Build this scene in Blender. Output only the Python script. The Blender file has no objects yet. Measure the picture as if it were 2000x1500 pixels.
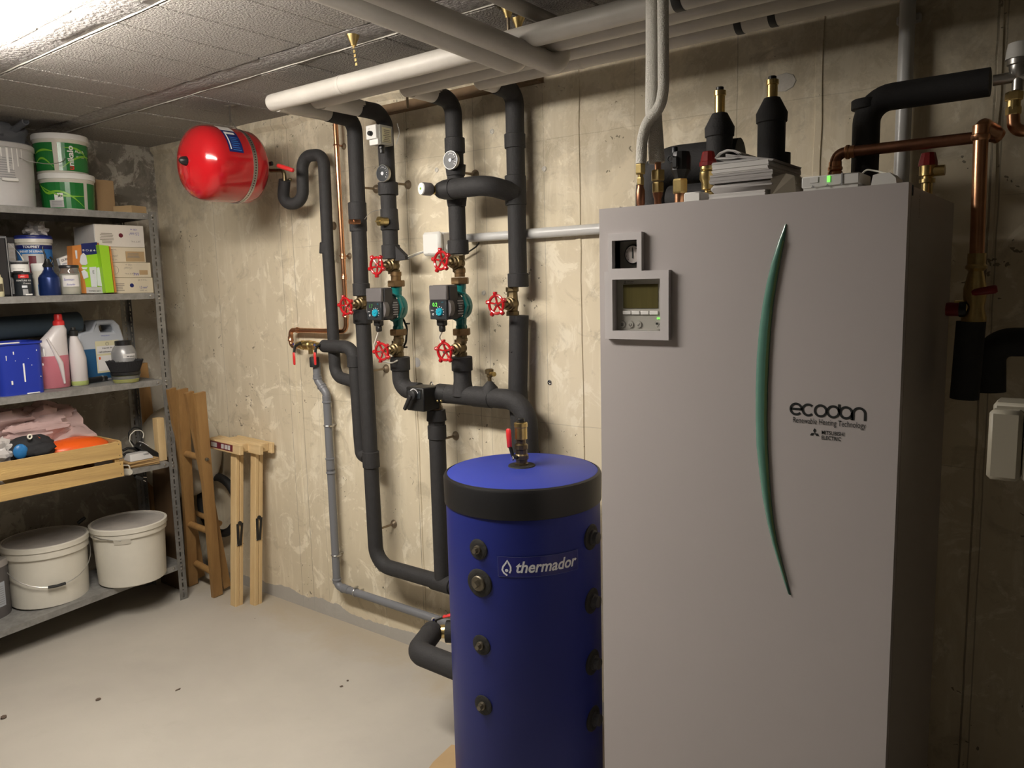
import bpy, math, random
from math import sin, cos, pi, radians, sqrt, atan2, hypot
from mathutils import Vector as V, Matrix
random.seed(7)
SC = bpy.context.scene
COL = SC.collection
# ------------------------------------------------------------ camera, world, light, exposure
CAM = V((0, 0, 1.4514)); FPX = 1522.78
yaw, pit, rol = 0.651667401, 0.129878324, -0.0249001865
fw = V((-sin(yaw)*cos(pit), cos(yaw)*cos(pit), -sin(pit)))
r0 = V((cos(yaw), sin(yaw), 0)); u0 = r0.cross(fw)
rt = r0*cos(rol) + u0*sin(rol); up = rt.cross(fw)
cd = bpy.data.cameras.new('camera'); cam = bpy.data.objects.new('camera', cd); COL.objects.link(cam)
M = Matrix((rt, up, -fw)).transposed().to_4x4(); M.translation = CAM; cam.matrix_world = M
cd.sensor_fit = 'HORIZONTAL'; cd.sensor_width = 36; cd.lens = FPX/2000*36; cd.clip_start = .05
SC.camera = cam
w = bpy.data.worlds.new('world'); SC.world = w; w.use_nodes = True
w.node_tree.nodes['Background'].inputs[0].default_value = (.9, .85, .8, 1)
w.node_tree.nodes['Background'].inputs[1].default_value = .012
SC.view_settings.view_transform = 'Standard'; SC.view_settings.look = 'None'
SC.view_settings.gamma = 1; SC.view_settings.use_curve_mapping = False
SC.view_settings.exposure = 0.16
LAMP_STRENGTH = 66.0
LAMP_COLOR = (1.0, .93, .84)

def at(px, py, X=None, Y=None, Z=None):
    """world point on the plane X=, Y= or Z= that a pixel of the photograph shows (used for surveying)"""
    d = fw*FPX + rt*(px-1000) + up*(750-py)
    t = X/d.x if X is not None else Y/d.y if Y is not None else (Z-CAM.z)/d.z
    return CAM + d*t
def mpp(P): return (V(P)-CAM).dot(fw)/FPX          # metres per photo pixel at P
def onray(px, py, dist):                            # point at a horizontal distance
    d = fw*FPX + rt*(px-1000) + up*(750-py)
    return CAM + d*(dist/hypot(d.x, d.y))

# ------------------------------------------------------------ materials
MATS = {}
def mat(name, col, rough=.6, metal=0, n=0, ns=20, n2=None, bump=0, bs=60, emit=None, es=0, alpha=1, trans=0, stretch=None, spec=None, coat=0):
    """principled with noise variation of amount n between col and n2"""
    m = bpy.data.materials.new(name); m.use_nodes = True; nt = m.node_tree; L = nt.links
    b = nt.nodes['Principled BSDF']
    c = (*col, 1)
    b.inputs['Base Color'].default_value = c; b.inputs['Roughness'].default_value = rough
    b.inputs['Metallic'].default_value = metal
    if spec is not None: b.inputs['Specular IOR Level'].default_value = spec
    if coat: b.inputs['Coat Weight'].default_value = coat; b.inputs['Coat Roughness'].default_value = .1
    if trans: b.inputs['Transmission Weight'].default_value = trans
    if alpha < 1: b.inputs['Alpha'].default_value = alpha
    if emit: b.inputs['Emission Color'].default_value = (*emit, 1); b.inputs['Emission Strength'].default_value = es
    if n or bump:
        tc = nt.nodes.new('ShaderNodeTexCoord'); mp = nt.nodes.new('ShaderNodeMapping')
        L.new(tc.outputs['Object'], mp.inputs[0])
        if stretch: mp.inputs['Scale'].default_value = stretch
    if n:
        nz = nt.nodes.new('ShaderNodeTexNoise'); nz.inputs['Scale'].default_value = ns; nz.inputs['Detail'].default_value = 6
        nz.inputs['Roughness'].default_value = .65
        L.new(mp.outputs[0], nz.inputs[0])
        cr = nt.nodes.new('ShaderNodeValToRGB'); cr.color_ramp.elements[0].position = .5-.25; cr.color_ramp.elements[1].position = .5+.2
        c2 = n2 if n2 else tuple(x*(1-n) for x in col)
        cr.color_ramp.elements[0].color = (*c2, 1); cr.color_ramp.elements[1].color = c
        L.new(nz.outputs[0], cr.inputs[0]); L.new(cr.outputs[0], b.inputs['Base Color'])
    if bump:
        nb = nt.nodes.new('ShaderNodeTexNoise'); nb.inputs['Scale'].default_value = bs; nb.inputs['Detail'].default_value = 5
        L.new(mp.outputs[0], nb.inputs[0])
        bp = nt.nodes.new('ShaderNodeBump'); bp.inputs['Strength'].default_value = bump; bp.inputs['Distance'].default_value = .01
        L.new(nb.outputs[0], bp.inputs['Height']); L.new(bp.outputs[0], b.inputs['Normal'])
    MATS[name] = m
    return m
def nodes_of(m): return m.node_tree.nodes, m.node_tree.links, m.node_tree.nodes['Principled BSDF']

def concrete(name, base, dark, light, warm, pits=.5, damp=0, paint=None, seams=None):
    m = bpy.data.materials.new(name); m.use_nodes = True; N, L, b = nodes_of(m)
    tc = N.new('ShaderNodeTexCoord')
    def noise(scale, det=6, rough=.6, dist=0, vec=None):
        t = N.new('ShaderNodeTexNoise'); t.inputs['Scale'].default_value = scale; t.inputs['Detail'].default_value = det
        t.inputs['Roughness'].default_value = rough; t.inputs['Distortion'].default_value = dist
        L.new(vec or tc.outputs['Object'], t.inputs[0]); return t.outputs[0]
    def ramp(src, p0, p1, c0=(0, 0, 0), c1=(1, 1, 1)):
        r = N.new('ShaderNodeValToRGB'); e = r.color_ramp.elements
        e[0].position = p0; e[1].position = p1; e[0].color = (*c0, 1); e[1].color = (*c1, 1)
        L.new(src, r.inputs[0]); return r.outputs[0]
    def mix(f, a, c, fac=None):
        x = N.new('ShaderNodeMix'); x.data_type = 'RGBA'
        if f is None: x.inputs[0].default_value = fac
        else: L.new(f, x.inputs[0])
        for s, i in ((a, 6), (c, 7)):
            if isinstance(s, tuple): x.inputs[i].default_value = (*s, 1)
            else: L.new(s, x.inputs[i])
        return x.outputs[2]
    def math_(op, a, c=None):
        x = N.new('ShaderNodeMath'); x.operation = op
        for i, s in enumerate((a, c)):
            if s is None: continue
            if isinstance(s, (int, float)): x.inputs[i].default_value = s
            else: L.new(s, x.inputs[i])
        return x.outputs[0]
    mp = N.new('ShaderNodeMapping'); mp.inputs['Scale'].default_value = (3, 1, .35); L.new(tc.outputs['Object'], mp.inputs[0])
    col = mix(ramp(noise(1.7, 5, .6, .4), .35, .65), base, warm)
    col = mix(ramp(noise(5, 7, .7, .6, mp.outputs[0]), .52, .7, c1=(.6, .6, .6)), col, light)      # vertical pour streaks
    col = mix(ramp(noise(7, 8, .7, 1.2), .55, .60, c1=(.65, .65, .65)), col, light)                   # smeared laitance patches
    col = mix(ramp(noise(9, 8, .72, .8), .55, .66, c1=(.6, .6, .6)), col, dark)
    hgt = math_('MULTIPLY', noise(25, 8, .7), .35)
    # small voids
    vo = N.new('ShaderNodeTexVoronoi'); vo.inputs['Scale'].default_value = 22
    dn = N.new('ShaderNodeMixRGB'); dn.inputs[0].default_value = .1
    L.new(tc.outputs['Object'], dn.inputs[1])
    nn = N.new('ShaderNodeTexNoise'); nn.inputs['Scale'].default_value = 40; L.new(tc.outputs['Object'], nn.inputs[0]); L.new(nn.outputs[1], dn.inputs[2])
    L.new(dn.outputs[0], vo.inputs[0])
    thr = math_('MULTIPLY', ramp(noise(3.1, 3), .48, .66), .2*pits)
    pit_ = math_('LESS_THAN', vo.outputs['Distance'], thr)
    col = mix(math_('MULTIPLY', pit_, .75), col, tuple(x*.25 for x in dark))
    hgt = math_('SUBTRACT', hgt, math_('MULTIPLY', pit_, .5))
    sp = N.new('ShaderNodeSeparateXYZ'); L.new(tc.outputs['Object'], sp.inputs[0])
    if seams:                                                  # thin board-form lines of the shuttering
        for (x0, wd, amt) in seams:
            d = math_('ABSOLUTE', math_('SUBTRACT', math_('ADD', sp.outputs[0], math_('MULTIPLY', noise(9, 3), .006)), x0+.003))
            ln = math_('LESS_THAN', d, wd)
            col = mix(math_('MULTIPLY', ln, amt), col, tuple(x*.45 for x in dark))
            hgt = math_('SUBTRACT', hgt, math_('MULTIPLY', ln, .6))
        for zz in (.98, 1.62, 1.9):
            d = math_('ABSOLUTE', math_('SUBTRACT', math_('ADD', sp.outputs[2], math_('MULTIPLY', noise(6, 3), .01)), zz+.005))
            ln = math_('MULTIPLY', math_('LESS_THAN', d, .0012), ramp(noise(1.2, 2), .45, .5))
            col = mix(math_('MULTIPLY', ln, .3), col, tuple(x*.5 for x in dark))
    if damp:                                                   # damp, flaking top edge near the slab
        hh = N.new('ShaderNodeMapRange'); hh.inputs[1].default_value = 1.62; hh.inputs[2].default_value = 2.15
        L.new(math_('ADD', sp.outputs[2], math_('MULTIPLY', noise(3, 6), .5)), hh.inputs[0])
        f = ramp(math_('MULTIPLY', hh.outputs[0], noise(6, 8, .7, .5)), .36, .5)
        col = mix(math_('MULTIPLY', f, damp), col, tuple(x*.42 for x in dark))
        g = ramp(math_('MULTIPLY', hh.outputs[0], noise(11, 8, .75, .5)), .5, .56)
        col = mix(math_('MULTIPLY', g, damp*.8), col, light)
    if paint:                                                  # floor paint licked up the foot of the wall
        f = math_('LESS_THAN', math_('SUBTRACT', sp.outputs[2], math_('MULTIPLY', noise(2.2, 6, .6, .3), .16)), -.022)
        col = mix(math_('MULTIPLY', f, .85), col, paint)
    L.new(col, b.inputs['Base Color']); b.inputs['Roughness'].default_value = .85
    b.inputs['Specular IOR Level'].default_value = .25
    bp = N.new('ShaderNodeBump'); bp.inputs['Strength'].default_value = .55; bp.inputs['Distance'].default_value = .004
    L.new(hgt, bp.inputs['Height']); L.new(bp.outputs[0], b.inputs['Normal'])
    MATS[name] = m; return m

concrete('wall_concrete', (.72, .635, .475), (.45, .39, .28), (.84, .77, .62), (.61, .535, .395), 1.0, damp=.3, paint=(.38, .37, .355),
         seams=[(-3.344, .0012, .5), (-2.85, .0015, .5), (-2.768, .002, .5), (-2.66, .001, .35), (-2.30, .001, .4), (-2.082, .0018, .7), (-1.88, .001, .55), (-1.758, .0012, .6), (-1.71, .0012, .4),
                (-1.467, .001, .45), (-1.138, .001, .4), (-.828, .0015, .5), (-.40, .001, .5), (-.228, .0025, .7), (-.21, .0015, .6)])
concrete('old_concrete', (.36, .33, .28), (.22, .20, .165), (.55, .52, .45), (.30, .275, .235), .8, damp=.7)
concrete('slab_concrete', (.36, .34, .32), (.25, .235, .22), (.45, .43, .40), (.33, .31, .29), .6)
# painted floor
def floor_mat():
    m = bpy.data.materials.new('painted_floor'); m.use_nodes = True; N, L, b = nodes_of(m)
    tc = N.new('ShaderNodeTexCoord'); sp = N.new('ShaderNodeSeparateXYZ'); L.new(tc.outputs['Object'], sp.inputs[0])
    def nz(s, d=6, r=.6, di=0):
        t = N.new('ShaderNodeTexNoise'); t.inputs['Scale'].default_value = s; t.inputs['Detail'].default_value = d; t.inputs['Roughness'].default_value = r
        t.inputs['Distortion'].default_value = di; L.new(tc.outputs['Object'], t.inputs[0]); return t.outputs[0]
    def rp(src, p0, p1, a, c):
        r = N.new('ShaderNodeValToRGB'); e = r.color_ramp.elements; e[0].position = p0; e[1].position = p1
        e[0].color = (*a, 1); e[1].color = (*c, 1); L.new(src, r.inputs[0]); return r.outputs[0]
    def mx(f, a, c):
        x = N.new('ShaderNodeMix'); x.data_type = 'RGBA'; L.new(f, x.inputs[0])
        for s, i in ((a, 6), (c, 7)):
            if isinstance(s, tuple): x.inputs[i].default_value = (*s, 1)
            else: L.new(s, x.inputs[i])
        return x.outputs[2]
    def ma(op, a, c):
        x = N.new('ShaderNodeMath'); x.operation = op; x.use_clamp = True
        for i, s in enumerate((a, c)):
            if isinstance(s, (int, float)): x.inputs[i].default_value = s
            else: L.new(s, x.inputs[i])
        return x.outputs[0]
    col = rp(nz(1.3, 5, .6, .3), .3, .7, (.38, .352, .31), (.47, .44, .385))
    k = rp(nz(8, 8, .7, .7), .6, .7, (0, 0, 0), (.35, .35, .35)); col = mx(k, col, (.38, .35, .30))
    # bare dusty strip beside the wall
    d = N.new('ShaderNodeMath'); d.operation = 'ADD'; L.new(sp.outputs[1], d.inputs[0])
    t = N.new('ShaderNodeMath'); t.operation = 'MULTIPLY'; L.new(nz(3.5, 8, .7, .4), t.inputs[0]); t.inputs[1].default_value = .55; L.new(t.outputs[0], d.inputs[1])
    f = rp(d.outputs[0], .0, 1, (0, 0, 0), (1, 1, 1))
    mr = N.new('ShaderNodeMapRange'); mr.inputs[1].default_value = 2.17; mr.inputs[2].default_value = 2.33; L.new(d.outputs[0], mr.inputs[0])
    col = mx(ma('MULTIPLY', mr.outputs[0], .85), col, (.40, .345, .26))
    vo = N.new('ShaderNodeTexVoronoi'); vo.inputs['Scale'].default_value = 9; L.new(tc.outputs['Object'], vo.inputs[0])
    th = N.new('ShaderNodeMath'); th.operation = 'LESS_THAN'; L.new(vo.outputs['Distance'], th.inputs[0])
    th2 = N.new('ShaderNodeMath'); th2.operation = 'MULTIPLY'; L.new(rp(nz(2.2, 3), .5, .7, (0, 0, 0), (1, 1, 1)), th2.inputs[0]); th2.inputs[1].default_value = .06
    L.new(th2.outputs[0], th.inputs[1])
    col = mx(ma('MULTIPLY', th.outputs[0], .6), col, (.16, .14, .12))
    L.new(col, b.inputs['Base Color']); b.inputs['Roughness'].default_value = .55
    bp = N.new('ShaderNodeBump'); bp.inputs['Strength'].default_value = .25; bp.inputs['Distance'].default_value = .004
    L.new(nz(14, 6), bp.inputs['Height']); L.new(bp.outputs[0], b.inputs['Normal'])
    MATS['painted_floor'] = m
floor_mat()
mat('far_concrete', (.24, .215, .18), .9, n=.3, ns=4, bump=.3)
mat('block', (.47, .445, .415), .95, n=.5, ns=120, bump=1.0, bs=150)
mat('beam_rough', (.40, .38, .37), .9, n=.55, ns=85, bump=1.0, bs=85, stretch=(.7, 1, 1))
mat('mortar', (.62, .59, .53), .9, n=.2, ns=60)
mat('lamp_white', (.8, .8, .78), .4)
mat('diffuser', (.9, .9, .88), .5, emit=LAMP_COLOR, es=LAMP_STRENGTH)
mat('pvc_cover', (.56, .53, .48), .45, n=.22, ns=6, stretch=(1, 1, 1))
mat('foam', (.026, .025, .026), .75, n=.3, ns=40, bump=.15, bs=200)
mat('foam_dark', (.014, .0135, .014), .6)
mat('copper', (.70, .36, .20), .28, 1, n=.35, ns=14)
mat('copper_dull', (.42, .20, .12), .38, 1, n=.4, ns=20)
mat('brass', (.72, .55, .24), .3, 1, n=.3, ns=40)
mat('brass_old', (.26, .20, .11), .42, 1, n=.5, ns=30, bump=.2)
mat('brass_brown', (.33, .21, .10), .5, .8, n=.5, ns=30)
mat('steel', (.55, .54, .52), .35, 1, n=.2)
mat('rod_steel', (.33, .26, .18), .5, .7, n=.3, ns=60)
mat('chrome', (.8, .8, .8), .15, 1)
mat('galv', (.27, .265, .25), .5, .45, n=.4, ns=22, n2=(.15, .148, .14), bump=.1)
mat('galv_paint', (.30, .295, .28), .55, .3, n=.5, ns=35, n2=(.17, .165, .155))
mat('red_enamel', (.43, .009, .013), .16, 0, coat=.6)
mat('red_plastic', (.62, .03, .03), .35)
mat('dark_red', (.22, .01, .01), .4)
mat('teal', (.006, .16, .15), .3, 0, n=.2, ns=30, coat=.3)
mat('grey_plastic', (.13, .12, .12), .45)
mat('dark_plastic', (.035, .034, .036), .5)
mat('black_plastic', (.012, .012, .012), .4)
mat('panel_dark', (.022, .026, .03), .35)
mat('white_plastic', (.72, .71, .68), .4)
mat('beige_plastic', (.36, .33, .26), .5)
mat('cabinet_white', (.47, .435, .43), .38, n=.03, ns=3)
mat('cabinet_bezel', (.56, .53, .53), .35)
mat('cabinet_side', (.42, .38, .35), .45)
mat('display_grey', (.36, .35, .31), .4)
mat('lcd', (.10, .085, .03), .2, n=.3, ns=10, stretch=(8, 1, .3))
mat('green_led', (.1, .6, .05), .4, emit=(.15, 1, .08), es=1.7)
mat('green_dim', (.03, .12, .03), .4, emit=(.15, 1, .08), es=.25)
mat('cyan', (.01, .30, .42), .35)
mat('print_grey', (.30, .30, .30), .6)
mat('print_white', (.75, .75, .75), .5)
mat('print_black', (.012, .014, .014), .5)
mat('print_blue', (.03, .03, .32), .6)
mat('print_dim', (.25, .22, .18), .7)
mat('arc_green', (.10, .235, .185), .22, coat=.8, n=.15, ns=3)
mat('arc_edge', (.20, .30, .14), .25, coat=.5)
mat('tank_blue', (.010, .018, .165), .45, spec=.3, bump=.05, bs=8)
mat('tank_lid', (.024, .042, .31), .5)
mat('tank_black', (.007, .007, .008), .45)
mat('label_navy', (.010, .014, .15), .25)
mat('label_edge', (.10, .12, .30), .3)
mat('silver_print', (.66, .68, .72), .35)
mat('rubber', (.014, .013, .012), .7, n=.3, ns=50, bump=.3)
mat('iron', (.20, .175, .13), .4, .8, n=.4, ns=40)
mat('pvc_grey', (.165, .17, .185), .4)
mat('hose_white', (.80, .77, .70), .7, bump=.7, bs=420)
mat('conduit', (.56, .56, .55), .3)
mat('cable_white', (.66, .64, .56), .45)
mat('wire_steel', (.45, .44, .42), .4, .9)
mat('bucket_white', (.66, .63, .55), .4, n=.08, ns=9)
mat('bucket_lid', (.45, .42, .38), .55, n=.5, ns=9, n2=(.28, .26, .25))
mat('bucket_grey', (.52, .51, .50), .5, n=.12, ns=14)
mat('paint_white', (.80, .79, .76), .5)
mat('bucket_blue', (.015, .035, .33), .35)
mat('green_label', (.015, .17, .035), .25)
mat('lime', (.20, .48, .03), .4)
mat('lime_box', (.30, .58, .02), .5)
mat('cardboard', (.34, .22, .11), .85, n=.12, ns=12)
mat('cardboard_light', (.45, .31, .16), .85, n=.1, ns=12)
mat('box_white', (.70, .65, .58), .7, n=.06, ns=8)
mat('box_cream', (.66, .58, .43), .7, n=.08, ns=8)
mat('orange_card', (.55, .20, .04), .6)
mat('navy', (.008, .015, .12), .45)
mat('sky_print', (.03, .17, .46), .45)
mat('dark_can', (.025, .024, .026), .35)
mat('blue_can', (.012, .03, .13), .3, .4)
mat('glass_clear', (.9, .92, .9), .06, trans=.9)
mat('jar_powder', (.76, .73, .62), .8)
mat('bottle_pale', (.62, .58, .58), .35)
mat('pink_liquid', (.50, .16, .20), .3)
mat('blue_liquid', (.02, .09, .20), .3)
mat('jerry_pale', (.42, .45, .50), .35)
mat('green_liquid', (.38, .45, .15), .3)
mat('label_cream', (.62, .58, .38), .6)
mat('silver_plastic', (.32, .32, .32), .35, .3)
mat('yellow_clear', (.55, .55, .05), .2)
mat('slate_mat', (.05, .075, .10), .8, n=.15, ns=20)
mat('crate_wood', (.55, .37, .14), .7, n=.35, ns=7, n2=(.36, .23, .09), stretch=(1, .25, 3), bump=.1)
mat('pine', (.70, .52, .28), .6, n=.3, ns=10, n2=(.52, .35, .16), stretch=(3, 3, .3), bump=.1)
mat('pine_beam', (.70, .53, .30), .6, n=.3, ns=10, n2=(.52, .36, .17), stretch=(.3, 3, 3))
mat('old_wood', (.34, .195, .07), .5, n=.35, ns=9, n2=(.22, .115, .04), stretch=(3, 3, .3))
mat('ply', (.46, .30, .13), .7, n=.3, ns=30, stretch=(1, 1, 6))
mat('brown_panel', (.13, .075, .035), .7, n=.3, ns=8, stretch=(3, 3, .4))
mat('bag_pink', (.66, .47, .45), .2, alpha=.62, coat=.5)
mat('bag_white', (.55, .52, .50), .3, alpha=.8)
mat('orange_plastic', (.72, .10, .01), .4)
mat('shoe_blue', (.02, .15, .38), .4)
mat('cloth_black', (.015, .015, .017), .85)
mat('tub_beige', (.50, .45, .35), .55)
mat('maroon', (.13, .012, .025), .4)
mat('paper', (.68, .66, .64), .7)
mat('paper_grey', (.40, .38, .37), .6)
mat('plastic_film', (.50, .44, .35), .2, alpha=.55)
mat('dial_white', (.60, .55, .52), .4)
mat('wood_ledge', (.16, .10, .05), .8, n=.3, ns=20)
mat('debris', (.10, .07, .05), .8)

# ------------------------------------------------------------ mesh builder
class MB:
    def __init__(s): s.v = []; s.f = []
    def add(s, vs, fs):
        o = len(s.v); s.v += [V(x) for x in vs]; s.f += [tuple(i+o for i in f) for f in fs]; return s
    def box(s, lo, hi, R=None, c=None, bev=0):
        """axis box lo..hi, optionally rotated by R about c, with bevelled vertical+top edges when bev"""
        lo = V(lo); hi = V(hi); cc = V(c) if c is not None else (lo+hi)/2
        if not bev:
            vs = [V((x, y, z)) for z in (lo.z, hi.z) for y in (lo.y, hi.y) for x in (lo.x, hi.x)]
            fs = [(0, 2, 3, 1), (4, 5, 7, 6), (0, 1, 5, 4), (2, 6, 7, 3), (0, 4, 6, 2), (1, 3, 7, 5)]
        else:
            h = (hi-lo)/2; m = (hi+lo)/2; b = min(bev, h.x*.9, h.y*.9, h.z*.9); vs = []; idx = {}
            for sx in (-1, 1):
                for sy in (-1, 1):
                    for sz in (-1, 1):
                        for ax in range(3):
                            q = V((sx*(h.x-b), sy*(h.y-b), sz*(h.z-b))); q[ax] = (sx, sy, sz)[ax]*h[ax]
                            idx[(sx, sy, sz, ax)] = len(vs); vs.append(m+q)
            fs = []
            for ax in range(3):
                o1, o2 = [a for a in range(3) if a != ax]
                for sg in (-1, 1):
                    q = []
                    for a, c2 in ((-1, -1), (1, -1), (1, 1), (-1, 1)):
                        k = [0, 0, 0]; k[ax] = sg; k[o1] = a; k[o2] = c2; q.append(idx[(*k, ax)])
                    fs.append(tuple(q))
            for ax in range(3):                      # edges
                o1, o2 = [a for a in range(3) if a != ax]
                for a in (-1, 1):
                    for c2 in (-1, 1):
                        k0 = [0, 0, 0]; k0[ax] = -1; k0[o1] = a; k0[o2] = c2; k1 = list(k0); k1[ax] = 1
                        fs.append((idx[(*k0, o1)], idx[(*k1, o1)], idx[(*k1, o2)], idx[(*k0, o2)]))
            for sx in (-1, 1):
                for sy in (-1, 1):
                    for sz in (-1, 1): fs.append(tuple(idx[(sx, sy, sz, a)] for a in range(3)))
        if R is not None: vs = [cc + R@(v-cc) for v in vs]
        return s.add(vs, fs)
    def ring_sweep(s, rings, closed=True, cap=True):
        n = len(rings[0]); vs = [p for r in rings for p in r]; fs = []
        for i in range(len(rings)-1):
            for j in range(n if closed else n-1):
                k = (j+1) % n; fs.append((i*n+j, i*n+k, (i+1)*n+k, (i+1)*n+j))
        if cap: fs.append(tuple(range(n-1, -1, -1))); fs.append(tuple((len(rings)-1)*n+j for j in range(n)))
        return s.add(vs, fs)
    def lathe(s, prof, o, axis=(0, 0, 1), n=24, sq=None, cap=True):
        """prof = [(radius, height)...] about axis through o; sq=(sx,sy) squashes"""
        a = V(axis).normalized(); t = V((0, 0, 1)) if abs(a.z) < .9 else V((1, 0, 0))
        u = t.cross(a).normalized() if abs(a.z) < .9 else V((1, 0, 0)); v = a.cross(u)
        sx, sy = sq or (1, 1)
        return s.ring_sweep([[V(o)+a*h+(u*cos(2*pi*i/n)*sx+v*sin(2*pi*i/n)*sy)*max(r, 1e-5) for i in range(n)] for r, h in prof], cap=cap)
    def cyl(s, p0, p1, r, r1=None, n=16):
        p0 = V(p0); p1 = V(p1); d = p1-p0
        return s.lathe([(r, 0), (r if r1 is None else r1, d.length)], p0, d, n)
    def tube(s, pts, r, n=14, bend=None, seg=7, rf=None):
        P = path(pts, bend, seg); T = []
        for i in range(len(P)):
            a = P[max(i-1, 0)]; c = P[min(i+1, len(P)-1)]; T.append((c-a).normalized())
        t0 = T[0]; nr = t0.orthogonal().normalized(); rings = []
        for i, p in enumerate(P):
            if i: q = T[i-1].rotation_difference(T[i]); nr = q@nr
            nr = (nr-T[i]*nr.dot(T[i])).normalized(); bb = T[i].cross(nr)
            rr = r if rf is None else r*rf(i/(len(P)-1))
            rings.append([p+(nr*cos(2*pi*k/n)+bb*sin(2*pi*k/n))*rr for k in range(n)])
        return s.ring_sweep(rings)
    def sphere(s, o, r, n=14, m=8, sc=(1, 1, 1)):
        o = V(o); rings = []
        for i in range(m+1):
            t = pi*i/m; rr = max(sin(t), 1e-3)
            rings.append([o+V((rr*cos(2*pi*j/n)*r*sc[0], rr*sin(2*pi*j/n)*r*sc[1], -cos(t)*r*sc[2])) for j in range(n)])
        return s.ring_sweep(rings)
    def torus(s, o, axis, R, r, n=24, m=8, a0=0, a1=2*pi):
        a = V(axis).normalized(); u = a.orthogonal().normalized(); v = a.cross(u); o = V(o)
        full = abs(a1-a0-2*pi) < 1e-6; K = n if full else n+1; rings = []
        for i in range(K):
            t = a0+(a1-a0)*i/n; d = u*cos(t)+v*sin(t)
            rings.append([o+d*(R+r*cos(2*pi*j/m))+a*(r*sin(2*pi*j/m)) for j in range(m)])
        if full: rings.append(rings[0])
        return s.ring_sweep(rings, cap=not full)
    def prism(s, poly, d):
        d = V(d); n = len(poly); P = [V(p) for p in poly]
        return s.add(P+[p+d for p in P], [tuple(range(n-1, -1, -1)), tuple(range(n, 2*n))]+[(i, (i+1) % n, n+(i+1) % n, n+i) for i in range(n)])
    def hexn(s, o, axis, r, h, n=6): return s.lathe([(r*.93, 0), (r, h*.12), (r, h*.88), (r*.93, h)], o, axis, n)

def path(pts, bend=None, seg=7):
    P = [V(p) for p in pts]
    if bend is None or len(P) < 3: return P
    out = [P[0]]
    for i in range(1, len(P)-1):
        a = (P[i-1]-P[i]); c = (P[i+1]-P[i]); la, lc = a.length, c.length; a.normalize(); c.normalize()
        th = pi-a.angle(c)
        if th < .02: out.append(P[i]); continue
        bd = bend[i-1] if isinstance(bend, (list, tuple)) else bend
        t = min(bd*math.tan(th/2), la*.49, lc*.49); R = t/math.tan(th/2)
        ctr = P[i]+(a+c).normalized()*(R/cos(th/2)); s0 = P[i]+a*t-ctr; s1 = P[i]+c*t-ctr
        for k in range(seg+1):
            f = k/seg; ang = s0.angle(s1)
            v = (s0*sin((1-f)*ang)+s1*sin(f*ang))/sin(ang); out.append(ctr+v)
    out.append(P[-1]); return out

ORG = {}
def thing(name, label, cat, loc, group=None):
    o = bpy.data.objects.new(name, None); COL.objects.link(o); o.empty_display_size = .03
    o.location = V(loc); o['label'] = label; o['category'] = cat
    if group: o['group'] = group
    ORG[o] = V(loc); return o
def finish(me, mt, smooth, sharp=40):
    me.validate(); me.update()
    if smooth:
        for p in me.polygons: p.use_smooth = True
        me.set_sharp_from_angle(angle=radians(sharp))
    if mt: me.materials.append(MATS[mt] if isinstance(mt, str) else mt)
def part(name, mb, mt, parent=None, smooth=True, label=None, cat=None, kind=None, group=None, org=None, sharp=40):
    me = bpy.data.meshes.new(name)
    if org is None:
        lo = V([min(v[i] for v in mb.v) for i in range(3)]); hi = V([max(v[i] for v in mb.v) for i in range(3)]); org = (lo+hi)/2
        if parent is None and kind != 'structure': org.z = lo.z
    org = V(org)
    me.from_pydata([tuple(v-org) for v in mb.v], [], mb.f)
    import bmesh
    bm = bmesh.new(); bm.from_mesh(me); bmesh.ops.recalc_face_normals(bm, faces=bm.faces); bm.to_mesh(me); bm.free()
    finish(me, mt, smooth, sharp)
    o = bpy.data.objects.new(name, me); COL.objects.link(o)
    if parent: o.parent = parent; o.location = org-ORG[parent]
    else: o.location = org
    ORG[o] = org
    if label: o['label'] = label
    if cat: o['category'] = cat
    if kind: o['kind'] = kind
    if group: o['group'] = group
    return o
def text(s, o, xd, zd, size, mt, parent, width=None, name='lettering', bold=0, d=.0006, align='L', warp=None, shear=0, vcenter=False):
    """flat lettering mesh; o = lower-left corner (or centre), xd/zd = reading and up directions"""
    cu = bpy.data.curves.new('t', 'FONT'); cu.body = s; cu.offset = bold; cu.shear = shear; cu.resolution_u = 4
    ob = bpy.data.objects.new('t', cu); COL.objects.link(ob)
    bpy.context.view_layer.update()
    me = bpy.data.meshes.new_from_object(ob.evaluated_get(bpy.context.evaluated_depsgraph_get()))
    bpy.data.objects.remove(ob); vs = [v.co.copy() for v in me.vertices]; fs = [tuple(p.vertices) for p in me.polygons]
    if not vs: return None
    x0 = min(v.x for v in vs); x1 = max(v.x for v in vs); y0 = min(v.y for v in vs); y1 = max(v.y for v in vs)
    sc = size/max(y1-y0, 1e-4); sx = sc if width is None else width/(x1-x0)
    xd = V(xd).normalized(); zd = V(zd).normalized(); nm = xd.cross(zd).normalized()
    off = -(x1-x0)*sx/2 if align == 'C' else 0
    out = []
    for v in vs:
        lx = (v.x-x0)*sx+off; lz = (v.y-y0)*sc-(size/2 if vcenter else 0)
        out.append(V(warp(lx, lz)) if warp else V(o)+xd*lx+zd*lz+nm*d)
    mb = MB(); mb.add(out, fs); bpy.data.meshes.remove(me)
    me = bpy.data.meshes.new(name); org = sum(out, V())/len(out)
    me.from_pydata([tuple(v-org) for v in out], [], fs); finish(me, mt, False)
    ob = bpy.data.objects.new(name, me); COL.objects.link(ob); ob.parent = parent; ob.location = org-ORG[parent]; ORG[ob] = org
    return ob
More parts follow.
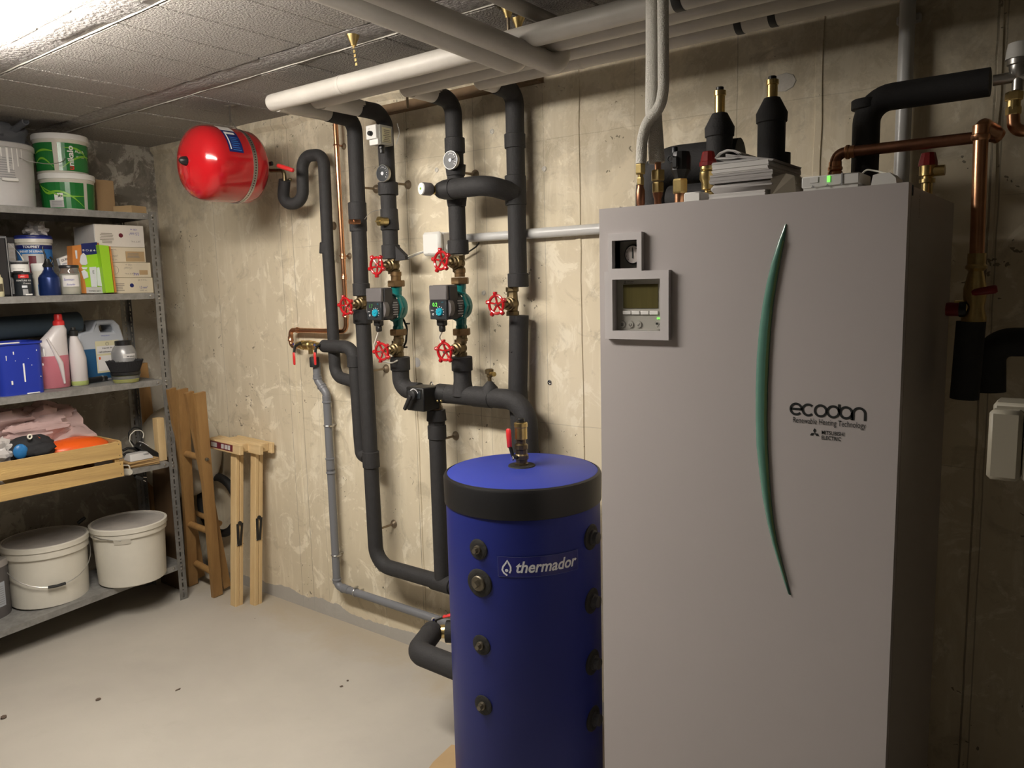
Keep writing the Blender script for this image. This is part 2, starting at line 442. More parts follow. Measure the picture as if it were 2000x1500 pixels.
def lines(o, xd, zd, w, h, n, parent, mt='print_dim', name='small_print', seed=0, t=.0005, fill=.45):
    rnd = random.Random(seed); xd = V(xd).normalized(); zd = V(zd).normalized(); nm = xd.cross(zd).normalized(); mb = MB(); o = V(o)
    for i in range(n):
        ww = w*rnd.uniform(.6, 1); z0 = h*(n-1-i)/n; a = o+xd*((w-ww)/2)+zd*z0+nm*t
        mb.add([a, a+xd*ww, a+xd*ww+zd*(h/n*fill), a+zd*(h/n*fill)], [(0, 1, 2, 3)])
    return part(name, mb, mt, parent, False)
def decal(o, xd, zd, w, h, mt, parent, name='label_patch', t=.0008):
    xd = V(xd).normalized(); zd = V(zd).normalized(); nm = xd.cross(zd).normalized(); o = V(o)
    return part(name, MB().prism([o, o+xd*w, o+xd*w+zd*h, o+zd*h], nm*t), mt, parent, False)
def rotz(a): return Matrix.Rotation(a, 3, 'Z')

# ============================================================ STRUCTURE
YW = 2.12; XL = -3.83; ZC = 2.16; XR = 3.0; YF = -3.0
def struct(name, mb, mt, smooth=False, org=(0, 0, 0)): return part(name, mb, mt, None, smooth, kind='structure', org=org)
floor = struct('floor', MB().box((XL-.2, YF-.2, -.15), (XR+.2, YW+.2, 0)), 'painted_floor')
wall_back = struct('wall_back', MB().box((XL-.2, YW, -.15), (XR+.2, YW+.2, 2.6)), 'wall_concrete')
wall_left = struct('wall_left', MB().box((XL-.2, YF-.2, -.15), (XL, YW, 2.6)), 'old_concrete')
struct('wall_right', MB().box((XR, YF-.2, -.15), (XR+.2, YW, 2.6)), 'old_concrete')
struct('wall_front', MB().box((XL, YF-.2, -.15), (XR, YF, 2.6)), 'far_concrete')
ceiling = struct('ceiling', MB().box((XL-.2, YF-.2, ZC+.03), (XR+.2, YW+.2, ZC+.2)), 'slab_concrete')
# raised seams between the formwork boards
for x, wd in ((-1.338, .022), (-.613, .02), (-.222, .012), (-2.078, .014), (-2.81, .02)):
    mb = MB(); rings = []; rr = random.Random(int(x*100))
    for i in range(22):
        z = .12+i*(2.0/21); e = rr.uniform(-.0025, .0025); h = .0035
        rings.append([V((x-wd/2+e, YW+.001, z)), V((x-wd/2+e+.002, YW-h, z)), V((x+wd/2+e-.002, YW-h, z)), V((x+wd/2+e, YW+.001, z))])
    mb.ring_sweep(rings); part('formwork_seam', mb, 'wall_concrete', wall_back, False, org=(0, 0, 0))
# mortar crust on top of the walls
mb = MB(); rr = random.Random(3); rings = []
for i in range(60):
    x = XL+i*.1; h = rr.uniform(.0, .03)+(.0 if x > -2.6 else .012)
    rings.append([V((x, YW-.012-rr.uniform(0, .008), ZC+.02)), V((x, YW-.016, ZC-h)), V((x, YW+.002, ZC-h-.02)), V((x, YW+.01, ZC+.02))])
mb.ring_sweep(rings); part('mortar_crust', mb, 'wall_concrete', wall_back, False, org=(0, 0, 0))
mb = MB(); rings = []
for i in range(44):
    y = YF+.05+i*.1; h = rr.uniform(0, .035)
    rings.append([V((XL+.014+rr.uniform(0, .01), y, ZC+.02)), V((XL+.018, y, ZC-h)), V((XL-.002, y, ZC-h-.02)), V((XL-.01, y, ZC+.02))])
mb.ring_sweep(rings); part('mortar_crust', mb, 'old_concrete', wall_left, False, org=(0, 0, 0))
# ceiling: rough joists with rows of hollow blocks between them
def joist(y0, y1):
    mb = MB(); rr = random.Random(int(y0*1000)); rings = []
    n = 120
    for i in range(n+1):
        x = XL+(XR-XL)*i/n; e = lambda: rr.uniform(-.0016, .0016)
        rings.append([V((x, y0+e(), ZC+.04)), V((x, y0+.002+e(), ZC-.001+e())), V((x, (y0*2+y1)/3, ZC-.004+e())), V((x, (y0+2*y1)/3, ZC-.004+e())), V((x, y1-.002+e(), ZC-.001+e())), V((x, y1+e(), ZC+.04))])
    mb.ring_sweep(rings); part('joist', mb, 'beam_rough', ceiling, True, org=(0, 0, 0), sharp=80)
    mb = MB(); rings = []
    for i in range(n+1):
        x = XL+(XR-XL)*i/n; e = rr.uniform(0, .002)
        rings.append([V((x, y1+.001, ZC+.02)), V((x, y1+.001, ZC-.003-e)), V((x, y1+.0032+e, ZC-.001-e)), V((x, y1+.009+e, ZC+.02))])
    mb.ring_sweep(rings); part('mortar_bead', mb, 'mortar', ceiling, False, org=(0, 0, 0))
JP = .555
js = [(1.553-JP*k, 1.658-JP*k) for k in range(0, 8)]
for a, b in js: joist(a, b)
bays = [(1.668, YW-.002, -3.30)]+[(js[k+1][1]+.01, js[k][0]-.003, -3.137) for k in range(0, 7)]
for (y0, y1, xo) in bays: part('mortar_bed', MB().box((XL, y0+.001, ZC+.002), (XR, y1-.001, ZC+.028)), 'mortar', ceiling, False, org=(0, 0, 0))
blocks = []
for v in range(4):
    rr = random.Random(50+v); mb = MB(); b = .0035
    mb.box((-.0976, -.5, 0), (.0976, .5, .04), bev=b)
    blocks.append(mb)
bm_cache = {}
for bi, (y0, y1, xo) in enumerate(bays):
    k0 = int((xo-XL)/.2005)+1; rr = random.Random(bi)
    for k in range(-k0-1, 33):
        xc = xo+.1+k*.2005
        if xc-.1 < XL-.12 or xc+.1 > XR+.1: continue
        ln = y1-y0; v = k % 4; key = (round(ln, 3), v)
        if key not in bm_cache:
            mb = MB(); mb.v = [V((p.x, p.y*ln, p.z)) for p in blocks[v].v]; mb.f = blocks[v].f
            o = part('ceiling_block', mb, 'block', ceiling, False, org=(0, 0, 0)); bm_cache[key] = o.data
        else:
            o = bpy.data.objects.new('ceiling_block', bm_cache[key]); COL.objects.link(o); o.parent = ceiling
        o.location = (xc, (y0+y1)/2, ZC+rr.uniform(-.0045, -.0015)); o.rotation_euler = (rr.uniform(-.004, .004), rr.uniform(-.010, .010), rr.uniform(-.004, .004))
# narrow timber ledge at the head of the wall behind the pipe drops
lo = at(742, 214, Y=2.1); hi = at(935, 176, Y=2.1)
part('timber_ledge', MB().box((lo.x, 2.085, 2.075), (hi.x+.25, YW, 2.105)), 'wood_ledge', wall_back, False)

# ============================================================ LAMP
lp = thing('ceiling_lamp', 'bright white fluorescent batten lamp on the ceiling at the top left', 'lamp', (-2.0, .81, 2.16))
mb = MB().box((-2.66, .77, 2.112), (-1.34, .85, 2.156), bev=.006); part('housing', mb, 'lamp_white', lp)
mb = MB(); pr = []
for x in (-2.64, -1.36):
    pr.append([V((x, .81+.088*cos(a), 2.112-.042*sin(a))) for a in [pi*i/10 for i in range(11)]])
mb.ring_sweep(pr); part('diffuser', mb, 'diffuser', lp)
for x in (-2.65, -1.35):
    part('end_cap', MB().box((x-.01, .722, 2.068), (x+.01, .898, 2.114), bev=.006), 'lamp_white', lp)

# ============================================================ CEILING PIPES
def long_pipe(label, y, x0, x1, z=2.06, r=.0275, joints=()):
    t = thing('ceiling_pipe', label, 'pipe', (x0, y, z), 'white clad pipes under the ceiling')
    part('cladding', MB().lathe([(r*.8, 0), (r*.97, .006), (r, .02), (r, x1-x0)], (x0, y, z), (1, 0, 0), 28), 'pvc_cover', t)
    for jx in joints: part('cladding_joint', MB().lathe([(r+.0006, 0), (r+.0016, .002), (r+.0016, .01), (r+.0006, .012)], (jx, y, z), (1, 0, 0), 28), 'pvc_cover', t)
    return t
def stub(t, x, y, y2, z=2.058, r=.0285):
    part('cladding_end', MB().lathe([(r, 0), (r, y2-y-.012), (r*.93, y2-y)], (x, y, z), (0, 1, 0), 24), 'pvc_cover', t)
P1 = long_pipe('long white clad ceiling pipe, the one farthest from the wall with the rounded left end', 1.668, -2.25, XR, joints=(-1.9,))
stub(P1, -2.222, 1.675, 1.905)
P2 = long_pipe('white clad ceiling pipe feeding the drop with the first dial, second from the front', 1.742, -2.115, XR)
stub(P2, -2.086, 1.75, 1.925)
P3 = long_pipe('white clad ceiling pipe feeding the drop with the upper dial, third from the front', 1.828, -1.79, XR)
stub(P3, -1.762, 1.835, 1.955)
P4 = long_pipe('white clad ceiling pipe closest to the wall, with a black taped joint', 1.918, -1.565, XR, joints=(-1.2,))
stub(P4, -1.537, 1.92, 1.99)
for px_ in (1434, 1500):
    q = at(px_, 60 if px_ < 1450 else 45, Y=1.9)
    part('tape_band', MB().lathe([(.028, 0), (.0287, .002), (.0287, .016), (.028, .018)], (q.x, 1.918, 2.06), (1, 0, 0), 28), 'foam_dark', P4)
part('tape_band', MB().lathe([(.028, 0), (.0287, .002), (.0287, .02), (.028, .022)], (at(1312, 10, Y=1.65).x, 1.668, 2.06), (1, 0, 0), 28), 'foam_dark', P1)
def cross_pipe(label, near, far, r, up_end=True):
    near = V(near); far = V(far); d = (far-near).normalized()
    t = thing('crossing_pipe', label, 'pipe', (near.x, YF, near.z), 'white clad pipes crossing the room')
    pts = [(near.x, YF, near.z), near-V((0, .25, 0)), far]+([far+V((.0, .012, .07))] if up_end else [])
    part('cladding', MB().tube(pts, r, 26, bend=[1.2, .04], seg=9), 'pvc_cover', t)
    if up_end: part('cladding_joint', MB().lathe([(r+.0004, 0), (r+.0012, .002), (r+.0012, .008), (r+.0004, .01)], far-d*.06, d, 26), 'pvc_cover', t)
    return t
cross_pipe('white clad pipe crossing under the ceiling pipes, left one of the pair', at(690, 0, Z=2.125), at(1012, 130, Z=2.0), .0262)
cross_pipe('white clad pipe crossing under the ceiling pipes, right one of the pair', at(789, 0, Z=2.125), at(1092, 131, Z=2.0), .0268)
cross_pipe('darker clad pipe crossing high above the other ceiling pipes', (-1.19, .9, 2.128), (-1.205, 1.83, 2.128), .018, False)
# hanger rods with brass cups
def hanger(label, px_, py_, z1, wire=False, chain=False):
    q = at(px_, py_, Z=ZC-.012)
    t = thing('pipe_hanger', label, 'hanger', (q.x, q.y, ZC-.001))
    part('cup', MB().lathe([(.019, 0), (.017, -.006), (.009, -.024), (.007, -.03)], (q.x, q.y, ZC-.001), n=18), 'brass', t)
    if z1 < ZC-.04: part('rod', MB().cyl((q.x, q.y, ZC-.02), (q.x, q.y, z1), .0042, n=10), 'rod_steel', t)
    if wire: part('wire_hook', MB().tube([(q.x, q.y, ZC-.03), (q.x-.02, q.y-.01, ZC-.045), (q.x-.012, q.y-.012, ZC-.07), (q.x+.03, q.y-.03, ZC-.075), (q.x+.04, q.y-.045, ZC-.07)], .0018, 6, bend=.02), 'wire_steel', t)
    if chain:
        for i in range(5): part('strap_link', MB().box((q.x-.004+.002*i, q.y-.001, ZC-.038-i*.012), (q.x+.004+.002*i, q.y+.001, ZC-.03-i*.012)), 'brass', t, False)
hanger('brass ceiling cup with a dangling perforated strap above the long pipe', 690, 76, ZC, chain=True)
hanger('steel rod hanger with brass cup behind the crossing pipes', 992, 20, 2.07)
hanger('short brass ceiling cup with a bent wire hook beside the crossing pipes', 1012, 42, ZC-.05, wire=True)
q = at(795, 182, Y=1.9)
t = thing('pipe_hanger', 'small steel rod hanger between the clad pipe ends near the wall', 'hanger', (q.x, 1.9, 2.158))
part('cup', MB().lathe([(.014, 0), (.006, -.02)], (q.x, 1.9, 2.158), n=14), 'rod_steel', t)
part('rod', MB().cyl((q.x, 1.9, 2.15), (q.x, 1.9, 2.02), .004, n=8), 'rod_steel', t)

# ============================================================ INSULATED PIPES ON THE WALL
YP = 2.02; YD = 2.062
def W3(px_, py_, Y=YP): return at(px_, py_, Y=Y)
def foam_pipe(label, pts, r, bend=.05, group=None, sleeves=(), rf=None, end=True):
    """insulated run; sleeves = [(p0, p1, r)]"""
    t = thing('insulated_pipe', label, 'pipe', pts[0], group)
    part('foam_tube', MB().tube(pts, r, 20, bend=bend, seg=9, rf=rf), 'foam', t)
    for s in sleeves: sleeve(t, *s)
    return t
def sleeve(t, p0, p1, r, mt='foam', taper=0):
    p0 = V(p0); p1 = V(p1); L_ = (p1-p0).length
    part('foam_sleeve', MB().lathe([(r-.003, 0), (r, .002), (r+taper, L_-.002), (r-.003, L_)], p0, p1-p0, 22), mt, t)
def standoff(label, rp, pc, ring=True, r=.0045):
    """wall rosette at rp with its rod to the pipe centre pc"""
    a = at(*rp, Y=YW)
    t = thing('pipe_bracket', label, 'bracket', (a.x, YW, a.z))
    part('rosette', MB().lathe([(.017, 0), (.016, .003), (.009, .012), (.006, .014)], (a.x, YW, a.z), (0, -1, 0), 18), 'rod_steel', t)
    part('rod', MB().cyl((a.x, YW-.01, a.z), (a.x, pc, a.z), r, n=8), 'rod_steel', t)
RP = .0285
# pipe A
zA = W3(692, 250)
pa0 = W3(700, 270); xa = -2.245
A_top = [(-2.22, 1.88, 2.055), (-2.238, YP, 2.055), (xa, YP, W3(708, 566).z)]
pa = foam_pipe('leftmost black pipe drop, from the front ceiling pipe to the handwheel beside the copper pipe', A_top, RP, .045, 'black insulated pipe drops')
z_ = lambda px_, py_, Y=YP: W3(px_, py_, Y).z
sleeve(pa, (xa, YP, z_(700, 430)), (xa, YP, z_(700, 395)), .034)
sleeve(pa, (xa, YP, z_(708, 578)), (xa, YP, z_(708, 553)), .0325)
xb = -2.238
pb_h = W3(838, 1132); zlow = (W3(794.6, 1117).z+pb_h.z)/2
pa2 = foam_pipe('tall black insulated pipe below the far left handwheel, turning along the wall foot',
    [(xa, YP, z_(712, 604)), (-2.236, YP, zlow), (-1.62, YP, zlow), (-1.5, 1.93, zlow-.01)], .029, .075)
sleeve(pa2, (xa, YP, z_(712, 632)), (xa, YP, z_(712, 604)), .036)
sleeve(pa2, (-2.238, YP, z_(716, 911)), (-2.238, YP, z_(716, 880)), .033)
standoff('rusty wall rosette with rod at upper left behind the copper side pipe', (735, 369), YP+.02)
standoff('rusty wall rosette with rod right of the long pipe, below the lower left handwheel', (754.7, 720), YP+.02)
standoff('rusty wall rosette with rod low on the wall, near the pipe elbow', (769.7, 1022.9), YP+.02)
# pipe B
XB = -2.078
topB = foam_pipe('second black pipe drop from the left, carrying the thermostat box and lower dial',
    [(-2.085, 1.90, 2.056), (-2.08, YP, 2.056), (XB, YP, z_(767, 504))], .0275, .05, 'black insulated pipe drops', rf=lambda u: 1+.05*sin(u*9))
sleeve(topB, (XB, YP, z_(755, 382)), (XB, YP, z_(752, 357)), .036)
sleeve(topB, (XB, YP, z_(762, 450)), (XB, YP, z_(762, 408)), .0335, taper=-.002)
sleeve(topB, (XB, YP, z_(767, 506)), (XB, YP, z_(766, 478)), .0335)
# flap of foam at the right of the sleeve
q = W3(780, 494); 
part('foam_flap', MB().prism([(XB+.02, YP-.01, q.z+.035), (XB+.075, YP-.005, q.z-.012), (XB+.075, YP-.005, q.z-.025), (XB+.02, YP-.01, q.z-.028)], (0, .02, 0)), 'foam', topB, False)
standoff('rusty wall rosette with rod between the first dial and the white knob', (797, 361), YP+.02)
# pipe C
XC = -1.755
topC = foam_pipe('third black pipe drop from the left, carrying the upper dial',
    [(-1.762, 1.93, 2.056), (-1.757, YP, 2.05), (XC, YP, z_(893, 494))], .0285, .05, 'black insulated pipe drops')
sleeve(topC, (XC, YP, z_(885, 300)), (XC, YP, z_(884, 270)), .034)
sleeve(topC, (XC, YP, z_(887, 345)), (XC, YP, z_(886, 322)), .031, taper=.004)
sleeve(topC, (XC, YP, z_(892, 404)), (XC, YP, z_(890, 385)), .031, taper=.004)
sleeve(topC, (XC, YP, z_(893, 497)), (XC, YP, z_(893, 469)), .036)
standoff('rusty wall rosette with rod between the two dial pipes above the cross pipe', (928, 341), YP+.02)
# pipe D
XD = -1.537
topD = foam_pipe('rightmost black pipe drop, ending above the single right handwheel',
    [(-1.535, 1.965, 2.056), (-1.535, YD, 2.05), (XD, YD, z_(999, 558, YD))], .030, .045, 'black insulated pipe drops')
sleeve(topD, (XD, YD, z_(989, 293, YD)), (XD, YD, z_(989, 264, YD)), .034)
sleeve(topD, (XD, YD, z_(1000, 561, YD)), (XD, YD, z_(1000, 534, YD)), .0345)
q = at(1012, 333, Y=YW)
standoff('small wall rosette just right of the rightmost pipe drop', (1012, 333), YD+.03)
pd2 = foam_pipe('black insulated pipe with a split seam below the single right handwheel',
    [(XD, YD, z_(1001, 616, YD)), (XD-.012, YD, z_(1008, 760, YD)), (XD+.005, YD, .75)], .0325, .3)
part('split_seam', MB().tube([(XD-.03, YD-.018, z_(1003, 690, YD)), (XD-.022, YD-.028, z_(1003, 684, YD)), (XD-.008, YD-.033, z_(1003, 686, YD))], .002, 6), 'foam_dark', pd2)
# cross pipe E in front of C, joining D
ze = z_(905, 366, 1.95)
pE = foam_pipe('short black insulated cross pipe carrying the white knob in front of the upper dial pipe',
    [(at(868, 368, Y=1.955).x, 1.955, ze), (at(950, 366, Y=1.955).x, 1.955, ze), (XD, 2.05, ze-.02)], .0315, .06)
xe = at(872, 368, Y=1.955).x
part('foam_cap', MB().lathe([(.016, -.045), (.026, -.03), (.031, -.01), (.033, .01), (.0335, .03)], (xe, 1.955, ze), (1, 0, 0), 22), 'foam_dark', pE)
sleeve(pE, (XD-.002, YD, ze+.035), (XD-.002, YD, ze-.06), .0345, 'foam')
kx = at(836, 368, Y=1.955)
kv = thing('bypass_valve', 'brass bypass valve with round white knob at the left end of the cross pipe', 'valve', (kx.x, 1.955, ze))
kd = V((-.28, -.96, .02)).normalized(); k0 = V((xe-.040, 1.925, ze+.002))
part('valve_neck', MB().lathe([(.014, -.062), (.014, -.04), (.019, -.035), (.019, -.02), (.012, -.01), (.012, .02)], V((xe-.028, 1.955, ze))+kd*-.035, -kd, 16), 'brass', kv)
part('knob', MB().lathe([(.019, 0), (.021, .004), (.021, .03), (.0195, .035)], k0, kd, 24), 'grey_plastic', kv)
part('knob_face', MB().lathe([(.0196, 0), (.0185, .004), (.012, .005)], k0+kd*.0352, kd, 24), 'paint_white', kv)
part('green_dot', MB().lathe([(.004, 0), (.0038, .001)], k0+kd*.0402, kd, 12), 'lime', kv)

# ---------------------------------------------------------- valves
def handwheel(t, o, ax, R=.029, rot=0.0, tilt=0):
    ax = V(ax).normalized(); o = V(o); u = V((0, 0, 1)); u = (u-ax*u.dot(ax)).normalized(); v = ax.cross(u)
    mb = MB(); mb.torus(o, ax, R, .0049, 30, 8)
    for i in range(5):
        a = rot+2*pi*i/5; d = u*cos(a)+v*sin(a); b = rot+2*pi*(i)/5; e = u*cos(b)+v*sin(b)
        mb.lathe([(.0062, 0), (.0072, .006), (.0078, .012), (.006, .0145)], o+d*(R-.002), d, 8)
        mb.tube([o+e*(R-.001), o+e*R*.5+ax*-.003, o+ax*-.004], .0034, 6)
    mb.lathe([(.0075, -.008), (.0085, -.004), (.0075, .002)], o, ax, 12)
    part('handwheel', mb, 'red_enamel', t)
    part('wheel_nut', MB().hexn(o+ax*.001, ax, .0048, .004), 'chrome', t)
def gate_valve(label, body, wheel, Y=YP, mt='brass_old', top=.03, bot=.03, rot=0, R=.029, group='red handwheel gate valves'):
    c = at(*body, Y=Y)
    t = thing('gate_valve', label, 'valve', c, group)
    mb = MB().lathe([(.016, -bot), (.0215, -bot), (.0215, -bot+.014), (.0175, -bot+.017), (.0185, -.012), (.0215, -.004), (.0215, .004), (.0185, .012), (.0175, top-.017), (.0215, top-.014), (.0215, top), (.016, top)], c, n=8)
    mb.sphere(c, .0215, 14, 8)
    part('valve_body', mb, mt, t, sharp=25)
    wz = at(*wheel, Y=Y-.085); ax = (V((wz.x*.0+c.x, Y-.085, wz.z))-c).normalized()
    w_ = V((c.x*.5+wz.x*.5, Y-.085, wz.z)); ax = (w_-c).normalized()
    L_ = (w_-c).length
    part('bonnet', MB().lathe([(.0215, .008), (.0225, .016), (.0225, .022), (.019, .024), (.019, .034), (.0135, .037), (.0135, .05), (.008, .053), (.0045, .056), (.0045, L_)], c, ax, 16), mt, t, sharp=30)
    handwheel(t, w_, ax, R, rot)
    return t, c
gate_valve('brass valve with red handwheel on the leftmost pipe drop, over the copper pipe end', (709, 592), (676, 598), rot=.2, top=.028, bot=.028)
gate_valve('brass gate valve with red handwheel above the left circulator pump', (769, 519), (736, 519), rot=.6, top=.026, bot=.03)
gate_valve('brass gate valve with red handwheel below the left circulator pump', (777, 681), (748, 687), rot=.35, top=.03, bot=.028)
gate_valve('brass gate valve with red handwheel above the right circulator pump, beside the white box', (896, 514), (860, 509), rot=.15, top=.026, bot=.03)
gate_valve('brass gate valve with red handwheel below the right circulator pump', (900, 680), (869, 687), rot=.05, top=.03, bot=.03)
gate_valve('single brass valve with red handwheel on the rightmost pipe drop', (1001, 593), (969, 595), Y=YD, rot=.1, top=.054, bot=.040)

# ---------------------------------------------------------- circulator pumps
def circulator(label, vol, led, nut_top, nut_bot, digits, seed):
    c = at(*vol, Y=YP)
    t = thing('circulator_pump', label, 'pump', c, 'green circulator pumps on the wall')
    zt = at(*nut_top, Y=YP).z; zb = at(*nut_bot, Y=YP).z; x = c.x
    # volute with side ports
    mb = MB().lathe([(.040, -.012), (.047, -.004), (.049, .01), (.046, .02), (.03, .032)], (x, YP-.012, c.z), (0, 1, 0), 28)
    mb.lathe([(.0195, zb-c.z+.006), (.0195, zb-c.z+.02), (.017, zb-c.z+.024), (.019, -.04), (.02, 0), (.019, .035), (.0185, zt-c.z-.03), (.020, zt-c.z-.026), (.020, zt-c.z-.006)], (x, YP, c.z), n=18)
    part('volute', mb, 'teal', t, sharp=35)
    part('motor_flange', MB().lathe([(.05, 0), (.052, .003), (.052, .012), (.047, .016)], (x, YP-.03, c.z), (0, 1, 0), 8), 'teal', t, False)
    for a in (.8, 2.35, 3.95, 5.5):
        part('flange_bolt', MB().hexn((x+.043*cos(a), YP-.031, c.z+.043*sin(a)), (0, -1, 0), .006, .006), 'chrome', t, False)
    part('motor_can', MB().lathe([(.038, 0), (.038, .022), (.044, .026), (.044, .05), (.042, .052)], (x, YP-.082, c.z), (0, 1, 0), 28), 'dark_plastic', t)
    lines((x+.046, YP-.07, c.z-.025), (0, 1, 0), (0, 0, 1), .03, .05, 6, t, 'print_grey', seed=seed)
    # electronics head
    yf = YP-.115; hx0, hx1 = x-.040, x+.040; hz0, hz1 = c.z-.042, c.z+.072
    part('pump_head', MB().box((hx0, yf+.012, hz0), (hx1, YP-.055, hz1), bev=.006), 'dark_plastic', t)
    part('head_cover', MB().box((hx0+.001, yf, c.z+.022), (hx1-.001, yf+.013, hz1-.001), bev=.003), 'grey_plastic', t)
    part('control_panel', MB().box((hx0+.003, yf, hz0+.001), (hx1-.003, yf+.013, c.z+.022), bev=.002), 'panel_dark', t)
    part('head_ring', MB().lathe([(.0495, 0), (.0495, .018), (.047, .022)], (x, yf+.010, c.z-.004), (0, 1, 0), 30, sq=(1, .86)), 'grey_plastic', t)
    cp = thing
    kc = V((x+.008, yf, c.z-.016))
    kn = part('dial_knob', MB().lathe([(.0135, 0), (.0125, .006), (.0115, .007)], kc, (0, -1, 0), 22), 'cyan', t)
    mb = MB()
    for i in range(9):
        a = radians(-30+i*30); d = V((cos(a), 0, sin(a))); u = V((-sin(a), 0, cos(a)))
        p = kc+d*.0155+V((0, -.0006, 0)); mb.add([p-u*.0012, p+d*.003-u*.0012, p+d*.003+u*.0012, p+u*.0012], [(0, 1, 2, 3)])
    part('dial_marks', mb, 'print_white', t, False)
    part('dial_pointer', MB().box((kc.x-.001, yf-.0078, kc.z-.002), (kc.x+.009, yf-.0071, kc.z-.0008), R=Matrix.Rotation(-.4, 3, 'Y'), c=(kc.x, yf-.007, kc.z)), 'panel_dark', t, False)
    text(digits, (x-.022, yf-.0006, c.z+.002), (1, 0, 0), (0, 0, 1), .012, led, t, name='display_digits')
    text('wilo', (x+.016, yf-.0006, c.z+.014), (1, 0, 0), (0, 0, 1), .004, 'cyan', t)
    text('RKA', (x-.030, yf-.0006, c.z-.013), (1, 0, 0), (0, 0, 1), .004, 'print_white', t, name='panel_marks')
    part('mode_mark', MB().torus((x-.022, yf-.0004, c.z-.024), (0, 1, 0), .003, .0009, 14, 5), 'print_white', t)
    part('plug', MB().box((x-.03, yf+.02, hz0-.022), (x+.002, yf+.045, hz0), bev=.004).box((x-.024, yf+.023, hz0-.042), (x-.004, yf+.042, hz0-.02), bev=.004), 'black_plastic', t)
    for zz, mt in ((zt, 'brass_brown'), (zb, 'brass_brown')):
        part('union_nut', MB().hexn((x, YP, zz-.0115), (0, 0, 1), .0315, .023), mt, t, False)
    return t, V((x-.014, yf+.032, hz0-.04))
cp1, cab1 = circulator('green circulator pump with grey head on the left, its display dim', (776, 600), 'green_dim', (769.6, 554), (776, 648.7), '1.7', 1)
cp2, cab2 = circulator('green circulator pump with grey head on the right, its display bright green', (900, 597), 'green_led', (895, 548.5), (898, 648), '0.2', 2)
for t, ztp, zbt, px_ in ((cp1, at(769, 531, Y=YP).z, at(776, 668, Y=YP).z, 0), (cp2, at(895, 526, Y=YP).z, at(900, 666, Y=YP).z, 0)):
    c = ORG[t]; z1 = at(769, 548, Y=YP).z if t is cp1 else at(895, 541, Y=YP).z; z0 = at(776, 655, Y=YP).z if t is cp1 else at(898, 655, Y=YP).z
    part('threaded_tail', MB().lathe([(.018, 0), (.018, (ztp-z1)*.5), (.020, (ztp-z1)*.52), (.020, ztp-z1)], (c.x, YP, z1), n=16), 'brass_brown', t)
    part('threaded_tail', MB().lathe([(.020, 0), (.020, (z0-zbt)*.5), (.018, (z0-zbt)*.55), (.018, z0-zbt)], (c.x, YP, zbt), n=16), 'brass_old', t)
def cable(label, pts, r, mt, bend=.05, cat='cable', group=None):
    t = thing('power_cable', label, cat, pts[0], group)
    part('cable', MB().tube(pts, r, 8, bend=bend, seg=6), mt, t); return t
def PL(lst, Y): return [at(a, b, Y=Y) for a, b in lst]
cable('white power cable looping down from the left circulator pump', [cab1]+PL([(729, 680), (738, 702)], 1.95)+PL([(765, 710), (776, 704)], 1.985), .0032, 'cable_white')
cable('white power cable hanging from the right circulator pump behind the lower handwheel', [cab2]+PL([(857, 660), (866, 676)], 1.96)+PL([(880, 690)], 2.04), .0032, 'cable_white')
cb = cable('black cable with cable ties running down behind the left circulator pump', PL([(778, 556), (780, 590), (786, 620), (795, 640), (793, 668), (786, 682), (785, 720)], 2.055), .004, 'black_plastic', .03)
for p_ in ((789, 588), (796, 632), (791, 678)):
    q = at(*p_, Y=2.05); part('cable_tie', MB().box((q.x-.006, q.y-.006, q.z-.003), (q.x+.010, q.y+.004, q.z+.003), bev=.001), 'black_plastic', cb)

# ---------------------------------------------------------- lower B elbow, mixing valve, tee
zm = z_(860, 768)
pb3 = foam_pipe('black insulated elbow curving from the lower left pump valve into the black motor box',
    [(at(781, 697, Y=YP).x, YP, z_(781, 697)), (at(783, 740, Y=YP).x, YP, zm), (at(812, 765, Y=YP).x+.02, YP, zm)], .0315, .075)
sleeve(pb3, (ORG[pb3].x, YP, z_(781, 723)), (ORG[pb3].x, YP, z_(781, 697)), .0365)
mx = thing('mixing_valve', 'black square motorised mixing valve box with a hand lever and brass body', 'valve', at(840, 775, Y=YP))
bx0 = at(793, 780, Y=1.93).x; bx1 = at(827, 780, Y=1.93).x; bz0 = z_(810, 803, 1.93); bz1 = z_(810, 757, 1.93)
part('motor_box', MB().box((bx0, 1.93, bz0), (bx1, 2.015, bz1), bev=.004), 'black_plastic', mx)
part('scale_plate', MB().box((bx0+.012, 1.9275, bz0+.045), (bx1-.012, 1.931, bz1-.012), bev=.001), 'panel_dark', mx)
kc = V(((bx0+bx1)/2, 1.927, bz0+.058))
part('hand_lever', MB().lathe([(.017, 0), (.016, .012), (.013, .014)], kc, (0, -1, 0), 20).box((kc.x-.007, 1.905, kc.z-.062), (kc.x+.007, 1.916, kc.z), R=Matrix.Rotation(.55, 3, 'Y'), c=(kc.x, 1.91, kc.z), bev=.003), 'foam_dark', mx)
mb = MB()
for i in range(9):
    a = radians(25+i*16); p = kc+V((cos(a)*.0205, -.0006, sin(a)*.0205)); mb.add([p+V((-.0018, 0, -.002)), p+V((.0018, 0, -.002)), p+V((.0018, 0, .002)), p+V((-.0018, 0, .002))], [(0, 1, 2, 3)])
part('scale_marks', mb, 'print_white', mx, False)
xg = -1.884
part('valve_body', MB().cyl((xg, YP, zm-.07), (xg, YP, zm+.02), .020, n=14).cyl((xg-.04, YP, zm), (xg+.055, YP, zm), .019, n=14).hexn((xg+.03, YP, zm), (1, 0, 0), .024, .018).hexn((xg, YP, zm-.062), (0, 0, 1), .024, .016), 'brass_old', mx, sharp=25)
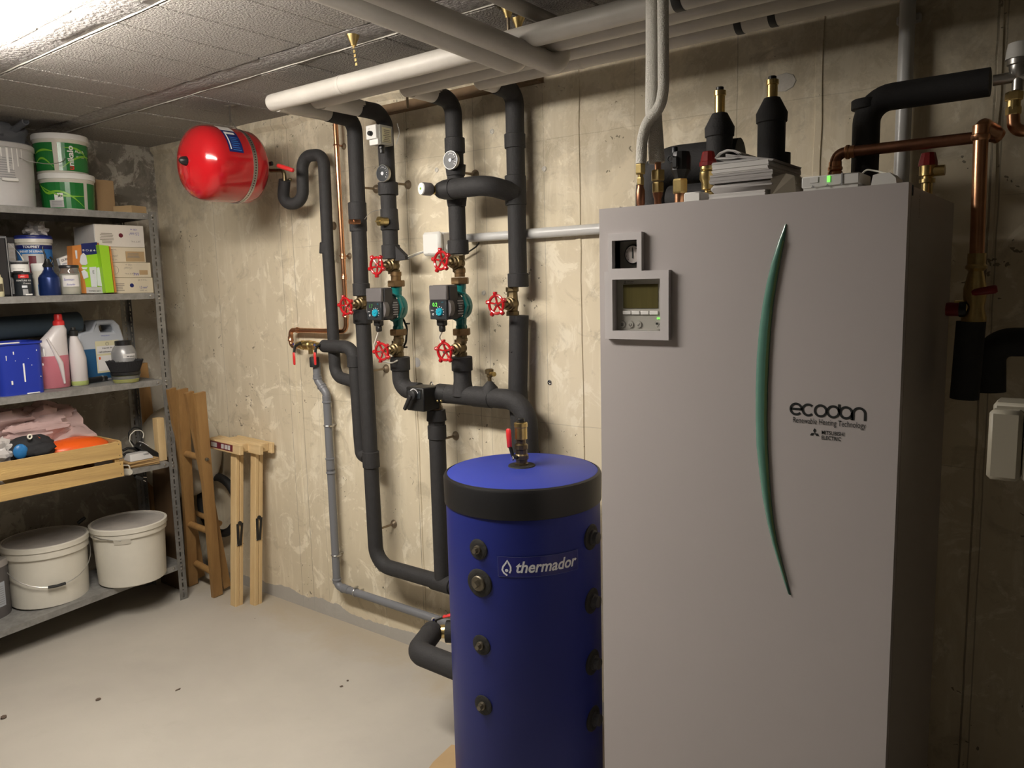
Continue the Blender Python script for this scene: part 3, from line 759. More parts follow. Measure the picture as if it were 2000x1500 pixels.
for d in (-.012, .012):
    q = at(858+d*300, 783, Y=1.99); part('cover_screw', MB().sphere(q, .0045, 10, 6), 'brass', mx)
ring = at(843, 751, Y=2.04); part('lifting_ring', MB().torus(ring, (.3, 1, 0), .0085, .0022, 16, 6), 'steel', mx)
# vertical pipe G
pg = foam_pipe('black insulated pipe from under the mixing valve down to the low wall pipe', [(xg, YP, z_(850, 803)), (xg, YP, zlow+.01)], .030, .05)
sleeve(pg, (xg, YP, z_(853, 822)), (xg, YP, z_(850, 800)), .036, taper=-.003)
sleeve(pg, (xg, YP, z_(853, 857)), (xg, YP, z_(853, 830)), .0335)
sleeve(pg, (xg-.045, YP, zlow), (xg+.05, YP, zlow), .034)
standoff('rusty wall rosette with rod right of the pipe under the mixing valve', (890, 851), YP+.02)
# C tee and horizontal with elbow down to tank
xh0 = at(857, 770, Y=YP).x; xc2 = at(901, 720, Y=YP).x; xr = at(1024, 770, Y=YP).x
ph = foam_pipe('black insulated tee pipe from the mixing valve bending down behind the tank', [(xh0, YP, zm), (xr+.01, YP, zm), (xr+.015, YP, .78)], .0335, .085)
sleeve(ph, (xh0, YP, zm), (xh0+.05, YP, zm), .034, 'foam_dark')
sleeve(ph, (at(925, 770, Y=YP).x, YP, zm), (at(962, 770, Y=YP).x, YP, zm), .0355)
part('tee_branch', MB().lathe([(.040, .0), (.0335, .035), (.031, .05), (.031, z_(901, 722)-zm)], (XC, YP, zm), n=20), 'foam', ph)
sleeve(ph, (XC, YP, z_(900, 724)), (XC, YP, z_(900, 696)), .0365)
xs = at(957, 765, Y=YP).x
part('foam_cone', MB().lathe([(.034, .01), (.026, .036), (.012, .052), (.008, .056)], (xs, YP, zm), n=18), 'foam', ph)
sv = thing('drain_cock', 'small brass test cock standing on the tee pipe', 'valve', (xs, YP, zm+.05))
part('cock_body', MB().lathe([(.007, 0), (.007, .018), (.010, .02), (.010, .03), (.015, .032), (.015, .045), (.010, .048)], (xs, YP, zm+.05), n=12), 'brass_old', sv, sharp=30)
part('screw_cap', MB().cyl((xs, YP, zm+.082), (xs+.03, YP-.012, zm+.082), .008, n=10), 'brass', sv)
# ---------------------------------------------------------- thermometers, thermostat
def dial(label, p, Yf, host, ang, Rd=.031):
    c = at(*p, Y=Yf); t = thing('dial_thermometer', label, 'thermometer', c, 'round pipe thermometers')
    ax = V((.05, -1, .0)).normalized()
    part('case', MB().lathe([(.018, -.02), (Rd-.001, -.006), (Rd, 0), (Rd, .004), (Rd-.0015, .0062), (Rd-.0024, .0062), (Rd-.0026, .0042)], c, ax, 30), 'steel', t)
    part('dial_face', MB().lathe([(Rd-.0028, 0), (Rd-.0028, .0009)], c+ax*.0045, ax, 30), 'panel_dark', t, False)
    mb = MB()
    for i in range(13):
        a = radians(-40+i*260/12); d = V((cos(a), 0, sin(a))); u = V((-sin(a), 0, cos(a))); q = c+ax*.0058+d*(Rd*.62); wd = .0007 if i % 2 else .0013
        mb.add([q-u*wd, q+d*.0045-u*wd, q+d*.0045+u*wd, q+u*wd], [(0, 1, 2, 3)])
    part('scale_marks', mb, 'print_white', t, False)
    part('hub', MB().lathe([(.0065, 0), (.006, .002)], c+ax*.0056, ax, 16), 'silver_print', t)
    d = V((cos(ang), 0, sin(ang))); u = V((-sin(ang), 0, cos(ang))); q = c+ax*.0066
    part('needle', MB().add([q-u*.0025, q+d*(Rd*.75)-u*.0006, q+d*(Rd*.75)+u*.0006, q+u*.0025], [(0, 1, 2, 3)]), 'print_black', t, False)
    return t
dial('round black dial thermometer on the second pipe drop, below the thermostat', (749, 339), YP-.034, None, 2.6)
dial('round black dial thermometer with a glare spot on the third pipe drop', (881.5, 313), YP-.036, None, .2)
c = at(728, 268, Y=1.955)
th = thing('pipe_thermostat', 'small white and grey thermostat box strapped to the second pipe drop', 'thermostat', c)
x0 = at(721, 268, Y=1.93).x; x1 = x0+.050; z0 = at(721, 277, Y=1.93).z; z1 = at(721, 247, Y=1.93).z
part('cover', MB().box((x0, 1.915, z0+.004), (x1, 1.942, z1), bev=.002), 'white_plastic', th)
part('base', MB().box((x0+.006, 1.93, z0-.013), (x1+.004, 1.992, z1+.001), bev=.002), 'display_grey', th)
part('base_front', MB().box((x0+.008, 1.922, z0-.015), (x1+.001, 1.934, z0+.004), bev=.001), 'white_plastic', th)
part('knob', MB().lathe([(.0085, 0), (.008, .011), (.0065, .013)], ((x0+x1)/2+.002, 1.915, z0+.022), (0, -1, 0), 16), 'black_plastic', th)
part('cable_gland', MB().lathe([(.011, 0), (.011, -.012), (.009, -.014), (.009, -.026)], ((x0+x1)/2+.008, 1.955, z0-.013), n=12), 'black_plastic', th)
text('IMIT', (x0+.014, 1.9149, z1-.014), (1, 0, 0), (0, 0, 1), .003, 'print_black', th)
decal((x1+.0042, 1.94, z0-.006), (0, 1, 0), (0, 0, 1), .042, .05, 'label_cream', th, 'rating_label')
lines((x1+.0052, 1.943, z0-.004), (0, 1, 0), (0, 0, 1), .036, .044, 7, th, 'print_dim', seed=9)
part('capillary', MB().tube([(x1+.02, 2.0, z1+.01), (x1+.028, 2.0, z0+.03), (x1+.02, 1.99, z0-.01)], .0018, 6, bend=.02), 'wire_steel', th)
# brass plug and copper stub
q = at(739, 432, Y=1.958); t = thing('brass_plug', 'round brass plug sticking out of the second pipe drop', 'plug', q)
part('plug_body', MB().lathe([(.0165, 0), (.0165, .012), (.0145, .014), (.0145, .035)], q, (.25, 1, 0), 10), 'brass', t, False)
part('plug_key', MB().box(q+V((-.012, -.005, -.0025)), q+V((.012, .001, .0025))), 'brass', t, False)
q = at(683, 433, Y=1.955); t = thing('copper_stub', 'capped copper stub on the leftmost pipe drop', 'pipe stub', q)
part('stub_pipe', MB().lathe([(.0085, -.002), (.0088, 0), (.0088, .012), (.0105, .013), (.0105, .02), (.0088, .021), (.0088, .04)], q, (.35, 1, 0), 14), 'copper', t)
t = foam_pipe('thin torn foam wrap around the copper stub on the leftmost pipe drop', [(xa, YP, z_(698, 452)), (xa, YP, z_(698, 423))], .0325, .05)
cable('thin bare wire stretched between the two left pipe drops', PL([(712, 428), (718, 420), (727, 413), (742, 410)], 1.985), .001, 'wire_steel', .02)

# ---------------------------------------------------------- copper pipe on the left
YC = 2.082
cu = thing('copper_pipe', 'thin copper pipe running down the wall and bending left above the brass valve block', 'pipe', (-2.415, YC, 2.0))
xcu = -2.415
zc1 = at(668, 640, Y=YC).z; zc2 = at(610, 645.5, Y=YC).z; xcl = at(567, 650, Y=YC).x
part('pipe_run', MB().tube([(xcu, YC, 2.15), (xcu+.004, YC, at(680, 620, Y=YC).z), (xcu-.0, YC, zc2), (xcl+.003, YC, zc2), (xcl, YC, at(567, 675, Y=YC).z), (xcl+.04, YC-.004, at(575, 677, Y=YC).z)], .0098, 14, bend=[.05, .045, .022, .02], seg=7), 'copper', cu)
for p_, ax in (((672, 500), 0), ((673.5, 540), 0), ((679, 615), 0), ((656, 646), 1), ((583, 643), 1), ((567, 661), 0)):
    q = at(*p_, Y=YC); q = V((xcu+(.004 if p_[1] > 450 else 0), YC, q.z)) if p_[0] > 662 else (V((q.x, YC, zc2)) if ax else V((xcl, YC, q.z)))
    a = V((1, 0, 0)) if ax else V((0, 0, 1))
    part('press_fitting', MB().lathe([(.0108, -.012), (.0128, -.010), (.0128, -.006), (.0112, -.004), (.0112, .006), (.0108, .009)], q, a, 14), 'copper', cu)
for rp, n_ in (((672, 286), 'upper'), ((683, 500), 'lower')):
    a = at(*rp, Y=YW)
    t = thing('pipe_clip', 'round metal wall clip holding the copper pipe, the %s one' % n_, 'clip', (a.x, YW, a.z))
    part('rosette', MB().lathe([(.013, 0), (.012, .003), (.006, .01)], (a.x, YW, a.z), (0, -1, 0), 16), 'rod_steel', t)
    part('clip_ring', MB().torus((xcu+.001, YC, a.z), (0, 0, 1), .0115, .0022, 18, 6).cyl((a.x, YW-.006, a.z), (xcu, YC+.01, a.z), .003, n=8), 'copper_dull', t)
# brass tee block with two red levers
zb_ = z_(606, 674, 2.04); xb0 = at(580, 676, Y=2.03).x; xb1 = at(634, 674, Y=2.03).x; YB = 2.03
bt = thing('safety_valve_block', 'ribbed brass safety valve block with two red levers', 'valve', ((xb0+xb1)/2, YB, zb_))
part('brass_body', MB().lathe([(.010, 0), (.013, .006), (.013, .018), (.016, .02), (.016, .032), (.0195, .036), (.0195, .044), (.0155, .047), (.0155, .058), (.0205, .062), (.0205, .088), (.016, .092), (.0185, .097), (.0185, .112), (.014, .115), (.014, xb1-xb0)], (xb0, YB, zb_), (1, 0, 0), 18).cyl(((xb0+xb1)/2, YB, zb_-.035), ((xb0+xb1)/2, YB, zb_), .010, n=12), 'brass', bt, sharp=35)
for px_, mt in ((578, 0), (619, 0)):
    q = at(px_, 681, Y=1.99); top_ = V((q.x, 1.985, zb_-.002))
    part('lever_arm', MB().tube([top_+V((0, .03, .012)), top_+V((0, 0, .0)), top_+V((0, -.005, -.025))], .0055, 8, bend=.01), 'black_plastic', bt)
    zt_ = at(px_, 688, Y=1.98).z; zl = at(px_, 713, Y=1.98).z
    part('red_lever', MB().lathe([(.004, 0), (.0065, .004), (.0072, .03), (.0066, zt_-zl-.002), (.004, zt_-zl)], (top_.x, 1.978, zl), (0, 0, 1), 10, sq=(1, .55)), 'red_plastic', bt)
    part('lever_nut', MB().hexn(top_+V((0, -.002, .010)), (0, -1, 0), .006, .005), 'chrome', bt, False)
# insulated run S beside it
YS = 2.03
xs1 = at(694, 730, Y=YS).x
ps = foam_pipe('black insulated pipe from the brass valve block bending down beside the tall pipe drop',
    [(xb1-.005, YS, zb_), (xs1, YS, zb_), (xs1+.008, YS, z_(689, 850, YS)), (xs1+.012, YS, z_(694, 885, YS)), (-2.26, YP, z_(712, 893))], .0255, [.055, .1, .02])
sleeve(ps, (xs1, YS, z_(696, 717, YS)), (xs1, YS, z_(696, 694, YS)), .0295)
# expansion vessel loop pipe
YL = 2.05
lp_pts = PL([(557, 352), (556, 385), (582, 392), (597, 350), (601, 310)], YL)
loop = [at(556, 352, Y=2.0), at(552, 398, Y=2.01), at(592, 398, Y=2.03), at(590, 305, Y=YL), at(632, 302, Y=YL), at(640, 480, Y=YL), at(650, 640, Y=YL), at(655, 735, Y=YL), (xs1-.005, YS+.005, at(690, 745, Y=YL).z)]
pv = foam_pipe('black insulated pipe looping like a swan neck from the red vessel down the wall', loop, .0235, [.03, .05, .045, .045, .3, .3, .05])
q0 = at(637, 495, Y=YL); q1 = at(638, 473, Y=YL); sleeve(pv, q0, q1, .027)
for p_ in ((648, 440), ):
    standoff('small wall rosette at the right edge of the swan neck pipe', (652, 441), YL+.02)

# ---------------------------------------------------------- grey waste pipe
YG = 2.078
gp = [at(618, 708, Y=YG), at(618, 742, Y=YG), at(637, 768, Y=YG), at(645, 950, Y=YG), at(653, 1146, Y=YG)]
xg0 = gp[0].x; xg1 = at(642, 850, Y=YG).x; zg = at(760, 1178, Y=YG).z
G = [(xg0, YG, gp[0].z), (xg0, YG, gp[1].z), (xg1, YG, gp[2].z), (xg1, YG, zg), (-1.5, YG, zg-.006)]
gt = thing('waste_pipe', 'grey plastic waste pipe with an offset bend, running down and along the wall foot', 'pipe', G[0])
part('pipe_run', MB().tube(G, .0162, 18, bend=[.028, .028, .03], seg=6), 'pvc_grey', gt)
def collar(p, ax, r=.0195, h=.02): part('socket', MB().lathe([(.0165, 0), (r, .002), (r, .007), (r-.0018, .009), (r-.0018, h), (.0165, h+.001)], p, ax, 20), 'pvc_grey', gt)
collar((xg0, YG, at(618, 741, Y=YG).z), (0, 0, 1)); collar((xg1, YG, at(637, 787, Y=YG).z), (0, 0, 1), h=.03)
d = V(G[2])-V(G[1]); collar(V(G[1])+d*.42, d)
collar((xg1, YG, at(641, 893, Y=YG).z), (0, 0, -1), h=.055); collar((xg1, YG, at(641, 924, Y=YG).z), (0, 0, 1), h=.02)
collar((xg1, YG, at(653, 1128, Y=YG).z), (0, 0, -1), h=.02); collar((xg1+.035, YG, zg), (1, 0, 0), h=.04)
part('rubber_boot', MB().lathe([(.019, 0), (.020, .004), (.020, gp[0].z+.02-at(617, 716, Y=YG).z), (.018, gp[0].z+.024-at(617, 716, Y=YG).z)], (xg0, YG-.01, at(617, 716, Y=YG).z), n=18), 'foam_dark', gt)
for i, zz in enumerate((at(640, 831, Y=YG).z, at(650, 1082, Y=YG).z, None)):
    c = V((xg1, YG, zz)) if zz else V((at(695, 1153, Y=YG).x, YG, zg)); ax = (0, 0, 1) if zz else (1, 0, 0)
    t = thing('pipe_clamp', 'steel ring clamp on the grey waste pipe, ' + ('high up under the offset bend', 'low above the last elbow', 'on the horizontal part')[i], 'clamp', c)
    part('clamp_ring', MB().torus(c, ax, .0178, .0024, 22, 6), 'steel', t)
    o_ = V((.022, 0, 0)) if zz else V((0, 0, .022))
    part('clamp_screw', MB().cyl(c+o_+V((0, -.012, 0)), c+o_+V((0, .012, 0)), .004, n=8).cyl(c+V((0, .016, 0)), (c.x, YW, c.z), .004, n=8), 'steel', t)

# ---------------------------------------------------------- junction box, conduit
x0 = at(826, 475, Y=2.05).x; x1 = at(861, 475, Y=2.05).x; z0 = at(843, 500, Y=2.05).z; z1 = at(843, 453, Y=2.05).z
jb = thing('junction_box', 'square white electrical junction box between the pump pipes', 'electrical box', ((x0+x1)/2, YW, (z0+z1)/2))
part('box_base', MB().box((x0+.002, 2.065, z0+.002), (x1-.002, YW, z1-.002), bev=.004), 'white_plastic', jb)
part('box_lid', MB().box((x0, 2.042, z0), (x1, 2.068, z1), bev=.009), 'white_plastic', jb)
text('legrand', ((x0+x1)/2-.012, 2.0415, z0+.008), (1, 0, 0), (0, 0, 1), .004, 'print_grey', jb)
for zz in ((z0+z1)/2-.014,):
    part('cable_gland', MB().lathe([(.013, 0), (.013, .01), (.009, .012), (.009, .03)], (x1-.002, 2.09, zz), (1, 0, 0), 16), 'white_plastic', jb)
    part('cable_gland', MB().lathe([(.010, 0), (.010, .01), (.006, .012), (.006, .02)], (x0+.002, 2.09, zz), (-1, 0, 0), 16), 'black_plastic', jb)
zcd = at(1000, 459, Y=2.098).z
cdt = thing('conduit', 'shiny grey plastic conduit running right from the white box to behind the cabinet', 'conduit', (at(912, 468, Y=2.098).x, 2.098, zcd))
part('tube', MB().cyl((at(912, 468, Y=2.098).x, 2.098, zcd), (-.62, 2.098, zcd), .0145, n=20), 'conduit', cdt)
part('coupling', MB().cyl((at(1016, 460, Y=2.098).x, 2.098, zcd), (-.62, 2.098, zcd), .0165, n=20), 'conduit', cdt)
za = (z0+z1)/2-.014
cable('pair of thin pale cables joining the white junction box to the foam sleeve, white one', [V((x0, 2.09, za)), at(812, 495, Y=2.07), at(797, 501, Y=2.03)], .0022, 'cable_white', .02)
cable('thin black and white cable beside the pale one, left of the junction box', [V((x0, 2.085, za-.004)), at(812, 498, Y=2.07), at(797, 505, Y=2.03)], .0022, 'print_grey', .02)
cable('black cable looping from behind the pump pipe to the grey conduit', PL([(893, 507), (915, 492), (930, 482), (936, 474)], 2.10), .003, 'black_plastic', .03)

# ---------------------------------------------------------- small wall marks
for i, (a, b) in enumerate(((961, 257), (853, 332), (1063, 330), (1074, 747), (945, 572))):
    q = at(a, b, Y=YW); part('wall_plug', MB().lathe([(.009, 0), (.0085, .002), (.005, .003), (.0035, .0015)], (q.x, YW, q.z), (0, -1, 0), 12), 'mortar' if i != 3 else 'chrome', wall_back)
q = at(814, 708, Y=YW); part('filler_disc', MB().lathe([(.019, 0), (.018, .0012)], (q.x, YW, q.z), (0, -1, 0), 20), 'bucket_grey', wall_back)

# ============================================================ RED EXPANSION VESSEL
vx, vz, vr, vy0, vy1 = -2.74, 1.925, .140, 1.69, 1.89
ve = thing('expansion_vessel', 'glossy red expansion vessel hanging from the ceiling by a perforated strap', 'vessel', (vx, 1.79, vz))
dm = .05
prof = [(0.002, vy0-dm), (.028, vy0-dm+.0015), (.06, vy0-dm*.86), (.09, vy0-dm*.66), (.115, vy0-dm*.38), (.131, vy0-dm*.05), (.138, vy0+.02), (vr, vy0+.035), (vr, vy0+.04), (vr, vy1-.03), (.138, vy1), (.127, vy1+.02), (.10, vy1+.042), (.05, vy1+.052), (.002, vy1+.052)]
part('shell', MB().lathe([(r, y) for r, y in prof], (vx, 0, vz), (0, 1, 0), 56), 'red_enamel', ve, sharp=60)
part('valve_cap', MB().lathe([(.017, .004), (.017, -.004), (.013, -.018), (.006, -.026), (.002, -.027)], (vx-.0, vy0-dm, vz), (0, 1, 0), 20), 'black_plastic', ve)
ysr = 1.842; rings = []
for i in range(49):
    a = 2*pi*i/48; d = V((cos(a), 0, sin(a))); rings.append([V((vx, ysr-.009, vz))+d*(vr+.0002), V((vx, ysr-.009, vz))+d*(vr+.0018), V((vx, ysr+.009, vz))+d*(vr+.0018), V((vx, ysr+.009, vz))+d*(vr+.0002)])
part('strap', MB().ring_sweep(rings, cap=False), 'steel', ve, False)
mb = MB()
for i in range(90):
    a = 2*pi*i/90; d = V((cos(a), 0, sin(a))); u = V((-sin(a), 0, cos(a))); c = V((vx, ysr, vz))+d*(vr+.0021)
    mb.add([c-u*.0024-V((0, .0026, 0)), c+u*.0024-V((0, .0026, 0)), c+u*.0024+V((0, .0026, 0)), c-u*.0024+V((0, .0026, 0))], [(0, 1, 2, 3)])
part('strap_holes', mb, 'print_black', ve, False)
mb = MB(); zt_ = vz+vr
mb.tube([(vx-.035, ysr, zt_-.004), (vx-.006, ysr, zt_+.03)], .0016, 6); mb.tube([(vx+.035, ysr, zt_-.004), (vx+.004, ysr, zt_+.03)], .0016, 6)
mb.box((vx-.008, ysr-.0015, zt_+.025), (vx+.006, ysr+.0015, ZC-.001)); mb.box((vx-.022, ysr-.012, ZC-.006), (vx+.02, ysr+.012, ZC-.002))
part('hanging_strap', mb, 'steel', ve, False)
# blue and white sticker wrapped on the shell, on the camera side
def wrap(y0, y1, a0, a1, rr, na=10):
    mb = MB(); rg = []
    for i in range(na+1):
        a = a0+(a1-a0)*i/na; d = V((cos(a), 0, sin(a))); rg.append([V((vx, y0, vz))+d*rr, V((vx, y1, vz))+d*rr])
    for i in range(na): mb.add([rg[i][0], rg[i][1], rg[i+1][1], rg[i+1][0]], [(0, 1, 2, 3)])
    return mb
al = radians(12); ah = radians(72)
part('blue_sticker', wrap(1.735, 1.795, al, radians(54), vr+.0009), 'navy', ve)
part('white_sticker', wrap(1.735, 1.795, radians(54), ah, vr+.0009), 'paint_white', ve)
part('sticker_print', wrap(1.742, 1.747, radians(16), radians(47), vr+.0014), 'paint_white', ve)
part('sticker_print', wrap(1.742, 1.785, radians(44), radians(49), vr+.0014), 'paint_white', ve)
mb = MB()
for i in range(7):
    m2 = wrap(1.753, 1.788-(i % 3)*.004, radians(15+i*3.6), radians(16.2+i*3.6), vr+.0014, 1); mb.add(m2.v, m2.f)
part('sticker_lines', mb, 'sky_print', ve)
# valve between vessel and swan neck
vv = thing('ball_valve', 'small ball valve with a red lever beside the red vessel', 'valve', (vx, 1.98, vz))
q = at(534, 322, Y=1.985)
part('pipe_stub', MB().tube([(vx, vy1+.05, vz), (vx, 1.985, vz), (vx+.03, 1.99, vz-.005), (loop[0][0], loop[0][1], vz-.01), (loop[0][0], loop[0][1], loop[0][2]-.01)], .008, 10, bend=.02), 'brass_old', vv)
part('lever_arm', MB().box((q.x-.01, 1.955, q.z-.008), (q.x+.03, 1.965, q.z+.008), bev=.003), 'black_plastic', vv)
l0 = at(542, 323, Y=1.955); l1 = at(573, 333, Y=1.955)
part('red_lever', MB().lathe([(.004, 0), (.008, .004), (.009, .04), (.008, (l1-l0).length-.004), (.005, (l1-l0).length)], l0, l1-l0, 10), 'red_plastic', vv)
part('lever_bolt', MB().hexn((q.x+.0, 1.955, q.z), (0, -1, 0), .005, .005), 'chrome', vv, False)
q = at(567, 351, Y=2.03); part('clip_screw', MB().sphere(q, .008, 12, 8), 'brass_old', vv)

# ============================================================ BLUE BUFFER TANK
_c = onray(1020, 917, 2.15); tx, ty, tz = _c.x, _c.y, _c.z; tr = .2185
tk = thing('buffer_tank', 'tall blue cylindrical buffer tank with a black rim, left of the white cabinet', 'tank', (tx, ty, 0))
part('tank_jacket', MB().lathe([(tr-.006, .02), (tr-.001, .03), (tr-.001, tz-.08), (tr-.004, tz-.078)], (tx, ty, 0), n=72), 'tank_blue', tk)
part('rim_band', MB().lathe([(tr-.003, tz-.083), (tr+.003, tz-.080), (tr+.004, tz-.01), (tr+.001, tz-.003), (tr-.006, tz)], (tx, ty, 0), n=72, cap=False), 'tank_black', tk)
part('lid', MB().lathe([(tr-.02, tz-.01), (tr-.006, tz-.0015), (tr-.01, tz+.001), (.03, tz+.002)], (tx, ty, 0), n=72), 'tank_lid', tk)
part('foot_ring', MB().lathe([(tr-.02, 0), (tr-.015, .02), (tr-.03, .022)], (tx, ty, 0), n=48), 'tank_black', tk)
def cyl_hit(px_, py_):
    d = (fw*FPX+rt*(px_-1000)+up*(750-py_)); ox, oy = CAM.x-tx, CAM.y-ty
    a = d.x**2+d.y**2; b = 2*(ox*d.x+oy*d.y); c_ = ox*ox+oy*oy-tr*tr; D = b*b-4*a*c_
    if D < 0: D = 0
    t = (-b-sqrt(D))/(2*a); p = CAM+d*t; return atan2(p.y-ty, p.x-tx), p.z
def port(px_, py_, R, rb, big=False, ang=None):
    a, z = cyl_hit(px_, py_)
    if ang is not None: a = ang
    d = V((cos(a), sin(a), 0)); o = V((tx, ty, z))
    pt = part('port_seal', MB().lathe([(R+.003, tr-.004), (R+.002, tr+.0005), (R-.003, tr+.003), (rb*.8, tr+.002)], o, d, 28), 'rubber', tk)
    mb = MB().lathe([(rb, tr+.001), (rb, tr+.006), (rb*.9, tr+.009)], o, d, 20)
    if big: u = d.cross(V((0, 0, 1))); mb.lathe([(rb*.5, tr+.008), (rb*.42, tr+.022)], o, d, 4)
    else: mb.lathe([(rb*.62, tr+.008), (rb*.6, tr+.02)], o, d, 6)
    part('port_plug', mb, 'iron', pt, sharp=25)
    return a
a1 = port(934, 1073, .0255, .0115); port(938, 1139, .036, .021, True, a1); port(940, 1260, .0255, .0115, False, a1); port(945, 1378, .0255, .0115, False, a1)
a2 = a1+radians(90)
for y_ in (1052, 1178, 1300, 1412):
    a, z = cyl_hit(1150, y_); zz = z
    d = V((cos(a2), sin(a2), 0)); o = V((tx, ty, zz))
    pt = part('port_seal', MB().lathe([(.036, tr-.004), (.035, tr+.0005), (.03, tr+.003), (.012, tr+.002)], o, d, 28), 'rubber', tk)
    part('port_plug', MB().lathe([(.02, tr+.001), (.02, tr+.008), (.016, tr+.009), (.016, tr+.02), (.012, tr+.022)], o, d, 14), 'dark_plastic', pt)
# label
ta0, tz1 = cyl_hit(972, 1086); ta1, tz2 = cyl_hit(1128, 1073); _, tz0 = cyl_hit(972, 1125)
def onT(dx, dz, rr=tr+.0014):
    a = ta0+dx/tr; return V((tx+rr*cos(a), ty+rr*sin(a), tz0+dz))
LW = (ta1-ta0)*tr; LH = tz1-tz0
def arcpatch(x0, x1, z0, z1, rr, n=14):
    mb = MB()
    for i in range(n):
        a = x0+(x1-x0)*i/n; b = x0+(x1-x0)*(i+1)/n
        mb.add([onT(a, z0, rr), onT(b, z0, rr), onT(b, z1, rr), onT(a, z1, rr)], [(0, 1, 2, 3)])
    return mb
lb = part('brand_label', arcpatch(0, LW, 0, LH, tr+.0006), 'label_navy', tk)
mb = arcpatch(0, LW, 0, .0007, tr+.001); m2 = arcpatch(0, LW, LH-.0007, LH, tr+.001); mb.add(m2.v, m2.f)
m2 = arcpatch(0, .0008, 0, LH, tr+.001, 1); mb.add(m2.v, m2.f); m2 = arcpatch(LW-.0008, LW, 0, LH, tr+.001, 1); mb.add(m2.v, m2.f)
part('label_border', mb, 'label_edge', lb, False)
text('thermador', None or (0, 0, 0), (1, 0, 0), (0, 0, 1), LH*.58, 'silver_print', lb, width=LW*.76, bold=.022, shear=.25, warp=lambda x, z: onT(LW*.215+x, LH*.21+z))
# drop logo
mb = MB(); dc = (LW*.105, LH*.42); pts = []
def stroke(P, wd, f):
    vs = []; fs = []
    for i, p in enumerate(P):
        a = P[max(i-1, 0)]; b = P[min(i+1, len(P)-1)]; dx, dz = b[0]-a[0], b[1]-a[1]; l = hypot(dx, dz) or 1; nx, nz = -dz/l*wd/2, dx/l*wd/2
        vs += [f(p[0]+nx, p[1]+nz), f(p[0]-nx, p[1]-nz)]
        if i: k = 2*i; fs.append((k-2, k-1, k+1, k))
    return vs, fs
s_ = LH*.30
P = [(dc[0]+s_*x, dc[1]+s_*z) for x, z in ((.1, -1.15), (-.45, -.75), (-.72, -.25), (-.55, .3), (-.1, .9), (.12, 1.35), (.38, .85), (.66, .3), (.66, -.3), (.45, -.75))]
mb.add(*stroke(path([(a, 0, b) for a, b in P]) and P, s_*.27, lambda a, b: onT(a, b)))
mb.add([onT(dc[0]-.0*s_+s_*.27*cos(2*pi*i/12), dc[1]-s_*.32+s_*.27*sin(2*pi*i/12)) for i in range(12)], [tuple(range(12))])
part('drop_logo', mb, 'silver_print', lb, False)
# valve on top
q = at(1019, 911, Z=tz)
tv = thing('air_vent', 'brass air vent and valve with a red lever on top of the blue tank', 'valve', (q.x, q.y, tz+.001))
part('seal_ring', MB().lathe([(.040, 0), (.038, .004), (.018, .005)], (q.x, q.y, tz+.001), n=28), 'rubber', tv)
part('valve_body', MB().lathe([(.020, .003), (.020, .01), (.0165, .012), (.0165, .02), (.0205, .022), (.0205, .034), (.017, .038), (.017, .05), (.0195, .052), (.0195, .064), (.014, .068), (.014, .078)], (q.x, q.y, tz), n=10), 'brass_old', tv, sharp=25)
zz = tz+.078
part('vent_body', MB().lathe([(.013, 0), (.018, .003), (.018, .036), (.0195, .038), (.0195, .049), (.017, .051)], (q.x, q.y, zz), n=24), 'brass', tv, sharp=30)
part('vent_cap', MB().lathe([(.011, .05), (.011, .06), (.009, .062)], (q.x, q.y, zz), n=16), 'black_plastic', tv)
lx = at(1007, 897, Y=q.y-.02); 
part('lever_arm', MB().tube([(q.x-.0, q.y-.02, tz+.03), (q.x-.012, q.y-.026, tz+.035), (q.x-.020, q.y-.026, tz+.06)], .0055, 8, bend=.01), 'black_plastic', tv)
part('red_lever', MB().lathe([(.005, 0), (.008, .003), (.009, .035), (.0085, .052), (.005, .056)], (q.x-.022, q.y-.026, tz+.056), (-.05, 0, 1), 10, sq=(1, .6)), 'red_plastic', tv)
part('lever_nut', MB().hexn((q.x-.008, q.y-.028, tz+.028), (-.4, -1, 0), .006, .006), 'chrome', tv, False)
# low pipe with ball valve, left of the tank
Yv = ty-.10; 
e0 = at(880, 1308, Y=1.72); e1 = at(808, 1272, Y=1.66); zt2 = .26
c0 = cyl_hit(880, 1312)
pz = at(845, 1300, Y=1.66).z
L1 = onray(814, 1272, 2.34); L0 = onray(905, 1312, 2.20); L2 = onray(846, 1246, 2.46); L3 = onray(905, 1218, 2.44)
zl_ = (L1.z+L0.z)/2
plow = foam_pipe('thick black insulated elbow pipe near the floor left of the tank', [V((L0.x, L0.y, zl_)), V((L1.x, L1.y, zl_)), V((L2.x, L2.y, zl_+.01))], .036, .05)
sleeve(plow, V((L2.x, L2.y, zl_+.01))-(V((L2.x, L2.y, 0))-V((L1.x, L1.y, 0))).normalized()*.03, V((L2.x, L2.y, zl_+.01)), .036)
bv = thing('ball_valve', 'brass ball valve with a red lever near the floor beside the tank', 'valve', V((L2.x, L2.y, zl_)))
dirv = (V((L3.x, L3.y, 0))-V((L2.x, L2.y, 0))).normalized(); b0 = V((L2.x, L2.y, zl_+.01))
part('valve_body', MB().lathe([(.018, -.02), (.022, .005), (.022, .015), (.018, .02), (.022, .03), (.022, .045), (.015, .05)], b0, dirv, 12), 'brass', bv, sharp=30)
part('lever_arm', MB().tube([b0+dirv*.01+V((0, 0, .02)), b0+dirv*.012+V((0, 0, .04)), b0+dirv*.05+V((0, 0, .055))], .005, 8), 'black_plastic', bv)
part('lever_nut', MB().hexn(b0+dirv*.008+V((-.004, -.004, .036)), (0, 0, 1), .006, .01), 'chrome', bv, False)
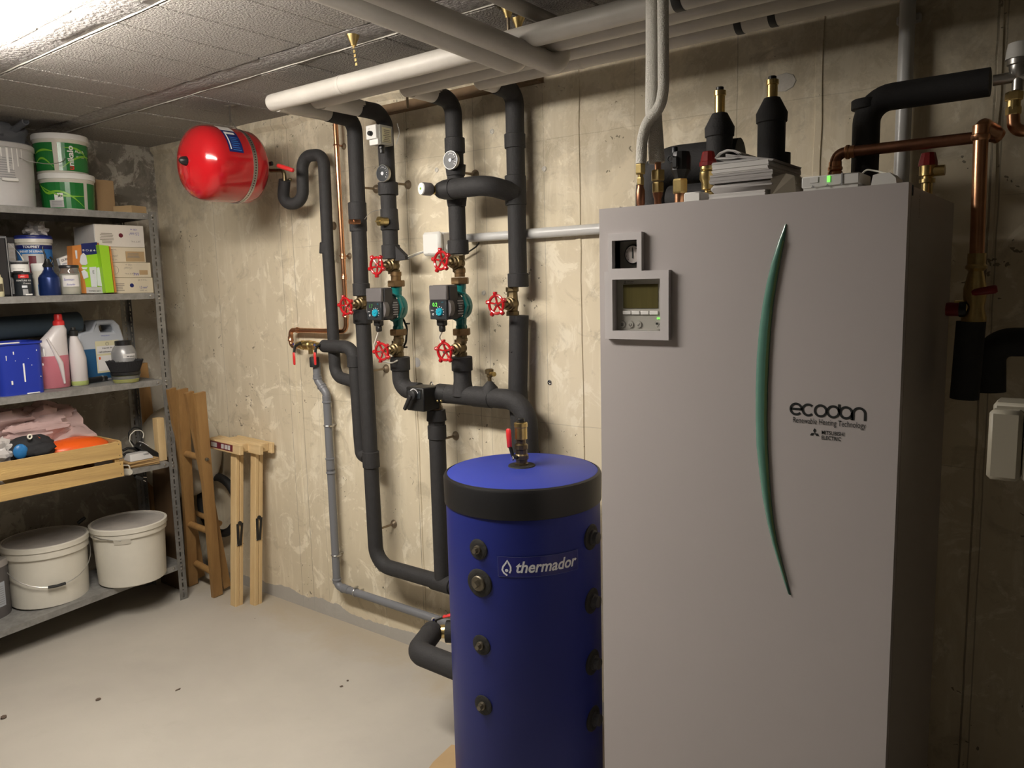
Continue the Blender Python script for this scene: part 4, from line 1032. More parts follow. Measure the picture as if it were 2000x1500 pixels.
part('red_lever', MB().lathe([(.005, 0), (.0085, .004), (.009, .05), (.0085, .07), (.005, .074)], b0+dirv*.035+V((0, 0, .05)), dirv+V((0, 0, .25)), 10, sq=(1, .6)), 'red_plastic', bv)
pl2 = foam_pipe('short black insulated pipe going from the floor level ball valve in behind the tank', [b0+dirv*.045, b0+dirv*.20], .036, .05)
# cardboard scrap on the floor at the tank foot
qa = at(846, 1492, Z=0); qb = at(882, 1458, Z=0); qc = at(960, 1470, Z=0); qd = at(930, 1530, Z=0); qe = at(830, 1515, Z=0)
part('cardboard_sheet', MB().prism([(p.x, p.y, .0005) for p in (qe, qa, qb, qc, qd)], (0, 0, .006)), 'cardboard_light', None, False, 'piece of tan cardboard on the floor at the foot of the blue tank', 'cardboard')

# ============================================================ WHITE HEAT PUMP CABINET
cx0, cx1, cy0, cy1, cz1 = -.868, -.273, 1.457, 1.945, 1.6
hp = thing('heat_pump_cabinet', 'tall white heat pump cabinet with a green arc and small control panel', 'heat pump', ((cx0+cx1)/2, (cy0+cy1)/2, 0))
def CF(px_, py_, y=cy0): return at(px_, py_, Y=y)
g0 = CF(1201, 525); g1 = CF(1249, 468); d0 = CF(1202, 645); d1 = CF(1294, 544)
holes = [(g0.x, g1.x, g0.z, g1.z), (d0.x, d1.x, d0.z, d1.z)]
def holed(x0, x1, z0, z1, y0, y1, holes):
    xs = sorted({x0, x1, *[h[0] for h in holes], *[h[1] for h in holes]}); zs = sorted({z0, z1, *[h[2] for h in holes], *[h[3] for h in holes]})
    inside = lambda x, z: x0 <= x <= x1 and z0 <= z <= z1 and not any(h[0] < x < h[1] and h[2] < z < h[3] for h in holes)
    mb = MB(); cell = {}
    for i in range(len(xs)-1):
        for j in range(len(zs)-1): cell[i, j] = inside((xs[i]+xs[i+1])/2, (zs[j]+zs[j+1])/2)
    for (i, j), on in cell.items():
        if not on: continue
        a, b, c, d = xs[i], xs[i+1], zs[j], zs[j+1]
        mb.add([(a, y0, c), (b, y0, c), (b, y0, d), (a, y0, d)], [(0, 1, 2, 3)]); mb.add([(a, y1, c), (b, y1, c), (b, y1, d), (a, y1, d)], [(3, 2, 1, 0)])
        for (di, dj, q) in ((-1, 0, [(a, c), (a, d)]), (1, 0, [(b, c), (b, d)]), (0, -1, [(a, c), (b, c)]), (0, 1, [(a, d), (b, d)])):
            if not cell.get((i+di, j+dj), False):
                (xa_, za_), (xb_, zb2) = q; mb.add([(xa_, y0, za_), (xb_, y0, zb2), (xb_, y1, zb2), (xa_, y1, za_)], [(0, 1, 2, 3)])
    return mb
import bmesh
fm = holed(cx0, cx1, .03, cz1, cy0, cy0+.022, holes)
part('front_panel', fm, 'cabinet_white', hp, False)
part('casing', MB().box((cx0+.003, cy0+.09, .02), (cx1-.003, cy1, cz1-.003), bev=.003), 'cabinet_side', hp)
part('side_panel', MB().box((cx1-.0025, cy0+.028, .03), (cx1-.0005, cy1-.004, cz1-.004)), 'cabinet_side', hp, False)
part('inner_frame', MB().box((cx0+.004, cy0+.02, .02), (cx0+.02, cy0+.095, cz1-.004)).box((cx1-.02, cy0+.02, .02), (cx1-.004, cy0+.095, cz1-.004)).box((cx0+.02, cy0+.02, cz1-.02), (cx1-.02, cy0+.095, cz1-.004)), 'cabinet_side', hp, False)
for x in (cx0+.05, cx1-.05):
    for y in (cy0+.06, cy1-.06): part('foot', MB().lathe([(.022, 0), (.022, .008), (.012, .01), (.012, .025)], (x, y, 0), n=16), 'black_plastic', hp)
# small slot and stamp at the top of the side panel
q = at(1783, 368, X=cx1); part('panel_clip', MB().box((cx1-.001, q.y-.002, q.z-.012), (cx1+.001, q.y+.001, q.z+.006)), 'print_black', hp, False)
q = at(1795, 425, X=cx1); text('FRAGILE', (cx1, q.y, q.z), (0, 0, 1), (0, -1, 0), .007, 'print_black', hp, name='stamp', width=.04)
# bezel
o = [CF(1193, 457), CF(1258, 457), CF(1186, 528), CF(1262, 524), CF(1311, 523), CF(1186, 661), CF(1311, 664)]
bx = MB()
m_ = holed(o[0].x, o[1].x, (o[2].z+o[3].z)/2-.004, o[0].z, cy0-.012, cy0-.0002, [holes[0]]); bx.add(m_.v, m_.f)
m_ = holed(o[2].x, o[4].x, o[6].z, (o[2].z+o[3].z)/2-.004, cy0-.012, cy0-.0002, [holes[1]]); bx.add(m_.v, m_.f)
bz = part('control_bezel', bx, 'cabinet_bezel', hp, False)
bmn = bz.modifiers.new('bevel', 'BEVEL'); bmn.width = .0025; bmn.segments = 2; bmn.limit_method = 'ANGLE'
# recess linings
def lining(h, y0, y1, mt, name):
    x0, x1, z0, z1 = h; e = .0015
    mb = MB().box((x0-e, y0, z0-e), (x0, y1, z1+e)).box((x1, y0, z0-e), (x1+e, y1, z1+e)).box((x0, y0, z0-e), (x1, y1, z0)).box((x0, y0, z1), (x1, y1, z1+e)).box((x0-e, y1, z0-e), (x1+e, y1+.002, z1+e))
    return part(name, mb, mt, hp, False)
lining(holes[0], cy0+.001, cy0+.026, 'cabinet_bezel', 'gauge_recess')
h = holes[0]; yb = cy0+.025
part('gauge_plate', MB().box((h[0]+.001, yb-.003, h[2]+.001), (h[1]-.001, yb, h[3]-.001)), 'display_grey', hp, False)
gc = V((at(1237, 497, Y=yb-.008).x, yb-.004, at(1237, 497, Y=yb-.008).z))
gg = part('pressure_gauge', MB().lathe([(.0205, 0), (.0205, .006), (.019, .008), (.018, .008), (.0178, .005)], gc, (0, -1, 0), 28), 'black_plastic', hp)
part('gauge_face', MB().lathe([(.0185, 0), (.0185, .001)], gc+V((0, -.0055, 0)), (0, -1, 0), 28), 'dial_white', gg, False)
part('gauge_needle', MB().box((gc.x-.0011, gc.y-.0078, gc.z-.008), (gc.x+.0011, gc.y-.0072, gc.z+.013)), 'print_black', gg, False)
mb = MB()
for i in range(9):
    a = radians(-45+i*270/8); p = gc+V((cos(a)*.0145, -.0071, sin(a)*.0145)); mb.add([p+V((-.0007, 0, -.001)), p+V((.0007, 0, -.001)), p+V((.0007, 0, .001)), p+V((-.0007, 0, .001))], [(0, 1, 2, 3)])
part('gauge_marks', mb, 'print_black', gg, False)
# display module
h = holes[1]; yd = cy0+.006
dmo = part('display_module', MB().box((h[0]+.0005, yd, h[2]+.0005), (h[1]-.0005, yd+.02, h[3]-.0005)), 'display_grey', hp, False)
hw, hh = h[1]-h[0], h[3]-h[2]
def HM(u, v, dy=0): return V((h[0]+hw*u, yd-dy, h[3]-hh*v))
a = HM(.15, .10); b = HM(.885, .565)
part('lcd_screen', MB().box((a.x, yd-.0012, b.z), (b.x, yd, a.z)), 'lcd', dmo, False)
for i in range(4):
    a = HM(.145+i*.19, .615); part('soft_key', MB().box((a.x, yd-.003, a.z-.0078), (a.x+hw*.175, yd, a.z), bev=.0008), 'white_plastic', dmo)
for i, (u, rr_) in enumerate(((.13, .0072), (.305, .0072), (.48, .0072), (.90, .0098))):
    a = HM(u, .885, 0); part('round_key', MB().lathe([(rr_, 0), (rr_*.95, .002), (rr_*.8, .0022)], a, (0, -1, 0), 18).torus(a, (0, 1, 0), rr_+.0008, .0007, 20, 5), 'display_grey', dmo)
    if i == 0:
        for k in range(3): decal(a+V((-.003, -.0024, -.003+k*.0024)), (1, 0, 0), (0, 0, 1), .006, .0012, 'print_black', dmo, 'key_icon', .0003)
    if i == 1: part('key_icon', MB().torus(a+V((0, -.0026, 0)), (0, 1, 0), .0028, .0005, 12, 4, 0, 4.6), 'print_black', dmo)
    if i == 2: vs, fs = stroke([(-.003, .0), (-.0008, -.0022), (.0032, .0026)], .001, lambda x, z: a+V((x, -.0026, z))); part('key_icon', MB().add(vs, fs), 'print_black', dmo, False)
    if i == 3: decal(a+V((-.006, -.0026, .001)), (1, 0, 0), (0, 0, 1), .0055, .004, 'print_black', dmo, 'key_icon', .0003); vs, fs = stroke([(-.0025, -.005), (.0035, .0035)], .0008, lambda x, z: a+V((x, -.0026, z))); part('key_icon', MB().add(vs, fs), 'print_black', dmo, False)
for du in (0, .035):
    a = HM(.865+du, .745); part('status_led', MB().box((a.x, yd-.0015, a.z-.0028), (a.x+.003, yd, a.z)), 'green_led', dmo, False)
def diamonds(o, s, mt, parent, xd=V((1, 0, 0)), zd=V((0, 0, 1)), ny=-.0005):
    mb = MB(); o = V(o)
    for k in range(3):
        a = radians(90+120*k); c = o+xd*cos(a)*s*.5+zd*sin(a)*s*.5; e = xd*cos(a)+zd*sin(a); n_ = xd*-sin(a)+zd*cos(a)
        mb.add([c-e*s*.5+V((0, ny, 0)), c+n_*s*.29+V((0, ny, 0)), c+e*s*.5+V((0, ny, 0)), c-n_*s*.29+V((0, ny, 0))], [(0, 1, 2, 3)])
    part('three_diamond_logo', mb, mt, parent, False)
diamonds(HM(.19, .065), .0042, 'print_black', dmo)
a = HM(.24, .055); text('MITSUBISHI', a+V((0, -.0003, 0)), (1, 0, 0), (0, 0, 1), .0022, 'print_black', dmo); text('ELECTRIC', a+V((0, -.0003, -.0032)), (1, 0, 0), (0, 0, 1), .0022, 'print_black', dmo)
# green arc
Lp = [(1533.5, 437), (1521, 470), (1508, 510), (1498, 552), (1490, 595), (1483, 645), (1478.5, 700), (1476.5, 760), (1476.5, 820), (1478, 870), (1484, 925), (1490, 972), (1499, 1020), (1509, 1062), (1521, 1102), (1531, 1135), (1539, 1158)]
Rp = [(1537, 438), (1533, 470), (1525, 510), (1518, 552), (1511, 595), (1506, 645), (1502.5, 700), (1500, 760), (1499, 820), (1500, 870), (1503, 925), (1506.5, 972), (1512, 1020), (1519, 1062), (1529, 1102), (1538, 1135), (1545, 1162)]
rg = []
for (a, b), (c, d) in zip(Lp, Rp):
    l = CF(a, b); r = CF(c, d); k = min(1, (r.x-l.x)/.012)
    rg.append([l+V((0, .001, 0)), l+V((.0004, -.003*k, 0)), l.lerp(r, .3)+V((0, -.0065*k, 0)), l.lerp(r, .6)+V((0, -.0065*k, 0)), r+V((-.0004, -.003*k, 0)), r+V((0, .001, 0))])
part('green_arc', MB().ring_sweep(rg), 'arc_green', hp, sharp=60)
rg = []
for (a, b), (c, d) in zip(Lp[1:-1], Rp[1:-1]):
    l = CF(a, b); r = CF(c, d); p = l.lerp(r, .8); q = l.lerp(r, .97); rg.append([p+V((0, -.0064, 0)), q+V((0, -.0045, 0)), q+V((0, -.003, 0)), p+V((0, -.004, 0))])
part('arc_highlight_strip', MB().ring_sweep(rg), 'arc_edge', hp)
# lettering: geometric lower-case word drawn with round strokes
E0 = CF(1542, 810); E1 = CF(1691, 823); WW = E1.x-E0.x; zb0 = (E0.z+E1.z)/2; X6 = WW/6.12; R_ = X6*.46; SW = X6*.20
def ring_pts(cx_, cz_, a0, a1, n=26): return [(cx_+R_*cos(radians(a0+(a1-a0)*i/n)), cz_+R_*sin(radians(a0+(a1-a0)*i/n))) for i in range(n+1)]
S_ = []
cz_ = R_+SW/2
cs = [X6*(.55+i*1.01) for i in range(6)]
S_.append(ring_pts(cs[0], cz_, 0, 320)); S_.append([(cs[0]-R_, cz_), (cs[0]+R_+SW*.45, cz_)])
S_.append(ring_pts(cs[1], cz_, 45, 315)); S_.append(ring_pts(cs[2], cz_, 0, 360))
S_.append(ring_pts(cs[3], cz_, 0, 360)); S_.append([(cs[3]+R_, cz_), (cs[3]+R_, cz_+R_*1.45)])
S_.append(ring_pts(cs[4], cz_, 0, 360)); S_.append([(cs[4]+R_, 0), (cs[4]+R_, cz_)])
S_.append([(cs[5]-R_, 0), (cs[5]-R_, cz_)]+ring_pts(cs[5], cz_, 180, 0)+[(cs[5]+R_, 0)])
mb = MB()
for i, s in enumerate(S_): mb.add(*stroke(s, SW, lambda a, b: V((E0.x+a, cy0-.0005, zb0+b))))
part('ecodan_lettering', mb, 'print_black', hp, False); hp.children[-1].name = 'lettering'
a = CF(1549, 824); b = CF(1691, 836); text('Renewable Heating Technology', (a.x, cy0-.0001, (a.z+b.z)/2-.004), (1, 0, 0), (0, 0, 1), .0135, 'print_black', hp, width=b.x-a.x)
a = CF(1591, 846); diamonds(a, .0095, 'print_black', hp)
a = CF(1605, 848); b = CF(1649, 850); text('MITSUBISHI', (a.x, cy0-.0001, a.z), (1, 0, 0), (0, 0, 1), .0072, 'print_black', hp, width=b.x-a.x, bold=.015)
text('ELECTRIC', (a.x, cy0-.0001, a.z-.0095), (1, 0, 0), (0, 0, 1), .0072, 'print_black', hp, width=(b.x-a.x)*.86, bold=.015)

# ============================================================ THINGS ON TOP OF THE CABINET
def xat(px_, Y, z=1.66):                       # x on row Y at height z seen in column px_
    return at(px_, 350, Y=Y).x
zT = 1.6
def fit(label, name, px_, Y, prof, mt, cat='fitting', n=16, extra=None, sharp=30):
    x = xat(px_, Y); t = thing(name, label, cat, (x, Y, zT)); return t, x
Yh = 1.56
# two braided hoses with their fittings
hs = thing('braided_hose', 'thin white braided hose curving from the ceiling down to the leftmost brass fitting', 'hose', (at(1252, 320, Y=Yh).x, Yh, 1.7))
pp = [(1294, 2), (1296, 170), (1291, 208), (1262, 240), (1254, 275), (1252, 320)]
part('hose', MB().tube([V((at(1294, 0, Y=Yh).x, Yh, 2.155))]+[at(a, b, Y=Yh) for a, b in pp[1:]], .0118, 16, bend=.06), 'hose_white', hs)
zz = at(1252, 320, Y=Yh).z; x = at(1251, 350, Y=Yh).x
part('flare_nut', MB().hexn((x, Yh, zz-.022), (0, 0, 1), .0115, .022).hexn((x-.0, Yh, zz-.045), (0, 0, 1), .0085, .016).cyl((x, Yh, zz-.05), (x, Yh, zz), .006, n=10), 'brass', hs, False)
part('copper_tail', MB().lathe([(.007, zT-zz), (.007, -.09), (.0095, -.085), (.0095, -.058), (.007, -.05), (.007, -.045)], (x, Yh, zz), n=14), 'copper_dull', hs)
hs2 = thing('braided_hose', 'thick white braided hose hanging from the ceiling to the second brass fitting', 'hose', (at(1283, 315, Y=Yh+.03).x, Yh+.03, 1.7))
Y2 = Yh+.03
part('hose', MB().tube([V((at(1278, 0, Y=Y2).x, Y2, 2.155)), at(1277, 120, Y=Y2), at(1276, 215, Y=Y2), at(1283, 318, Y=Y2)], .0175, 18, bend=.2), 'hose_white', hs2)
zz = at(1284, 316, Y=Y2).z; x = at(1285, 350, Y=Y2).x
part('copper_stub', MB().cyl((x, Y2, zz-.02), (x, Y2, zz+.01), .007, n=12), 'copper', hs2)
part('flare_nut', MB().hexn((x, Y2, zz-.041), (0, 0, 1), .0155, .023).hexn((x, Y2, zz-.066), (0, 0, 1), .0135, .022), 'brass', hs2, False)
part('copper_tail', MB().lathe([(.008, zT-zz), (.008, -.08), (.011, -.07), (.011, -.064)], (x, Y2, zz), n=14), 'copper_dull', hs2)
# automatic air vent, black
Y3 = 1.56; x = at(1328, 360, Y=Y3).x; z1_ = at(1328, 350, Y=Y3).z
av = thing('air_vent', 'black plastic automatic air vent on a brass nut on top of the cabinet', 'valve', (x, Y3, zT))
part('copper_pipe', MB().cyl((x, Y3, zT), (x, Y3, at(1328, 375, Y=Y3).z), .0115, n=16), 'copper', av)
part('brass_nut', MB().hexn((x, Y3, at(1328, 378, Y=Y3).z), (0, 0, 1), .0165, z1_-at(1328, 378, Y=Y3).z), 'brass', av, False)
zq = at(1328, 300, Y=Y3).z
part('vent_body', MB().lathe([(.012, 0), (.016, .01), (.021, .018), (.021, .045), (.018, .055), (.018, zq-z1_), (.012, zq-z1_+.004)], (x+.002, Y3, z1_), n=12).box((x-.008, Y3-.025, z1_+.02), (x+.006, Y3-.015, z1_+.045), bev=.003), 'black_plastic', av, sharp=25)
part('vent_nozzle', MB().lathe([(.0065, 0), (.0065, .018), (.0055, .02)], (x-.009, Y3-.006, zq-.006), n=12).torus((x-.012, Y3-.021, zq-.012), (0, 1, 0), .0065, .002, 14, 6), 'panel_dark', av)
# red safety valve
Y4 = 1.57; x = at(1383, 360, Y=Y4).x
rv = thing('relief_valve', 'brass relief valve with dark red cap, touching the papers on the cabinet', 'valve', (x, Y4, zT))
zr = [at(1383, y, Y=Y4).z for y in (388, 372, 350, 325, 296)]
part('brass_body', MB().lathe([(.0125, 0), (.0125, zr[0]-zT+.012), (.007, zr[0]-zT+.014), (.007, zr[1]-zT), (.0135, zr[1]-zT+.002), (.0135, zr[2]-zT-.008), (.0175, zr[2]-zT), (.0175, zr[2]-zT+.014), (.015, zr[2]-zT+.018), (.0165, zr[3]-zT-.006), (.0165, zr[3]-zT)], (x, Y4, zT), n=16).cyl((x, Y4, zr[2]+.006), (x+.028, Y4+.01, zr[2]+.006), .012, n=12), 'brass', rv, sharp=30)
part('red_cap', MB().lathe([(.0185, 0), (.0185, .008), (.0165, .010), (.0125, zr[4]-zr[3]-.002), (.011, zr[4]-zr[3])], (x, Y4, zr[3]), n=10), 'dark_red', rv, sharp=20)
# big black elbow pipe behind
Ye = 1.78
xb_ = at(1280, 350, Y=Ye).x; ztop = at(1330, 322, Y=Ye).z
foam_pipe('fat black insulated elbow rising behind the brass fittings on the cabinet', [(xb_, Ye, zT+.001), (xb_, Ye, ztop), (at(1440, 330, Y=Ye).x, Ye+.02, ztop)], .048, .07)
Yb2 = 1.74
foam_pipe('short lower black insulated pipe behind the papers on the cabinet', [(at(1310, 375, Y=Yb2).x, Yb2, zT+.0355), (at(1400, 370, Y=Yb2).x, Yb2, zT+.0355)], .033, .05)
# two black bottles-like insulated vents
def vent(label, px_, ytop, ycone, yshould, Y, r, x_off=0):
    x = at(px_, 300, Y=Y).x+x_off; z = lambda y_: at(px_, y_, Y=Y).z
    t = thing('insulated_air_vent', label, 'valve', (x, Y, zT), 'brass tipped vents wrapped in black foam')
    part('foam_body', MB().lathe([(r*.92, -.10), (r*.95, z(yshould+8)-zT-.012), (r*1.05, z(yshould+8)-zT-.01), (r*1.08, z(yshould)-zT), (r*.55, z(ycone)-zT), (r*.46, z(ycone)-zT+.001)], (x, Y, zT), n=24), 'foam', t)
    part('brass_tube', MB().lathe([(.0115, z(ycone)-zT-.01), (.0115, z(ytop+18)-zT), (.0135, z(ytop+18)-zT+.001), (.0135, z(ytop+8)-zT), (.011, z(ytop+7)-zT)], (x, Y, zT), n=20), 'brass', t)
    part('black_cap', MB().lathe([(.0085, z(ytop+8)-zT), (.0085, z(ytop)-zT-.001), (.007, z(ytop)-zT)], (x, Y, zT), n=16), 'black_plastic', t)
vent('black foam wrapped vent with a brass tip, the shorter left one above the papers', 1405, 170, 222, 250, 1.75, .031)
vent('black foam wrapped vent with a brass tip, the taller right one beside the wall scar', 1506, 149, 192, 222, 1.75, .031)
foam_pipe('black insulated leg bulging under the taller brass tipped vent', [(at(1510, 300, Y=1.76).x, 1.77, zT+.001), (at(1510, 300, Y=1.76).x, 1.77, at(1510, 300, Y=1.76).z)], .034, .05)
q = at(1531, 161, Y=YW); part('wall_scar', MB().lathe([(.03, 0), (.028, .002), (.012, .003)], (q.x, YW, q.z), (0, -1, 0), 9, sq=(1.1, .8)), 'mortar', wall_back, False)
# stack of papers
Yp = 1.62; x0 = at(1388, 380, Y=Yp-.08).x; x1 = at(1525, 370, Y=Yp-.08).x
def sheet(label, xa_, xb2, za_, zb2, mt, ang=0, name='paper_stack', cat='papers', d=.2, y0=None, group=None):
    mb = MB(); y0 = y0 if y0 is not None else Yp-.1; n = max(2, int((zb2-za_)/.0022)); rr = random.Random(int(za_*1e4))
    for i in range(n):
        a = za_+(zb2-za_)*i/n; b = za_+(zb2-za_)*(i+.96)/n; e = rr.uniform(-.0012, .0012); f = rr.uniform(-.001, .001)
        mb.box((xa_+e, y0+f, a), (xb2+e, y0+d+f, b))
    return part(name, mb, mt, None, False, label, cat, group=group)
zf = lambda y_: at(1450, y_, Y=Yp-.1).z
sheet('lowest white booklet under the paper pile on the cabinet', at(1385, 380, Y=1.52).x, at(1494, 380, Y=1.52).x, zT, zf(374), 'paper', name='booklet')
t = thing('document_bag', 'grey plastic document bag in the middle of the paper pile', 'bag', (at(1450, 360, Y=Yp).x, Yp, zf(374)))
part('bag_film', MB().box((at(1385, 380, Y=1.52).x, Yp-.1, zf(373.5)), (at(1515, 380, Y=1.52).x, Yp+.1, zf(354)), bev=.008), 'paper_grey', t)
a_, b_ = at(1515, 372, Y=1.52), at(1552, 372, Y=1.52)
part('bag_fold', MB().prism([(a_.x-.01, Yp-.1, zT+.0015), (b_.x, Yp-.09, zT+.0015), (b_.x-.004, Yp-.09, zf(352)), (b_.x-.02, Yp-.09, zf(346)), (a_.x-.01, Yp-.1, zf(352))], (0, .15, 0)), 'plastic_film', t, False)
sheet('curled grey manual with fanned pages in the paper pile', at(1386, 380, Y=1.52).x, at(1508, 380, Y=1.52).x, zf(353.5), zf(336), 'paper_grey', name='manual')
sheet('crisp white sheaf of paper lying below the folded magazine', at(1390, 380, Y=1.52).x, at(1499, 380, Y=1.52).x, zf(335.5), zf(316), 'paper', name='paper_sheaf')
sheet('thin white leaflet between sheaf and magazine', at(1390, 380, Y=1.52).x, at(1480, 380, Y=1.52).x, zf(315.5), zf(311), 'bucket_grey', name='leaflet')
mg = thing('magazine', 'white magazine folded over in a loop on top of the paper pile', 'magazine', (at(1440, 305, Y=Yp).x, Yp, zf(311)))
for k, (mt, s) in enumerate((('paper', 1.0), ('paper', .86), ('paper_grey', .72))):
    pts = [at(a, b, Y=Yp-.1) for a, b in ((1396, 308), (1404, 298), (1420, 291), (1436, 293), (1448, 299), (1446, 305), (1434, 308.5), (1398, 309.5))]
    cc = sum(pts, V())/len(pts); pts = [cc+(p-cc)*s for p in pts]; pts = path(pts, .012, 4)
    mb = MB(); rg = []
    for i, p in enumerate(pts): rg.append([p, p+V((0, .18, 0)), p+V((0, .18, -.0013)), p+V((0, 0, -.0013))])
    mb.ring_sweep(rg); part('folded_pages', mb, mt, mg, True, sharp=60)
a_, b_ = at(1446, 297, Y=Yp-.1), at(1512, 310, Y=Yp-.1)
part('cover_flap', MB().prism([a_+V((-.03, 0, .0)), b_, b_+V((-.004, 0, -.003)), a_+V((-.03, 0, -.006))], (0, .17, 0)), 'paper_grey', mg, False)
# small white block
q = at(1358, 385, Y=1.53); part('wax_block', MB().box((q.x-.017, 1.51, zT), (q.x+.02, 1.56, at(1350, 375, Y=1.51).z), bev=.003), 'paint_white', None, True, 'small white block between black vent and relief valve', 'block')
# programmer box with green light
xa1 = at(1565, 370, Y=1.52).x; xb3 = at(1678, 360, Y=1.52).x; zq1 = at(1600, 343, Y=1.52).z
pg_ = thing('programmer_unit', 'white programmer box with a glowing green slot on the cabinet', 'control box', ((xa1+xb3)/2, 1.55, zT))
part('base', MB().box((xa1+.003, 1.523, zT), (xb3-.003, 1.60, zT+.012)), 'white_plastic', pg_, False)
part('cover', MB().box((xa1, 1.52, zT+.0115), (xb3, 1.605, zq1), bev=.002), 'white_plastic', pg_)
def pgx(px_): return at(px_, 350, Y=1.52).x
part('green_light', MB().box((pgx(1616), 1.5185, zq1-.013), (pgx(1621), 1.5205, zq1-.002)), 'green_led', pg_, False)
part('slider', MB().box((pgx(1643), 1.5185, zq1-.017), (pgx(1646), 1.5205, zq1+.001)), 'print_grey', pg_, False)
part('window', MB().box((pgx(1582), 1.5188, zq1-.012), (pgx(1598), 1.5205, zq1-.002)), 'paint_white', pg_, False)
for px_, up_ in ((1588, 1), (1616, 1), (1644, -1)):
    c = V((pgx(px_), 1.5192, zq1-.019)); part('arrow_mark', MB().add([c+V((-.003, 0, -.002*up_)), c+V((.003, 0, -.002*up_)), c+V((0, 0, .003*up_))], [(0, 1, 2)]), 'print_grey', pg_, False)
# second white module with cable
xm0, xm1 = at(1700, 350, Y=1.52).x, at(1752, 350, Y=1.52).x; zq2 = at(1725, 338, Y=1.52).z
wm = thing('wall_module', 'white rounded module with grey outline behind the top right cabinet edge', 'control box', ((xm0+xm1)/2, 1.55, zT))
part('shell', MB().prism([(xm0, 1.52, zT), (xm0+.004, 1.52, zq2-.002), (xm0+.012, 1.52, zq2), (xm1-.012, 1.52, zq2), (xm1-.002, 1.52, zq2-.01), (xm1, 1.52, zT)], (0, .06, 0)), 'white_plastic', wm, False)
cable('thin white wire arching over the small modules on the cabinet', [at(1683, 340, Y=1.58), at(1692, 331, Y=1.58), at(1712, 334, Y=1.58), at(1735, 340, Y=1.54)], .0016, 'cable_white', .02)

# ============================================================ PIPES RIGHT OF THE CABINET
Yk = 1.90
zk = at(1800, 180, Y=Yk).z; xk = at(1690, 300, Y=Yk).x
bk = foam_pipe('fat black insulated pipe rising behind the cabinet and turning right', [(xk, Yk, zT+.001), (xk, Yk, zk), (at(1934, 160, Y=Yk).x, Yk, zk)], .0285, .05)
sleeve(bk, (xk, Yk, at(1690, 215, Y=Yk).z), (xk, Yk, at(1690, 195, Y=Yk).z), .032)
vp = thing('white_pipe', 'white plastic pipe standing against the wall behind the black elbow', 'pipe', (at(1765, 200, Y=2.09).x, 2.09, 1.2))
xv = at(1766, 200, Y=2.09).x
part('tube', MB().cyl((xv, 2.09, 1.2), (xv, 2.09, at(1766, 15, Y=2.09).z+.09), .0175, n=20), 'conduit', vp)
part('clip', MB().box((xv-.026, 2.10, at(1765, 38, Y=2.1).z-.01), (xv+.026, YW, at(1765, 38, Y=2.1).z+.01), bev=.003), 'bucket_grey', vp)
Yq = 1.84
cr = thing('copper_pipe', 'thick copper pipe crossing from the cabinet top to the right hand riser', 'pipe', (at(1640, 295, Y=Yq).x, Yq, 1.7))
zq_ = at(1780, 283, Y=Yq).z; xq0 = at(1632, 300, Y=Yq).x; xq1 = at(1945, 270, Y=Yq).x
part('pipe_run', MB().tube([(xq0, Yq, zT-.05), (xq0, Yq, zq_), (xq1, Yq, zq_)], .0118, 16, bend=.02), 'copper_dull', cr)
for c, ax in (((xq0, Yq, zq_-.03), (0, 0, 1)), ((xq0, Yq, zq_-.045), (0, 0, -1)), ((xq0+.028, Yq, zq_), (1, 0, 0))):
    part('press_fitting', MB().lathe([(.0125, -.008), (.0155, -.005), (.0155, 0), (.0135, .002), (.0135, .012)], c, ax, 16), 'copper', cr)
Yr = 1.75; xr_ = at(1912, 330, Y=Yr).x
rs = thing('copper_riser', 'thick copper riser with a double bend at the right of the cabinet', 'pipe', (xr_, Yr, 1.5))
zt4 = at(1920, 240, Y=Yr).z
e2 = at(1948, 272, Y=1.85)
part('pipe_run', MB().tube([(xr_+.004, Yr, at(1908, 500, Y=Yr).z), (xr_, Yr, zt4), (e2.x, Yq-.0, e2.z+.012), (e2.x-.02, Yq, zq_)], .0128, 16, bend=.02), 'copper', rs)
part('press_fitting', MB().lathe([(.0135, -.012), (.0165, -.008), (.0165, -.002), (.0145, 0), (.0145, .016)], (xr_, Yr, at(1913, 262, Y=Yr).z), n=18), 'copper', rs)
q = e2; part('press_fitting', MB().lathe([(.0135, -.01), (.0165, -.006), (.0165, .0), (.0145, .01)], q+V((-.004, 0, .01)), (.6, .6, -.45), 18), 'copper', rs)
# ball valve and filter under the riser
fv = thing('filter_valve', 'pale brass filter valve with red handles below the copper riser in the shadow', 'valve', (xr_, Yr, at(1905, 560, Y=Yr).z))
zf_ = [at(1905, y, Y=Yr).z for y in (495, 520, 540, 575, 600, 628)]
part('valve_body', MB().lathe([(.022, zf_[5]-zf_[3]), (.022, zf_[5]-zf_[3]+.008), (.017, zf_[4]-zf_[3]), (.02, -.004), (.02, .012), (.015, zf_[2]-zf_[3]), (.013, zf_[2]-zf_[3]+.01), (.019, zf_[1]-zf_[3]-.004), (.019, zf_[1]-zf_[3]), (.016, zf_[1]-zf_[3]+.004), (.016, zf_[0]-zf_[3])], (xr_+.004, Yr, zf_[3]), n=12).cyl((xr_-.03, Yr-.005, zf_[4]), (xr_, Yr, zf_[4]), .014, n=14), 'brass', fv, sharp=30)
q = at(1848, 604, Y=Yr-.01); q2 = at(1874, 604, Y=Yr-.01)
part('red_cap', MB().lathe([(.0125, 0), (.0135, .003), (.0135, (q2-q).length)], q, q2-q, 16), 'dark_red', fv)
part('black_ring', MB().cyl(q2, q2+(q2-q).normalized()*.012, .015, n=16), 'black_plastic', fv)
q = at(1898, 572, Y=Yr-.03); q2 = at(1948, 564, Y=Yr-.03)
part('red_lever', MB().lathe([(.004, 0), (.007, .006), (.0085, (q2-q).length-.004), (.006, (q2-q).length)], q, q2-q, 10), 'dark_red', fv)
